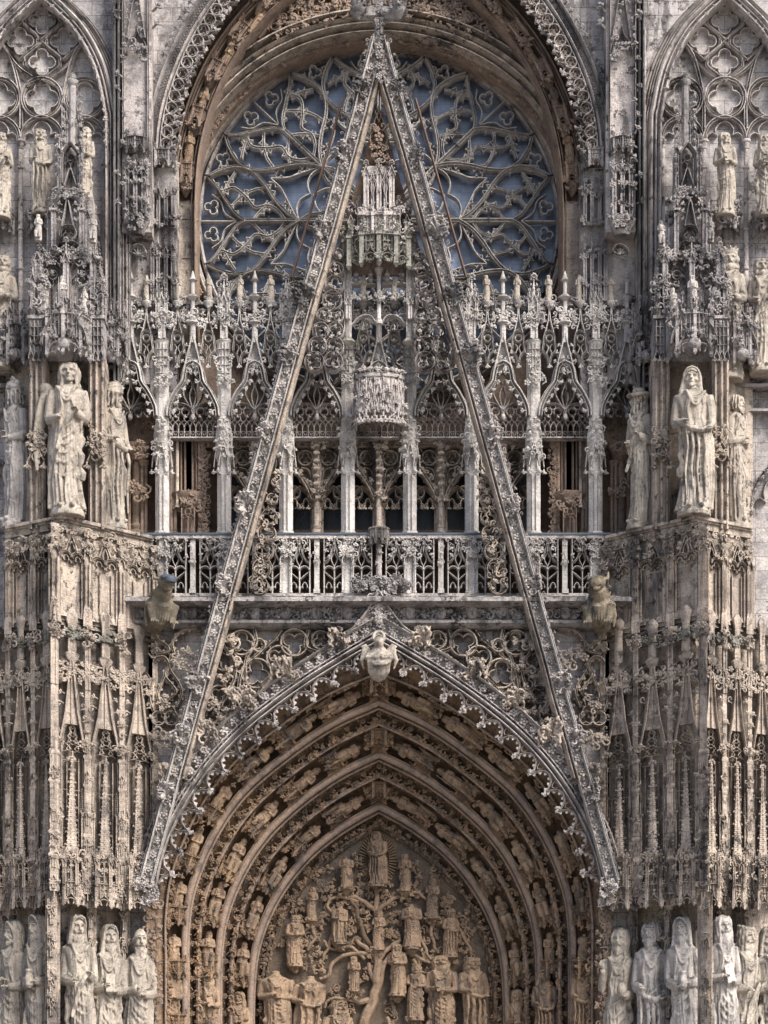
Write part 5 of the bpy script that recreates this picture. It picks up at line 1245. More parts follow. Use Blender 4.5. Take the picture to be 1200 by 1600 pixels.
# ---- archivolts ------------------------------------------------------------
OU = [(246, 1720), (246, 1600), (246, 1500), (246, 1420), (258, 1345), (297, 1255), (350, 1182), (420, 1125), (505, 1068), (592, 1030)]
IN = [(408, 1720), (408, 1600), (411, 1530), (420, 1480), (438, 1435), (462, 1395), (495, 1355), (530, 1326), (560, 1306), (592, 1288)]
OUc = resample(spline(OU, 14), n=181); INc = resample(spline(IN, 14), n=181)
def tY(t): return .35 + t * 2.9
def tcurve(t): return OUc * (1 - t) + INc * t
def archivolts():
    rng = random.Random(13)
    prof = [(-.10, .95), (-.10, .12), (-.02, .16), (0, .3), (.012, .5), (.075, .62)]
    for k in range(3):
        a = .08 + k * .315
        for t, dy in ((a, -.1), (a + .012, .34), (a + .06, .52), (a + .11, .50), (a + .145, .3), (a + .155, -.06), (a + .175, -.1), (a + .19, -.02), (a + .215, -.02), (a + .225, .25), (a + .285, .38), (a + .295, .05), (a + .31, .0)): prof.append((t, tY(t) + dy))
    prof += [(1.0, tY(1)), (1.0, 3.9)]
    for sg in (0, 1):
        mir = bool(sg)
        root = empty('archivolt', cath)
        w = MB(); n, m = 181, len(prof); V = np.zeros((n, m, 3))
        for j, (t, Y) in enumerate(prof): C = tcurve(min(t, 1)); q = Pl(Y).pt(C); V[:, j, 0] = q[:, 0]; V[:, j, 1] = Y; V[:, j, 2] = q[:, 1]
        i = np.arange(n - 1)[:, None]; j = np.arange(m - 1)[None]; A = i * m + j
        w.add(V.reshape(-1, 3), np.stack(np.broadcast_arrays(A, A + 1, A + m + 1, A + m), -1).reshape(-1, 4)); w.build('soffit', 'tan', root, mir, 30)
        for k in range(3):
            a = .08 + k * .315
            r = MB()
            for dt, rr, oy in ((.183, 5.0, -.1), (.0, 2.0, -.08), (.305, 2.2, -.02), (.218, 2.2, -.06)):
                C = tcurve(min(1, a + dt)); Y = tY(a + dt) + oy; q = Pl(Y); P = q.pt(C); tube(r, np.c_[P[:, 0], np.full(n, Y), P[:, 1]], rr * q.k, 10, False)
            r.build('roll_moulding', 'brown', root, mir)
            f = MB(); C = tcurve(a + .255); q = Pl(tY(a + .255) + .12); R = resample(C, 6.8); N, T = normals2(R)
            for i_, c in enumerate(R):
                th = atan2(T[i_][0], -T[i_][1]); kk = i_ % 4
                for s in (-1, 1): stamp(f, rng.choice(LEAF + CURL), at(q, *(c + N[i_] * s * rng.uniform(2.5, 4.5)), rng.uniform(-.05, .08)), rng.uniform(10.5, 14) * q.k, th + s * rng.uniform(.5, 1.9), flip=rng.random() < .5)
                if kk == 0:
                    stamp(f, rng.choice(ROSE), at(q, *c, -.04), 9 * q.k, rng.uniform(0, 6))
            f.build('foliage_band', 'tan', root, mir)
        f = MB(); C = tcurve(.045); q = Pl(tY(.04) + .12); R = resample(C, 9); N, T = normals2(R)
        for i_, c in enumerate(R):
            th = atan2(T[i_][0], -T[i_][1])
            for s in (-1, 1): stamp(f, rng.choice(LEAF + CURL + ROSE), at(q, *(c + N[i_] * s * 4), rng.uniform(-.06, .06)), rng.uniform(10, 14) * q.k, th + s * rng.uniform(.5, 1.9), flip=rng.random() < .5)
        f.build('foliage_band', 'tan', root, mir)
        f = MB(); q = Pl(.3); R = resample([(240, 1405), (240, 1720)], 9)
        for c in R:
            for s in (-6, 0, 6): stamp(f, rng.choice(LEAF + CURL), at(q, c[0] + s, c[1], -.14), rng.uniform(9, 12) * q.k, rng.uniform(0, 6))
        f.build('foliage_strip', 'brown', root, mir)
        f = MB()
        for z in range(7): stamp(f, rng.choice(CROCK), at(Pl(-.05), 236 + rng.uniform(-9, 9), 1402 + rng.uniform(-9, 12), -.1), 18 * q.k, rng.uniform(0, 6))
        for z in range(8): stamp(f, rng.choice(CROCK), at(Pl(-.4), 229 + rng.uniform(-13, 11), 1384 + rng.uniform(-12, 10), rng.uniform(-.05, .3)), 20 * q.k, rng.uniform(0, 6))
        f.build('springer_corbel', 'pale', root, mir)
        for k, (cnt, s0) in enumerate(((8, .125), (7, .15), (6, .16))):
            a = .08 + k * .315 + .08; C = tcurve(a); N, T = normals2(C); Y = tY(a) + .15; q = Pl(Y)
            for u in range(cnt + 1):
                s = s0 + (1 - s0) * (u + .12) / (cnt + .35); i_ = min(179, int(s * 180)); c = MB(); wd = (.60, .56, .50)[k]; hh = .46
                canopy(c, 0, 0, 0, wd, hh, 3, .85, u % 2, rng); box(c, -wd * .52, wd * .52, -.16, .15, hh * .97, hh * 1.04)
                for z in range(6): stamp(c, rng.choice(LEAF), (rng.uniform(-.2, .2), -.24, rng.uniform(-.08, .4)), .16, rng.uniform(0, 6))
                m = np.eye(4); m[:3, :3] = roty(atan2(T[i_][0], -T[i_][1])); m[:3, 3] = at(q, *C[i_]); d = MB(); d.merge(c, m); d.build('canopy', 'tan', root, mir)
    k = MB()
    for t, s in ((.16, 1.0), (.475, .9), (.79, .8)):
        Y = tY(t); q = Pl(Y); c = tcurve(t)[-1]; cb = MB(); canopy(cb, q.x(592), Y + .1, q.z(c[1]) - .2, .8 * s, .45 * s, 3, .8, 1, rng); k.merge(cb)
    k.build('keystone', 'tan', cath)
archivolts()

# ---- tympanum -----------------------------------------------------------------
PT = Pl(3.3)
JESSE = [(0, *q) for q in ((590, 1306, 1382), (541, 1338, 1387), (633, 1338, 1390), (676, 1378, 1433), (488, 1390, 1437), (531, 1415, 1473), (592, 1428, 1482), (643, 1412, 1480), (704, 1428, 1493), (461, 1435, 1507), (553, 1498, 1547), (621, 1480, 1553), (650, 1514, 1591), (690, 1503, 1632), (738, 1505, 1630), (432, 1516, 1640), (483, 1524, 1640), (527, 1574, 1700))]
def tympanum():
    root = empty('tympanum', cath); rng = random.Random(14)
    w = MB(); e = np.vstack([INc, mirror_px(INc)[::-1][1:]]); pprism(w, PT, e, .4, .0)
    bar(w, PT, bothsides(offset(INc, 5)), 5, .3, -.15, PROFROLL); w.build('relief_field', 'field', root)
    f = MB(); R = resample(bothsides(offset(INc, -2)), 5)
    for c in R: stamp(f, rng.choice(LEAF), at(PT, c[0], c[1], -.25), 7 * PT.k, rng.uniform(0, 6))
    f.build('border', 'tan', root)
    t = MB(); p = PT
    def br(P, r0, r1, y=-.16):
        S_ = spline(P, 8); m = p.pt(S_); wob = .02 * np.sin(np.arange(len(m)) * .9); tube(t, np.c_[m[:, 0] + wob, p.y + y + .4 * wob, m[:, 1]], np.linspace(r0, r1, len(m)) * p.k, 8)
    br([(560, 1620), (580, 1570), (588, 1540), (590, 1500), (590, 1470)], 9, 6); br([(590, 1500), (589, 1450), (588, 1400), (589, 1380)], 5, 3); br([(560, 1410), (530, 1402), (512, 1412), (520, 1430)], 3, 2); br([(620, 1402), (650, 1395), (668, 1408)], 3, 2); br([(604, 1500), (640, 1490), (672, 1505), (700, 1498)], 3.4, 2); br([(570, 1500), (548, 1480), (520, 1484), (505, 1470)], 3, 2); br([(560, 1566), (520, 1560), (506, 1575)], 3, 2); br([(690, 1435), (715, 1450), (735, 1485)], 3, 2); br([(500, 1440), (470, 1462), (452, 1500)], 3, 2)
    br([(585, 1560), (560, 1566), (548, 1550)], 6, 3); br([(588, 1545), (575, 1505)], 5, 3); br([(590, 1545), (604, 1500), (618, 1492)], 5, 3)
    for s in (-1, 1):
        br([(590, 1500), (590 + s * 18, 1482), (590 + s * 34, 1470)], 4.5, 3); br([(588, 1425), (588 + s * 16, 1412), (588 + s * 34, 1402), (588 + s * 48, 1405)], 4, 2.4)
        br([(588, 1490), (588 - 22, 1455), (588 - 32, 1420), (540, 1395)], 4, 2.6); br([(588 + s * 60, 1440), (588 + s * 75, 1480), (588 + s * 84, 1500)], 3, 2)
    br([(585, 1492), (555, 1490), (525, 1500), (512, 1525), (500, 1530)], 3.5, 2.6); br([(672, 1435), (676, 1470), (684, 1490)], 3, 2); br([(485, 1440), (492, 1465), (480, 1485)], 3, 2); br([(604, 1590), (612, 1605)], 3, 2); br([(645, 1500), (660, 1520), (710, 1520)], 3, 2)
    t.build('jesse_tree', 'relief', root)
    for x, y in ((541, 1388), (633, 1392), (590, 1382), (676, 1434), (488, 1438), (531, 1474), (643, 1482), (704, 1494), (461, 1508), (553, 1548), (621, 1554), (650, 1592), (590, 1484)):
        b = MB(); lathe(b, p.x(x), p.y - .12, [(.05, p.z(y + 14)), (.12, p.z(y + 9)), (.22, p.z(y + 2)), (.24, p.z(y - 1)), (.1, p.z(y - 2))], 10)
        for k in range(8): stamp(b, rng.choice(LEAF), at(p, x + rng.uniform(-12, 12), y + rng.uniform(0, 9), -.28), 8 * p.k, rng.uniform(0, 6.3))
        b.build('leaf_bracket', 'relief', root)
    for k, (x, y) in enumerate(((575, 1520), (640, 1395), (606, 1400), (545, 1440), (625, 1500), (700, 1415), (720, 1470), (500, 1510), (470, 1420), (612, 1580), (548, 1590), (575, 1440), (660, 1470), (512, 1400), (486, 1470), (556, 1410), (616, 1455), (520, 1555), (683, 1500), (664, 1505), (560, 1402), (735, 1500), (478, 1500))):
        b = MB()
        for z in range(9): stamp(b, rng.choice(LEAF + CURL), at(p, x + rng.uniform(-7, 7), y - 14 + 3.5 * z, -.1), 10 * p.k, rng.uniform(0, 6.3))
        b.build('leaf_spray', 'relief', root)
    occ = [(q_[1], (q_[2] + q_[3]) / 2, (q_[3] - q_[2]) * .55) for q_ in JESSE]; n_ = 0
    for gy in range(1345, 1640, 15):
        for gx in range(415, 775, 17):
            x, y = gx + rng.uniform(-6, 6), gy + rng.uniform(-6, 6); i_ = int(np.argmin(np.abs(INc[:, 1] - y)))
            if abs(x - 592) > 592 - INc[i_, 0] - 12 or n_ > 75: continue
            if any(abs(x - a_) < max(12, c_ * .36) and abs(y - b_) < c_ for a_, b_, c_ in occ): continue
            b = MB(); n_ += 1; a0 = rng.uniform(0, 6.3); L_ = rng.uniform(10, 17)
            t_ = np.linspace(0, 1, 9); aa = a0 + rng.choice((-1, 1)) * 2.6 * t_; P_ = np.stack([x + np.cumsum(np.sin(aa)) * L_ / 9, y + np.cumsum(np.cos(aa)) * L_ / 9], 1); q_ = p.pt(P_)
            tube(b, np.c_[q_[:, 0], np.full(9, p.y - .07), q_[:, 1]], np.linspace(2.2, 1.2, 9) * p.k, 6)
            for z in range(1, 9, 2): stamp(b, rng.choice(LEAF), at(p, P_[z][0], P_[z][1], -.08), rng.uniform(7, 10) * p.k, rng.uniform(0, 6.3))
            b.build('leaf_spray', 'relief', root)
    ry = MB()
    for i in range(40):
        a = -2.5 + 5.0 * i / 39; c = np.array((590, 1345.)); u = np.array((sin(a), -cos(a))); bar(ry, p, [c + u * (18, 28), c + u * (30, 42)], 2.2, .08, -.1)
    ry.build('ray_halo', 'relief', root)
tympanum()
# ------------------------------------------------------------------ buttresses and the walls beside them (built for the left, mirrored for the right)
def prowY(px): return float(np.interp(px, [-140, 8, 97, 238, 250], [1.0, -.6, -1.6, .35, .5]))
def plan(off, first=(-40,), last=238):
    pts = []
    for px in (*first, 8, 97, last): Y = prowY(px) + off; pts.append((Pl(Y).x(px), Y))
    return pts + [(pts[-1][0], 2.2), (pts[0][0], 2.2)]
def extrude_plan(mb, P, z0, z1, top=None):
    n = len(P); Q_ = top or P; V = [(x, y, z0) for x, y in P] + [(x, y, z1) for x, y in Q_]
    mb.add(V, [(i, (i + 1) % n, n + (i + 1) % n, n + i) for i in range(n)], [(0, i + 1, i) for i in range(1, n - 1)] + [(n, n + i, n + i + 1) for i in range(1, n - 1)])
def sheared(mb, slope, x0):
    V, Q, T = mb.arrays(); V = V.copy(); V[:, 1] += slope * (V[:, 0] - x0); o = MB(); o.add(V, Q, T); return o
PRf, PLf = Pl(-.62), Pl(-1.1)
SR = 1.95 / (Pl(.35).x(238) - Pl(-1.6).x(97)); SL = -1.0 / (Pl(-1.6).x(97) - Pl(-.6).x(8))
FL = [(PRf, SR, PRf.x(167.5), [(97, 141), (141, 189), (189, 236)]), (PLf, SL, PLf.x(52), [(-36, 8), (8, 52), (52, 97)])]
def buttress(mir):
    rng = random.Random(31 + mir); root = empty('buttress', cath); zz = Pl(-.8).z
    c = MB()
    extrude_plan(c, plan(.95), zz(1730), zz(1392)); extrude_plan(c, plan(.35), zz(1392), zz(978)); extrude_plan(c, plan(.14, ()), zz(978), zz(838)); extrude_plan(c, plan(1.0, (), 188), zz(838), zz(552)); extrude_plan(c, plan(.05), zz(986), zz(972), plan(.3)); extrude_plan(c, plan(.05, ()), zz(972), zz(955), plan(.16, ()))
    c.build('core', 'warm', root, mir)
    l = MB(); extrude_plan(l, plan(-.05, ()), zz(828), zz(825)); extrude_plan(l, plan(-.12, ()), zz(825), zz(820)); extrude_plan(l, plan(.02, ()), zz(838), zz(828)); l.build('ledge', 'warm', root, mir)
    for p, sl, x0, bays in FL:
        edges = sorted({e for b_ in bays for e in b_})
        for a, b_ in bays:                                      # niches, one bay at a time
            cx = (a + b_) / 2.; hw = (b_ - a) / 2. - 6; t = MB()
            bar(t, p, pointed(cx - hw, cx + hw, 1165, hw * 2.1, 9), 3.4, .26, .0, PROFMOLD); bar(t, p, [(cx - hw, 1390), (cx - hw, 1165)], 3.2, .24, .0, PROFMOLD); bar(t, p, [(cx + hw, 1390), (cx + hw, 1165)], 3.2, .24, .0, PROFMOLD)
            bar(t, p, [(cx, 1390), (cx, 1180)], 2.2, .18, .08)
            for u in (-1, 1):
                bar(t, p, [(cx + u * hw * .5, 1390), (cx + u * hw * .5, 1190)], 1.5, .14, .12)
                for w in range(4):
                    y = 1182 - w * 12; k = hw * (1 - w * .22) * .5
                    bar(t, p, spline([(cx + u * k * 1.6, y), (cx + u * k * .4, y - 5), (cx + u * k, y - 13), (cx, y - 18)], 4), 1.8, .15, .08)
                    bar(t, p, spline([(cx, y), (cx + u * k, y - 4), (cx + u * k * .5, y - 12)], 4), 1.5, .13, .1)
            for y in (1195, 1240, 1300): bar(t, p, [(cx - hw, y), (cx + hw, y)], 1.6, .1, .14) if rng.random() < .6 else None
            # steep gablet with its round shaft
            g0, g1 = 1150, 1042
            for u in (-1, 1):
                bar(t, p, [(cx + u * hw * .95, g0 + 14), (cx + u * hw * .5, g0 - 30), (cx + u * 1.5, g1)], 3.8, .3, -.12, PROFROLL)
                for q in range(6): s_ = (q + .5) / 6; rng.random() < .82 and stamp(t, rng.choice(LEAF + CURL), at(p, cx + u * (hw * .95 * (1 - s_) + 3), g0 + 8 - (g0 - g1) * s_, -.1), 9 * p.k, u * 1.2)
                for q in range(2): stamp(t, rng.choice(CROCK), at(p, cx + u * (hw + 1), 1172 + rng.uniform(-4, 4), -.1), 15 * p.k, u * .6)
                bar(t, p, spline([(cx + u * 4, 1040), (cx + u * 12, 1043), (cx + u * 18, 1058), (cx + u * 19, 1070)], 5), 3.4, .3, -.05, PROFMOLD); leaves(t, p, spline([(cx + u * 6, 1048), (cx + u * 16, 1066)], 5), 11, 5, -.05, 2, 3, 'mix', rng)
            pprism(t, p, [(cx - hw * .6, 1140), (cx, 1055), (cx + hw * .6, 1140)], .12, .0)
            bar(t, p, [(cx, 1140), (cx, 1050)], 2.4, .12, -.06)
            hk = rng.choice((0, 0, 0, 12, -8, 24)); 
            lathe(t, p.x(cx), p.y + .0, [(.05, p.z(1046)), (.12, p.z(1040)), (.17, p.z(1032)), (.09, p.z(1028)), (.10, p.z(1024)), (.085, p.z(984 + hk)), (.10, p.z(976 + hk)), (.135, p.z(968 + hk)), (.12, p.z(963 + hk)), (.04, p.z(956 + hk))], 8)
            t.build('blind_niche', 'warm', root, mir) if False else sheared(t, sl, x0).build('blind_niche', 'warm', root, mir)
        for e in edges:                                         # buttress shafts between the bays
            if sl < 0 and e == 97: continue
            s = MB(); big = e == 97; w = 11 if big else 8.5; o = -.16 if big else -.02
            shaft(s, p, e, 1186, 1400, w, o, 4); shaft(s, p, e, 1080, 1190, w * .85, o + .02, 4)
            for y in (1188, 1232, 1310, 1345): lathe(s, p.x(e), p.y + o, [(w * .7 * p.k, p.z(y + 4)), (w * .95 * p.k, p.z(y + 1)), (w * .95 * p.k, p.z(y - 1)), (w * .66 * p.k, p.z(y - 5))], 4, pi / 4)
            for y in (1225, 1290, 1330, 1360, 1392): bar(s, p, ogee(e - w * .5, e + w * .5, y + 6, 24, 5), 2.2, .14, o - w * p.k * .62); leaves(s, p, [(e - w * .5, y - 8), (e + w * .5, y - 8)], 9 if big else 7, 5, o - w * p.k * .6, 1, 3, 'mix', rng); bar(s, p, [(e, y + 18), (e, y - 16)], 1.4, .1, o - w * p.k * .6); pinnacle(s, p, e, y - 26, y + 4, w * .4, o - w * p.k * .45, .5, rng)
            for u in (-.3, .3): bar(s, p, [(e + u * w, 1395), (e + u * w, 1190)], 1.2, .06, o - w * p.k * .55)
            pinnacle(s, p, e, 944 + rng.uniform(-10, 22), 1084, w * .9, o, .36, rng); stamp(s, rng.choice(CROCK), at(p, e, 1000 + rng.uniform(-5, 5), o - .2), 15 * p.k, rng.uniform(-1, 1))
            for u in (-1, 1): colonnette(s, p, e + u * 6.5, 1190, 1392, 1.9, .12)
            for u in (-1, 1): pinnacle(s, p, e + u * 7, 1236, 1330, 4.5, .02, .4, rng)
            leaves(s, p, [(e - 6, 1002), (e + 6, 1002)], 11, 5, o - .12, 2, 3, 'mix', rng); sheared(s, sl, x0).build('buttress_shaft', 'warm', root, mir)
        for a, b_ in bays:                                      # canopy and spire over each jamb statue
            cx = (a + b_) / 2.; s = MB(); ww = (b_ - a) * .92
            s.merge(sub := MB()) if False else None
            canopy(s, p.x(cx), p.y + .1, p.z(1418), ww * p.k, 36 * p.k, 3, 1.0, 0, rng)
            for u in (-1, 1): pinnacle(s, p, cx + u * ww * .4, 1318 + rng.uniform(-8, 8), 1388, 5, -.05, .4, rng); pinnacle(s, p, cx + u * ww * .22, 1330, 1388, 4, -.3, .4, rng)
            shaft(s, p, cx, 1330, 1390, 15, -.05, 6, 0); panel(s, p, cx - 7, cx + 7, 1335, 1385, 1.6, .1, -.3, 2)
            for y in (1342, 1366): leaves(s, p, [(cx - 14, y), (cx + 14, y)], 9, 5, -.25, 1, 4, 'mix', rng)
            for u in (-1, 1): bar(s, p, spline([(cx + u * 7, 1340), (cx + u * 13, 1352), (cx + u * 15, 1372)], 4), 1.8, .1, -.1)
            spire(s, p.x(cx), p.y - .05, p.z(1334), p.z(1192), 8.2 * p.k, rng); sheared(s, sl * .9, x0).build('spire_canopy', 'warm', root, mir)
        for i, (a, b_) in enumerate([q_ for q_ in bays if q_[0] > 0]):                      # panelled zone under the ledge
            t = MB(); o = -.03; m = (a + b_) / 2
            bar(t, p, [(a + 4, 978), (a + 4, 842)], 4, .2, o, PROFMOLD); bar(t, p, [(b_ - 4, 978), (b_ - 4, 842)], 4, .2, o, PROFMOLD)
            for u in (-1, 1):
                c0, c1 = sorted((m, m + u * (b_ - a - 12) / 2)); bar(t, p, pointed(c0, c1, 884, 9, 6), 3.4, .26, o - .06, PROFMOLD); bar(t, p, trefoil_head(c0 + 1, c1 - 1, 892, 12, 4), 2, .14, o + .02)
                bar(t, p, spline([(m + u * 16, 880), (m + u * 9, 874), (m + u * 5, 862), (m, 848)], 5), 2.8, .2, o - .02); bar(t, p, spline([(m, 884), (m + u * 4, 872), (m, 858)], 4), 2.2, .2, o - .02)
                for k in range(6): stamp(t, rng.choice(LEAF + CURL), at(p, m + u * rng.uniform(4, 18), rng.uniform(844, 872), o - .03), 9 * p.k, rng.uniform(0, 6.3))
                if i != 0 or sl < 0: bar(t, p, [(m + u * 8, 962), (m + u * 8, 896)], 2, .12, o + .06)
            leaves(t, p, [(a + 2, 842), (b_ - 2, 842)], 8, 6, o - .05, 1, 2, 'mix', rng); sheared(t, sl, x0).build('blind_panel', 'warm', root, mir)
        crest = MB()
        for a, b_ in bays[-2:] if sl < 0 else bays[:2]: u0 = rng.uniform(0, 16); leaves(crest, p, [(a + u0, 1001), (b_ - 16 + u0, 1001)], 9, 6, -.1, 2, 2, 'mix', rng); bar(crest, p, [(a + u0 - 3, 1006), (b_ - 13 + u0, 1006)], 2.4, .34, -.14, PROFMOLD)
        sheared(crest, sl, x0).build('leafy_crest', 'mossy', root, mir)
    # panelled shafts running up through the parapet zone, and the shafts between the jamb statues
    for p, sl, x0, bays in FL:
        for e in sorted({q_ for b_ in bays for q_ in b_ if q_ > 0}):
            if sl < 0 and e == 97: continue
            s = MB(); w = 11 if e == 97 else 9; o = -.08
            shaft(s, p, e, 836, 985, w, o + .1, 4); lathe(s, p.x(e), p.y + o + .1, [(w * .95 * p.k, p.z(986)), (w * .9 * p.k, p.z(966)), (w * .72 * p.k, p.z(956))], 4, pi / 4)
            bar(s, p, ogee(e - w * .5, e + w * .5, 884, 20, 5), 1.8, .08, o - w * p.k * .45)
            for y in (842, 852, 862, 873): leaves(s, p, [(e - w * .5, y), (e + w * .5, y)], 7, 5, o - w * p.k * .4, 1, 2, 'mix', rng)
            for u in (-.28, .28): bar(s, p, [(e + u * w, 952), (e + u * w, 888)], 1.1, .05, o - w * p.k * .45)
            for u in (-1, 1): colonnette(s, p, e + u * 8, 876, 975, 1.8, .04)
            sheared(s, sl, x0).build('parapet_shaft', 'warm', root, mir)
            s = MB(); big = e == 97
            shaft(s, p, e - (5 if big else 0), 1400, 1720, 13 if big else 7, .12 if big else .55, 4); xx = e - (5 if big else 0); yo = -.02 if big else .44
            for u in (-1, 1): colonnette(s, p, xx + u * (8 if big else 5.5), 1400, 1720, 2, yo + .18)
            for y in (1420, 1470, 1530, 1560): bar(s, p, ogee(xx - 4, xx + 4, y + 16, 26, 5), 1.6, .08, yo - .04); leaves(s, p, [(xx - 4, y), (xx + 4, y)], 8, 4, yo - .04, 1, 2, 'mix', rng); pinnacle(s, p, xx, y - 2, y + 30, 4.4, yo, .5, rng)
            sheared(s, sl, x0).build('jamb_shaft', 'warm', root, mir)
    # pilasters beside the large statue
    for px in (57, 150):
        Y = prowY(px) - .05; p = Pl(Y); s = MB()
        pbox(s, p, px - 13, px + 13, 556, 824, .9, .1)
        for u, w, y in ((-9, 6, .0), (0, 6, -.05), (9, 6, .0)): bar(s, p, [(px + u, 826), (px + u, 556)], w, .25, y, PROFROLL)
        for u in (-1, 1): bar(s, p, spline([(px + u * 13, 722), (px + u * 8, 712), (px, 690)], 5), 2.6, .16, -.14); stamp(s, LEAF[0], at(p, px + u * 13, 724, -.14), 13 * p.k, pi); stamp(s, LEAF[1], at(p, px + u * 7, 700, -.16), 10 * p.k, u)
        for y in (676, 684, 694, 704, 712): leaves(s, p, [(px - 10, y), (px + 10, y)], 9, 6, -.12, 1, 2, 'mix', rng)
        ring(s, p, px, 716, 6, 2, .1, -.14, 4); s.build('pilaster', 'warm', root, mir)
        b2 = MB(); pbox(b2, p, px - 12, px + 12, 496, 558, .8, .0); pbox(b2, p, px - 14, px + 14, 494, 499, .9, -.08)
        for u in (-9, -3, 3, 9): bar(b2, p, [(px + u, 556), (px + u, 502)], 2, .1, -.08)
        for y in (512, 526, 540): bar(b2, p, [(px - 11, y), (px + 11, y)], 1.8, .1, -.08)
        for u in (-8, 0, 8): bar(b2, p, pointed(px + u - 4, px + u + 4, 562, 12, 4), 2, .12, -.1); stamp(b2, LEAF[2], at(p, px + u + 4, 560, -.1), 8 * p.k, pi)
        shaft(b2, p, px, 440, 496, 18, .25, 4); 
        for u in (-6, 6): pinnacle(b2, p, px + u, 396 + rng.uniform(0, 10), 494, 8, .05, .4, rng); pinnacle(b2, p, px + u * 1.9, 430, 496, 6, .25, .4, rng)
        pinnacle(b2, p, px, 372, 450, 9, .2, .4, rng)
        for y in (440, 452, 468, 486): leaves(b2, p, [(px - 13, y), (px + 13, y)], 10, 6, -.08, 1, 3, 'mix', rng)
        b2.build('pilaster_cap', 'grey', root, mir)
    # canopies over the large statues
    for px, w, y0, o in ((104, 74, 562, -.1), (28, 50, 574, .1), (176, 46, 576, .1)):
        Y = prowY(px) + .55 + o; p = Pl(Y); s = MB(); canopy(s, p.x(px), Y, p.z(y0), w * p.k, 62 * p.k, 4 if w > 60 else 3, .85, 1, rng)
        for u in (-.25, .25): bar(s, p, ogee(px + (u - .22) * w, px + (u + .22) * w, y0 - 14, 50, 6), 3.6, .2, -.55 * w / 74, PROFMOLD)
        for k in range(26): stamp(s, rng.choice(CROCK if k % 3 == 0 else LEAF), at(p, px + rng.uniform(-.46, .46) * w, y0 - rng.uniform(0, 66), -.55 * w / 74 + rng.uniform(-.1, .15)), 11 * p.k, rng.uniform(-2, 2))
        ball(s, at(p, px, y0 - 12, -.6 * w / 74), (.16, .14, .16), 9, 7)
        for u in (-.42, -.2, .0, .2, .42): pinnacle(s, p, px + u * w, y0 - rng.uniform(96, 118), y0 - 48, 5.5, -.25 + abs(u) * .5, .45, rng)
        s.build('statue_canopy', 'grey', root, mir)
    # openwork tower above
    t = MB(); p = Pl(-.85)
    pbox(t, p, 52, 156, 410, 560, 1.2, .2); pbox(t, p, 72, 142, 300, 420, 1.0, .3); pbox(t, p, 92, 124, 218, 310, .7, .4); t.build('tower_core', 'pale', root, mir)
    t = MB()
    for cx in (82, 126):
        bar(t, p, pointed(cx - 19, cx + 19, 430, 22, 8), 3.4, .3, .0, PROFMOLD); panel(t, p, cx - 17, cx + 17, 412, 480, 2.2, .16, .08, 2, .35, 1); ring(t, p, cx, 428, 7, 2.2, .16, .05, 4)
        for q in range(7): stamp(t, rng.choice(LEAF + CURL), at(p, cx + rng.uniform(-17, 17), rng.uniform(400, 470), .02), 9 * p.k, rng.uniform(0, 6))
    for x in (62, 104, 146): pinnacle(t, p, x, 372, 470, 9, -.08, .4, rng)
    bar(t, p, [(55, 405), (152, 405)], 4, .4, -.05, PROFMOLD); leaves(t, p, [(58, 399), (150, 399)], 11, 6, -.06, 1, 3, 'mix', rng)
    for sg in (-1, 1): bar(t, p, [(104 + sg * 44, 445), (104 + sg * 20, 452)], 5, .12, -.2, PROFROLL)
    # main niche: circle, steep gablet, arch
    bar(t, p, circ(105, 362, 12.5, 26), 4, .3, .05, PROFMOLD, True); bar(t, p, foil(105, 362, 9, 3, 0, None, 6), 1.6, .14, .15, closed=True)
    for u in (-1, 1):
        bar(t, p, spline([(105 + u * 2, 374), (105 + u * 14, 378), (105 + u * 22, 390), (105 + u * 26, 402)], 6), 3.4, .28, .05, PROFMOLD); bar(t, p, [(105 + u * 9, 352), (105 + u * 1.4, 312)], 3, .26, .0); bar(t, p, spline([(105 + u * 18, 325), (105 + u * 14, 312), (105, 300)], 6), 3.6, .3, .04, PROFMOLD)
        for yy in (345, 332, 320): stamp(t, rng.choice(LEAF), at(p, 105 + u * 8, yy, .0), 8 * p.k, u * 1.2)
        for y0, x in ((292, 22), (300, 30)): pinnacle(t, p, 105 + u * x, y0, 410, 7.5, .1 + (x - 22) * .02, .3, rng)
        pbox(t, p, 105 + u * 22 - 6, 105 + u * 22 + 6, 325, 328, .2, -.02)
        ring(t, p, 105 + u * 13, 384, 6, 1.8, .14, .12, 3)
    for y, w in ((408, 40), (396, 30), (298, 22), (304, 26)): leaves(t, p, [(105 - w, y), (105 + w, y)], 10, 6, .0, 1, 4, 'mix', rng)
    # upper niche
    for u in (-1, 1):
        bar(t, p, spline([(108 + u * 13, 282), (108 + u * 12.5, 240), (108 + u * 8, 228), (108, 218)], 6), 3, .26, .1, PROFMOLD); pinnacle(t, p, 108 + u * 17, 205, 302, 6.5, .18, .3, rng); bar(t, p, [(108 + u * 10, 285), (108 + u * 1.2, 258)], 2.4, .2, .15)
        for q in range(5): stamp(t, rng.choice(LEAF), at(p, 108 + u * 15, 215 + q * 15, .05), 9 * p.k, u * 1.1)
    panel(t, p, 99, 117, 232, 275, 1.8, .12, .25, 2, .4, 1)
    # top shaft
    shaft(t, p, 109, 112, 222, 11, .5, 8, pi / 8); lathe(t, p.x(109), p.y + .5, [(.1, p.z(120)), (.15, p.z(115)), (.15, p.z(112)), (.08, p.z(108)), (.1, p.z(104)), (.02, p.z(98))], 8)
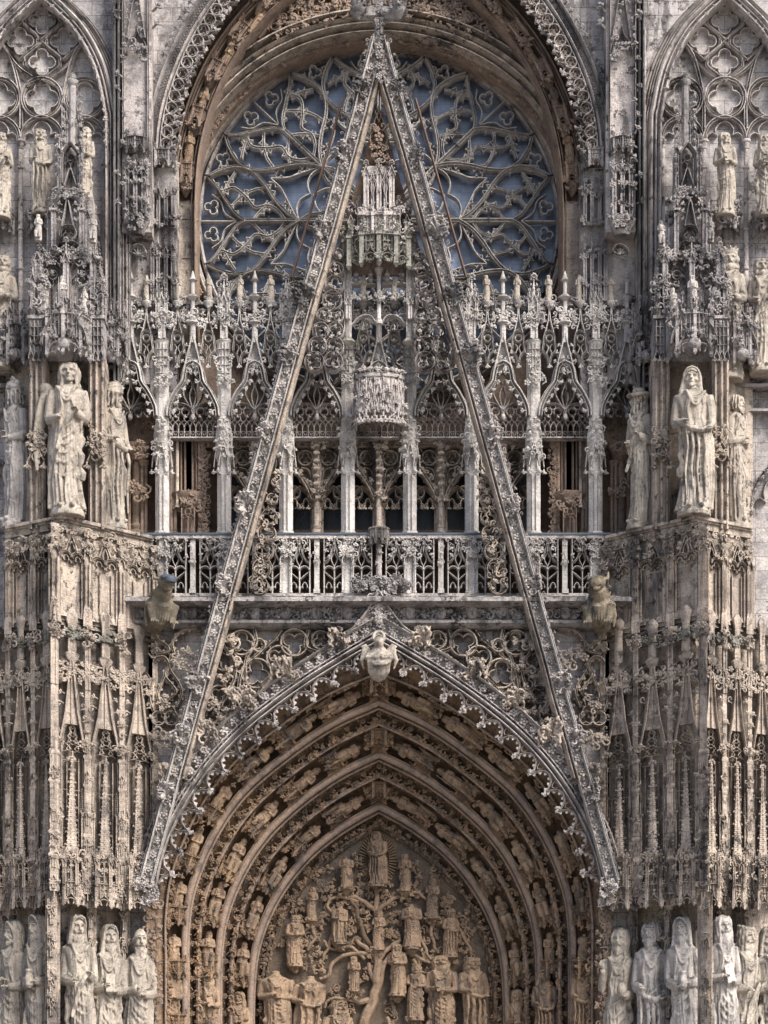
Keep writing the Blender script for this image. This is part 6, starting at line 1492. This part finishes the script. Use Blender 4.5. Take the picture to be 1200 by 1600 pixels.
    for u in (-1, 1):
        for a_, b_ in ((150, 220), (170, 222)): pinnacle(t, p, 109 + u * (9 if a_ == 150 else 14), a_, b_, 5, .5, .4, rng)
        for q in range(7): stamp(t, rng.choice(LEAF), at(p, 109 + u * 9, 140 + q * 12, .42), 9 * p.k, u * 1.15)
    t.build('niche_tower', 'grey', root, mir)
def side_wall(mir):
    rng = random.Random(51 + mir); root = empty('blind_window', cath); CX = 51 if mir else 65
    w = MB(); pbox(w, Pl(.62), -140, 186, -80, 990, .6, 0); pbox(w, Pl(.62), -140, 240, 990, 1730, .6, 0); w.build('ashlar_wall', 'ashlar', root, mir)
    p = Pl(.42)
    R = [(CX + 116, 560), (CX + 116, 230), (CX + 112, 170), (CX + 96, 105), (CX + 68, 52), (CX + 34, 15), (CX, -14)]
    Rs = spline(R, 10); A = np.vstack([Rs, mirror_about(Rs, CX)])
    m = MB()
    for o, wd, y, pf in ((1, 9, -.28, PROFROLL), (9, 7, -.12, PROFMOLD), (16, 6, .0, PROFROLL), (-10, 12, -.34, PROFMOLD), (20, 3, .08, PROFBAR)): bar(m, p, offset(A, -o if False else o), wd, .4, y, pf)
    Ah = A[A[:, 1] < 235]; crockets(m, p, offset(Ah, -9), 8, 17, -.3, -1, rng)
    for x in (CX + 100, CX - 100):
        for d in (-4, 2, 8): colonnette(m, p, x + d, 214, 600, 3.2, .0 + .03 * abs(d - 2), True, True); 
        for y in (262, 310, 358, 420, 470, 520): lathe(m, p.x(x + 2), p.y, [(.09, p.z(y + 2)), (.11, p.z(y)), (.09, p.z(y - 2))], 10)
    m.build('arch_mould', 'pale', root, mir)
    t = MB(); d = .3
    def B(P, w=5, y=0., pf=PROFMOLD): bar(t, p, P, w * 1.3, d, y, pf)
    for dx, dy, ro in ((0, 30, 0), (-34, 62, 0), (34, 62, 0), (0, 95, 0)):
        c = (CX + dx, dy); a = 31 if dx == 0 else 30
        for u in (-1, 1):
            for v in (-1, 1): B(spline([(c[0], c[1] + v * a), (c[0] + u * a * .38, c[1] + v * a * .66), (c[0] + u * a * .86, c[1] + v * a * .26), (c[0] + u * a * .9, c[1])], 6), 3.6)
        bar(t, p, foil(c[0], c[1], 21, 4, 0, 11.5, 8), 3, .2, .06, closed=True)
    for dx in (-67, 0, 67):
        bar(t, p, circ(CX + dx, 152, 31, 34), 6.5, d, -.02, PROFMOLD, True); bar(t, p, foil(CX + dx, 152, 26, 4, 0, 13, 8), 3, .2, .06, closed=True)
        B(pointed(CX + dx - 32, CX + dx + 32, 214, 33, 10), 4.6); bar(t, p, trefoil_head(CX + dx - 28, CX + dx + 28, 220, 33, 6), 3, .2, .06)
    for u in (-1, 1):
        B(spline([(CX + u * 33, 200), (CX + u * 34, 150), (CX + u * 48, 90), (CX + u * 66, 62)], 7), 5); B(spline([(CX + u * 33, 185), (CX + u * 30, 140), (CX, 122)], 6), 4); B(spline([(CX + u * 66, 62), (CX + u * 40, 100), (CX + u * 14, 120)], 6), 4); B(spline([(CX + u * 34, 150), (CX + u * 20, 100), (CX + u * 60, 40)], 5), 2) if False else None
        colonnette(t, p, CX + u * 33, 218, 585, 3.8, .02)
        for y in (262, 310, 358, 420, 470, 520): lathe(t, p.x(CX + u * 33), p.y + .02, [(.075, p.z(y + 2)), (.09, p.z(y)), (.075, p.z(y - 2))], 10)
    t.build('blind_tracery', 'pale', root, mir)
    for dx in (-67, 0, 67):
        s = MB(); x, y = p.x(CX + dx), .45; canopy(s, x, y, p.z(366), 46 * p.k, 26 * p.k, 3, 1.1, 0, rng); lathe(s, x, y - .05, [(.2, p.z(348)), (.42, p.z(338)), (.44, p.z(335)), (.3, p.z(334))], 8)
        leaves(s, p, [(CX + dx - 18, 343), (CX + dx + 18, 343)], 12, 6, -.45, 2, 3, 'mix', rng); s.build('corbel_canopy', 'grey', root, mir)
    st = MB()
    for y, h, o in ((577, 5, -.3), (585, 4, -.15), (604, 5, -.25), (640, 4, -.1)): pbox(st, p, -140, 182, y, y + h, .5, o)
    leaves(st, p, [(-20, 592), (60, 592)], 11, 7, -.05, 2, 3, 'mix', rng); st.build('string_course', 'grey', root, mir)
    lo = MB(); c0 = 8 if not mir else -22
    for dx in (0,): bar(lo, p, pointed(c0 - 50, c0 + 36, 800, 80, 10), 5, .3, -.05, PROFMOLD); bar(lo, p, trefoil_head(c0 - 44, c0 + 30, 806, 66, 8), 3, .2, .03); crockets(lo, p, pointed(c0 - 52, c0 + 38, 800, 84, 10), 10, 12, -.05, 1, rng)
    for x in (c0 + 38,): colonnette(lo, p, x, 575, 980, 3.2, .0)
    lo.build('lower_blind_arch', 'grey', root, mir)
    # pier between blind window and rose
    q = MB(); pp = Pl(.2)
    pbox(q, pp, 190, 236, -80, 360, .8, .12); pbox(q, Pl(1.0), 190, 238, 345, 600, .5, 0); bar(q, pp, [(176, 640), (176, 40)], 5, .4, .05, PROFROLL)
    for x in (192, 231): bar(q, pp, [(x, 230), (x, -80)], 3.4, .3, .0, PROFMOLD)
    q.build('pier', 'pale', root, mir)
    q = MB(); bar(q, pp, [(182, 640), (182, -80)], 10, .5, -.24, PROFMOLD); q.build('soot_black_shaft', 'soot', root, mir)
    q = MB()
    bar(q, pp, ogee(197, 229, 84, 42, 7), 4, .3, -.05, PROFMOLD); bar(q, pp, [(199, 60), (213, -30), (227, 60)], 3, .3, -.08); leaves(q, pp, [(204, 76), (222, 76)], 11, 6, -.05, 2, 4, 'mix', rng); crockets(q, pp, [(227, 60), (213, -30)], 9, 14, -.08, -1, rng); crockets(q, pp, [(199, 60), (213, -30)], 9, 14, -.08, -1, rng)
    stamp(q, CROCK[0], at(pp, 226, 95, -.1), .28, pi)
    canopy(q, pp.x(212), pp.y + .12, pp.z(240), 38 * pp.k, 24 * pp.k, 4, .8, 0, rng)
    for x in (199, 212, 225): pinnacle(q, pp, x, 236 + rng.uniform(0, 10), 345, 7, -.05, .3, rng); 
    for y in (262, 290, 318, 338): leaves(q, pp, [(196, y), (228, y)], 9, 7, -.12, 1, 3, 'mix', rng)
    panel(q, pp, 196, 228, 250, 345, 2, .14, .0, 2, .2, 1)
    lathe(q, pp.x(212), pp.y + .1, [(.2, pp.z(366)), (.27, pp.z(356)), (.36, pp.z(347)), (.38, pp.z(342)), (.3, pp.z(338))], 8, pi / 8, 1, .9); leaves(q, pp, [(202, 352), (222, 352)], 10, 5, -.2, 2, 3, 'mix', rng)
    bar(q, pp, circ(216, 398, 12, 16, -pi / 2, pi / 2), 3, .2, -.18, PROFMOLD)
    for k in range(5): a = -1.2 + k * .6; bar(q, pp, [(216, 400), (216 + 11 * sin(a), 400 - 11 * cos(a))], 1.6, .1, -.12)
    for y in range(-70, 60, 26): stamp(q, rng.choice(CROCK), at(pp, 186, y, -.25), .3, rng.uniform(-1, 1)); stamp(q, rng.choice(LEAF), at(pp, 238, y + 9, -.0), .28, 1)
    for y in range(80, 340, 22): stamp(q, rng.choice(LEAF), at(pp, 191 + rng.uniform(-3, 3), y, -.15), .2, rng.uniform(-1.5, 1.5))
    q.build('pier_canopy', 'grey', root, mir)
for mir in (False, True):
    buttress(mir); side_wall(mir)
# ------------------------------------------------------------------ statues, each one a thing of its own
V0 = .0042
fig('angel', 21, 'long', False, 'scroll', .0, V0, wing=True, bulk=1.08); fig('turban', 22, 'turban', .05, 'drape', .7, V0); fig('hoodprofile', 23, 'turban', .04, 'cross', -1.0, V0)
fig('veiled', 24, 'veil', False, 'drape', -.15, V0, bulk=1.1); fig('hat', 25, 'hat', .05, 'scroll', -.9, V0); fig('narrow', 26, 'bare', .05, 'cross', .1, V0)
fig('hoodbeard', 27, 'hood', .09, 'scroll', .25, V0); fig('hoodfold', 28, 'hood', .07, 'book', .2, V0, bulk=1.05); fig('bald', 29, 'bald', .16, 'cross', .1, V0); fig('hoodbrown', 30, 'hood', .06, 'jar', -.3, V0); fig('hoodlook', 31, 'hood', .03, 'cross', -.45, V0); fig('jambsmall', 32, 'turban', .06, 'book', -.2, V0)
fig('orb', 33, 'long', .05, 'orb', -.2, V0); fig('shortbeard', 34, 'bare', .05, 'drape', -.3, V0, bulk=1.08); fig('hooddrape', 35, 'hood', .07, 'jar', -.2, V0); fig('moses', 36, 'long', .10, 'book', .1, V0); fig('white', 37, 'curly', .06, 'scroll', .25, V0); fig('edge', 38, 'hood', .06, 'book', -.2, V0)
V1 = .0062
fig('curly', 41, 'curly', False, 'drape', .2, V1, slim=.95); fig('bundle', 42, 'curly', False, 'jar', -.2, V1, slim=.9); fig('jar', 43, 'curly', .04, 'jar', .1, V1); fig('lady', 44, 'long', False, 'book', .1, V1); fig('cut', 45, 'long', .05, 'cross', .2, V1); fig('crown', 46, 'crown', .05, 'broken', .0, V1); fig('robed', 47, 'curly', .06, 'scroll', .15, V1)
V2 = .0085
for i, (h, bd, po, kw) in enumerate((('long', False, 'book', {}), ('curly', .05, 'cross', dict(kneel=True)), ('hood', .05, 'scroll', {}), ('crown', .06, 'orb', dict(seated=True)), ('mitre', .05, 'staff', {}), ('veil', False, 'cross', dict(kneel=True)), ('turban', .05, 'book', dict(seated=True)), ('none', False, 'broken', {}))):
    fig('small%d' % i, 60 + i, h, bd, po, .3 - .1 * i, V2, bulk=1.12, **kw)
PF = place_figure; G1 = 'large figures on the buttress ledges'; G2 = 'jamb figures beside the portal'; G3 = 'figures in the blind windows'
LEDGE = Pl(-.8).z(820) + .005
PF('angel', 106, 568, 797, -1.35, 'tall winged angel with long hair and a broken wing on the left buttress corner', group=G1, yaw=.05, width=1.06, zfoot=LEDGE)
PF('turban', 176, 606, 828, -.15, 'turbaned man in profile beside the winged angel, facing the gallery', group=G1, yaw=.75, width=0.90, zfoot=LEDGE)
PF('hoodprofile', 26, 602, 822, -.30, 'grey capped man in profile at the outer side of the winged angel', 'greystatue', G1, yaw=-.8, width=0.90, zfoot=LEDGE)
PF('veiled', 1084, 577, 800, -1.35, 'large veiled woman gathering her mantle on the right buttress corner', group=G1, yaw=-.05, width=1.09, zfoot=LEDGE)
PF('hat', 1001, 612, 832, -.15, 'man in a broad brimmed hat beside the veiled woman, facing the gallery', group=G1, yaw=-.75, width=0.90, zfoot=LEDGE)
PF('narrow', 1150, 616, 810, -.32, 'slim bearded man half hidden behind the outer pilaster by the veiled woman', group=G1, yaw=.8, width=0.81, zfoot=LEDGE)
for key, px, top, foot, lab, mat, yaw, wd in (
  ('hoodlook', 22, 1440, 1695, 'grey hooded man glancing aside, last of the jamb row by the left edge', 'statue', -.5, 1.0),
  ('hoodbrown', 62, 1430, 1690, 'hooded man with a brown stained mantle holding a jar, outside the corner shaft', 'statue', -.45, 1.0),
  ('hoodbeard', 123, 1430, 1690, 'pale hooded man with full beard and a scroll, first inside the corner shaft', 'statue', .25, 1.0),
  ('hoodfold', 168, 1446, 1705, 'pale hooded man with a book between the scroll bearer and bald man', 'statue', .25, 1.0),
  ('bald', 217, 1450, 1712, 'bald man with a very long beard and crossed hands next to the arch foot', 'statue', .2, 1.0),
  ('orb', 967, 1450, 1712, 'long haired man holding an orb with one hand raised, next to the arch foot', 'statue', -.2, 1.0),
  ('shortbeard', 1020, 1438, 1705, 'short bearded man with bare head and a heavy gathered mantle, right jamb', 'greystatue', -.25, 1.0),
  ('hooddrape', 1068, 1433, 1692, 'bearded man in a hood holding a mossy vessel, right jamb next to the corner shaft', 'greystatue', -.2, 1.0),
  ('moses', 1130, 1430, 1690, 'long bearded man with a book just outside the right corner shaft', 'greystatue', .2, .95),
  ('white', 1162, 1445, 1700, 'bright white curly headed man turned aside behind the book bearer', 'statue', .5, 1.0),
  ('edge', 1200, 1450, 1700, 'hooded figure cut by the right edge of the frame in the jamb row', 'statue', .4, 1.0)):
    Y = prowY(px if px < 592 else 1184 - px) + (.10 if 200 < min(px, 1184 - px) < 240 else .40 if 97 < min(px, 1184 - px) else .12); PF(key, px, top, foot, Y, lab, mat, G2, yaw=yaw, width=wd * .84)
for key, px, top, foot, lab, yaw, wd in (
  ('robed', 1, 208, 342, 'robed figure cut by the left edge in the upper row of the left blind window', .2, 1.0),
  ('curly', 64, 203, 336, 'slender curly headed figure with gathered robe in the left blind window', .1, 1.0),
  ('bundle', 133, 200, 320, 'figure hugging a bundle behind the niche tower in the left blind window', -.1, 1.0),
  ('jar', 2, 400, 576, 'curly haired man holding a jar in the lower row of the left blind window', .1, 1.0),
  ('lady', 1133, 208, 338, 'long haired lady with folded hands in the right blind window', .0, 1.0),
  ('cut', 1196, 210, 340, 'robed figure cut by the right edge in the upper row of the right blind window', -.2, 1.0),
  ('crown', 1138, 394, 592, 'crowned figure with missing arms in the lower row beside the right niche tower', -.1, 1.0),
  ('robed', 1192, 405, 582, 'bearded robed man with a scroll in the lower row by the right edge', -.2, 1.0)):
    PF(key, px, top, foot - 4, .0, lab, 'statue', G3, yaw=yaw, width=wd * 1.1)
# statuettes on the gallery crest
sides = ('left', 'right')
GL = {182: 'tiny pale statuette standing against the left pier at the outer end of the gallery', 229: 'tiny statuette on the gallery crest in front of the left plain pier', 278: 'tiny statuette on the gallery crest in front of the left rose jamb', 326: 'tiny statuette on the gallery crest by the left edge of the rose glass', 375: 'tiny statuette on the gallery crest before the rose, second from the left rake', 423: 'tiny statuette on the gallery crest beside the left rake crocket',
      568: 'tiny statuette under the tower canopy, left of its middle shaft', 616: 'tiny statuette under the tower canopy, right of its middle shaft', 760: 'tiny statuette on the gallery crest beside the right rake crocket', 808: 'tiny statuette on the gallery crest before the rose, second from the right rake', 857: 'tiny statuette on the gallery crest by the right edge of the rose glass', 905: 'tiny statuette on the gallery crest in front of the right rose jamb', 954: 'tiny statuette on the gallery crest in front of the right plain pier', 1002: 'tiny pale statuette standing against the right pier at the outer end of the gallery'}
for i, (px, lab) in enumerate(GL.items()): PF('small%d' % ((0, 2, 7, 0, 2)[i % 5] if i != 3 else 0), px, 430, 469, .85 if not 500 < px < 700 else .2, lab, 'statue', 'statuettes on the gallery crest', yaw=random.Random(i).uniform(-.4, .4), width=1.05, name='statuette', cat='statuette')
for i, (px, top, foot, lab) in enumerate(((70, 448, 486, 'tiny statuette on the left buttress canopy, outer side'), (97, 434, 480, 'tiny statuette at the middle of the left buttress canopy'), (132, 452, 488, 'tiny statuette on the left buttress canopy, inner side'), (145, 335, 378, 'small worn figure on the inner shoulder of the left niche tower'), (60, 335, 375, 'small worn figure on the outer shoulder of the left niche tower'), (1114, 448, 486, 'tiny statuette on the right buttress canopy, outer side'), (1082, 430, 482, 'tiny statuette at the middle of the right buttress canopy'), (1052, 452, 488, 'tiny statuette on the right buttress canopy, inner side'), (1033, 345, 385, 'small worn figure on the inner shoulder of the right niche tower'), (1110, 340, 378, 'small worn figure on the outer shoulder of the right niche tower'))):
    PF('small%d' % ((0, 4, 2, 5, 1, 2, 0, 4, 5, 1)[i]), px, top, foot, -1.15, lab, 'greystatue', 'statuettes on the buttress canopies', width=1.1, name='statuette', cat='statuette')
# archivolt figures
rows = ('outer', 'middle', 'inner'); ordn = ('first', 'second', 'third', 'fourth', 'fifth', 'sixth', 'seventh', 'eighth', 'ninth')
desc = ('long haired', 'kneeling curly', 'hooded', 'seated crowned', 'mitred', 'kneeling veiled', 'seated turbaned', 'headless')
rg = random.Random(77)
for sg in (0, 1):
    for k, (cnt, s0) in enumerate(((8, .125), (7, .15), (6, .16))):
        a = .08 + k * .315 + .08; C = tcurve(a); N, T = normals2(C); Y = tY(a) + .12; q = Pl(Y)
        for u in range(cnt):
            s = s0 + (1 - s0) * (u + 1.08) / (cnt + .35); i_ = min(178, int(s * 180)); j = rg.choice((0, 1, 2, 3, 4, 5, 6)) if rg.random() < .9 else 7
            nxt = min(179, int((s0 + (1 - s0) * (u + .12) / (cnt + .35)) * 180)); c0 = C[i_]; c1 = C[nxt]; h = hypot(*(c1 - c0)) * .74
            px = c0[0]; ang = atan2(T[i_][0], -T[i_][1]); base = c1 * .84 + c0 * .16
            base = c1 + (c0 - c1) * .2
            top = np.array(base) + (c0 - c1) / hypot(*(c0 - c1)) * h; d = top - base; ang = atan2(d[0], -d[1])
            px, py = base if not sg else (1184 - base[0], base[1])
            o = PF('small%d' % j, px, py - h, py, Y, '%s figure in the %s archivolt, %s up from the %s springing' % (desc[j], rows[k], ordn[u], sides[sg]), 'relief' if k else 'relief', 'small figures in the archivolts', yaw=rg.uniform(-.5, .5) , width=1.35, name='archivolt_figure', cat='carved figure')
            al = ang if not sg else -ang; R = Matrix.Rotation(al, 4, 'Y') @ Matrix.Rotation(rg.uniform(-.5, .5), 4, 'Z'); o.rotation_euler = R.to_euler()
for px, top, foot, j, lab in ((266, 1505, 1640, 'jambsmall', 'turbaned figure with a book at the foot of the outer archivolt on the left'), (372, 1550, 1680, 'hoodlook', 'hooded figure at the foot of the inner archivolt on the left'), (912, 1502, 1640, 'turban', 'tall hatted figure at the foot of the outer archivolt on the right'), (852, 1516, 1650, 'veiled', 'veiled figure with a gathered mantle at the foot of the middle archivolt on the right'), (810, 1545, 1680, 'lady', 'long haired figure at the foot of the inner archivolt on the right'), (325, 1520, 1650, 'moses', 'long bearded figure at the foot of the middle archivolt on the left')):
    t_ = {266: .16, 912: .16, 372: .79, 810: .79, 852: .475, 325: .475}[px]; PF(j, px, top, foot, tY(t_) + .1, lab, 'relief', 'figures at the foot of the archivolts', yaw=.2 if px < 592 else -.2, width=1.1, name='archivolt_figure', cat='carved figure')
# tympanum figures on the Tree of Jesse
TY = (('veiled', 590, 1306, 1382, 'standing woman in a halo of rays at the top of the tree relief', 0), ('broken', 541, 1338, 1387, 'headless broad shouldered figure left of the ray halo in the tree relief', 7), ('robed', 633, 1338, 1390, 'bearded robed figure right of the ray halo in the tree relief', 1), ('crown', 676, 1378, 1433, 'crowned figure right of the upper branches of the tree relief', 3), ('hoodlook', 488, 1390, 1437, 'hooded figure on a leafy bracket left of the upper branches', 2), ('hb', 531, 1415, 1473, 'headless cloaked figure on a round bracket left of the trunk', 7), ('crown', 592, 1428, 1482, 'crowned standing figure in the fork at the middle of the trunk', 0), ('broken', 643, 1412, 1480, 'headless figure on a vase bracket right of the trunk', 7), ('turban', 704, 1428, 1493, 'turbaned figure in a long mantle at the far right of the tree relief', 0), ('jar', 461, 1435, 1507, 'curly figure holding a vessel at the far left of the tree relief', 0), ('moses', 553, 1498, 1547, 'long bearded figure with a book left of the lower trunk', 6), ('lady', 621, 1480, 1553, 'long haired figure with a book right of the lower trunk', 0), ('crown', 650, 1514, 1591, 'small crowned figure below the book reader', 0), ('moses', 690, 1503, 1632, 'long bearded prophet in the bottom row right of the trunk', 0), ('curly', 738, 1505, 1630, 'curly headed prophet at the right end of the bottom row', 0), ('broken', 432, 1516, 1640, 'stout headless prophet at the left end of the bottom row', 0), ('hb', 483, 1524, 1640, 'headless prophet in a wide cloak second in the bottom row', 0), ('hoodfold', 527, 1574, 1700, 'hooded reclining old man at the foot of the tree', 0))
fig('broken', 81, 'none', False, 'cross', 0, V1, bulk=1.2); fig('hb', 82, 'none', False, 'drape', 0, V1, bulk=1.2)
for key, px, top, foot, lab, _ in TY:
    PF(key, px, top - (foot - top) * .08, foot, 3.06, lab, 'relief', 'figures of the tympanum relief', yaw=random.Random(px).uniform(-.4, .4), width=1.45, name='relief_figure', cat='carved figure')
# rose arch figures
for sg in (0, 1):
    for i, (px, py, h) in enumerate(((293, 255, 50), (311, 182, 46), (345, 108, 44), (389, 50, 40), (438, -2, 40))):
        A = resample(spline(AV, 16), 2.0); i_ = int(np.argmin(np.abs(A - (px, py)).sum(1))); T = normals2(A)[1][i_]; al = atan2(T[0], -T[1])
        o = PF('small%d' % ((0, 2, 0, 4, 2)[i]), px if not sg else 1184 - px, py - h, py, 1.45, '%s robed figure %s up from the springing of the rose arch on the %s' % (('long haired', 'hooded', 'slim', 'mitred', 'leaning')[i], ordn[i], sides[sg]), 'relief', 'figures round the rose arch', width=1.15, name='archivolt_figure', cat='carved figure')
        o.rotation_euler = Matrix.Rotation(al if not sg else -al, 4, 'Y').to_euler()
# angel bust at the crown of the portal arch
b = MB()
def bust():
    s = MB(); r = random.Random(3)
    ball(s, (0, -.1, .62), (.30, .24, .34), 16, 12); tube(s, [(0, .15, .2), (0, -.12, .45), (0, -.1, .8)], [.3, .32, .22], 12)
    tube(s, [(0, -.1, .5), (0, .0, .15), (0, .1, -.05)], [.34, .26, .12], 12)
    for k in range(9):
        x = (k - 4) * .075; tube(s, [(x * .8, -.34 + abs(x) * .3, .7), (x * 1.1, -.36 + abs(x) * .3, .45), (x, -.24 + abs(x) * .3, .15), (x * .5, -.0, -.05)], [.03, .045, .04, .03], 6)
    tube(s, [(-.34, -.15, .55), (-.1, -.42, .32), (.2, -.42, .34), (.36, -.18, .5)], .06, 8)
    ball(s, (0, -.22, 1.0), (.155, .17, .2), 14, 11); ball(s, (0, -.27, 1.04), (.11, .12, .11), 10, 8); tube(s, [(0, -.38, 1.0), (0, -.43, 1.0)], [.022, .034], 6); tube(s, [(0, -.1, .8), (0, -.18, 1.05)], .12, 9)
    tube(s, [(-.1, -.35, 1.0), (0, -.39, 1.0), (.1, -.35, 1.0)], .022, 6); tube(s, [(-.045, -.385, 1.03), (0, -.395, 1.03), (.045, -.385, 1.03)], .014, 6)
    for u in (-1, 1): ball(s, (u * .06, -.355, 1.0), (.03, .02, .02), 7, 5)
    for k in range(18): a = k * 2 * pi / 18; c = (.165 * cos(a), -.17 + .04 * sin(a), 1.16 + .19 * sin(a)); ball(s, c, .06, 7, 5) if sin(a) > -.55 else None
    for u in (-1, 1):
        for k in range(6): tube(s, [(u * .22, .05, .75), (u * (.42 + .03 * k), .0, .98 - k * .09), (u * (.55 - .02 * k), .02, .92 - k * .13)], [.07, .06, .04], 6)
        tube(s, [(u * .26, -.1, .75), (u * .38, -.22, .55), (u * .14, -.36, .55)], [.1, .09, .06], 8); ball(s, (u * .1, -.4, .56), (.06, .05, .07), 8, 6)
    return mesh_of('angel_bust', *remesh(s, .028, 2), 180)
me = bust(); me.materials.append(M['statue']); p = Pl(-.55); o = bpy.data.objects.new('angel_bust', me); COL.objects.link(o); o.location = at(p, 592, 1060); sc_ = 72 * p.k / 1.35; o.scale = (sc_ * .95, sc_, sc_)
tag(o, 'pale carved angel bust with curly hair hanging at the crown of the portal arch', 'angel bust')
# gargoyles
def gargoyle(px, lead, label):
    r = random.Random(px); s = MB()
    tube(s, [(0, 1.0, -.2), (0, .35, .05), (0, -.25, .35), (0, -.6, .62)], [.36, .40, .37, .28], 14)        # trunk reaching out from the wall
    tube(s, [(0, .8, -.7), (0, .1, -.45), (0, -.3, .1)], [.3, .36, .32], 12)
    ball(s, (0, -.75, .82), (.30, .34, .27), 16, 12); tube(s, [(0, -.8, .80), (0, -1.1, .78), (0, -1.32, .70)], [.21, .19, .17], 12); tube(s, [(0, -.85, .60), (0, -1.1, .52), (0, -1.25, .5)], [.14, .11, .09], 9)
    for k in range(46):
        a, z = r.uniform(-1.5, 1.5), r.uniform(-.5, .9); R_ = .46 - .12 * max(0, z); tube(s, [(sin(a) * R_, .15 - z * .45 - cos(a) * R_, z), (sin(a) * R_ * 1.08 + r.uniform(-.05, .05), .12 - z * .45 - cos(a) * R_ * 1.1, z - .09), (sin(a) * R_ + r.uniform(-.08, .08), .2 - z * .45 - cos(a) * R_, z - .2)], [.035, .05, .02], 6)
    for u in (-1, 1):
        ball(s, (u * .15, -.98, .98), (.075, .07, .065), 9, 7); tube(s, [(u * .2, -.62, .98), (u * .34, -.5, 1.0), (u * .36, -.42, 1.3)], [.1, .08, .03], 8)
        tube(s, [(u * .34, .0, .1), (u * .46, -.35, -.05), (u * .38, -.3, -.5), (u * .36, -.45, -.62)], [.2, .17, .12, .10], 9)
        for k in range(4): tube(s, [(u * .36 + (k - 1.5) * .06, -.42, -.6), (u * .36 + (k - 1.5) * .085, -.56, -.66), (u * .36 + (k - 1.5) * .09, -.6, -.76)], [.05, .04, .02], 6)
        for k in range(7): tube(s, [(u * .25, .35, .35), (u * (.48 + .015 * k), .1 - .02 * k, .15 - .09 * k), (u * (.44 + .01 * k), -.0, -.3 - .09 * k)], [.07, .06, .035], 6)
    for k in range(11): a = -1.3 + k * .26; tube(s, [(sin(a) * .36, -.25 - cos(a) * .2, .3), (sin(a) * .40, -.3 - cos(a) * .12, -.1), (sin(a) * .38, -.15 - cos(a) * .12, -.62)], [.05, .055, .03], 6)
    ball(s, (0, -1.12, .93), (.1, .1, .05), 8, 6)
    me = mesh_of('gargoyle', *remesh(s, .024, 1), 180); me.materials.append(M['gargoyle']); o = bpy.data.objects.new('gargoyle', me); COL.objects.link(o)
    p = Pl(-.35); o.location = (p.x(px), -.35, p.z(948)); o.rotation_euler = (0, 0, .45 if lead else -.25); o.scale = (.70, .55, .62); tag(o, label, 'gargoyle', 'gargoyles under the balustrade')
    if lead:
        c = MB(); tube(c, [(0, -.62, 1.02), (0, -.95, 1.04), (0, -1.36, .86)], [.30, .27, .21], 12, flat=.35); lathe(c, 0, -1.36, [(.2, .72), (.23, .80), (.22, .92), (.1, .94)], 12)
        k = c.build('lead_cap', 'lead', o)
gargoyle(250, True, 'crouching gargoyle with a blue lead covered head and spout, next to the left buttress'); gargoyle(937, False, 'mossy green open mouthed gargoyle next to the right buttress')
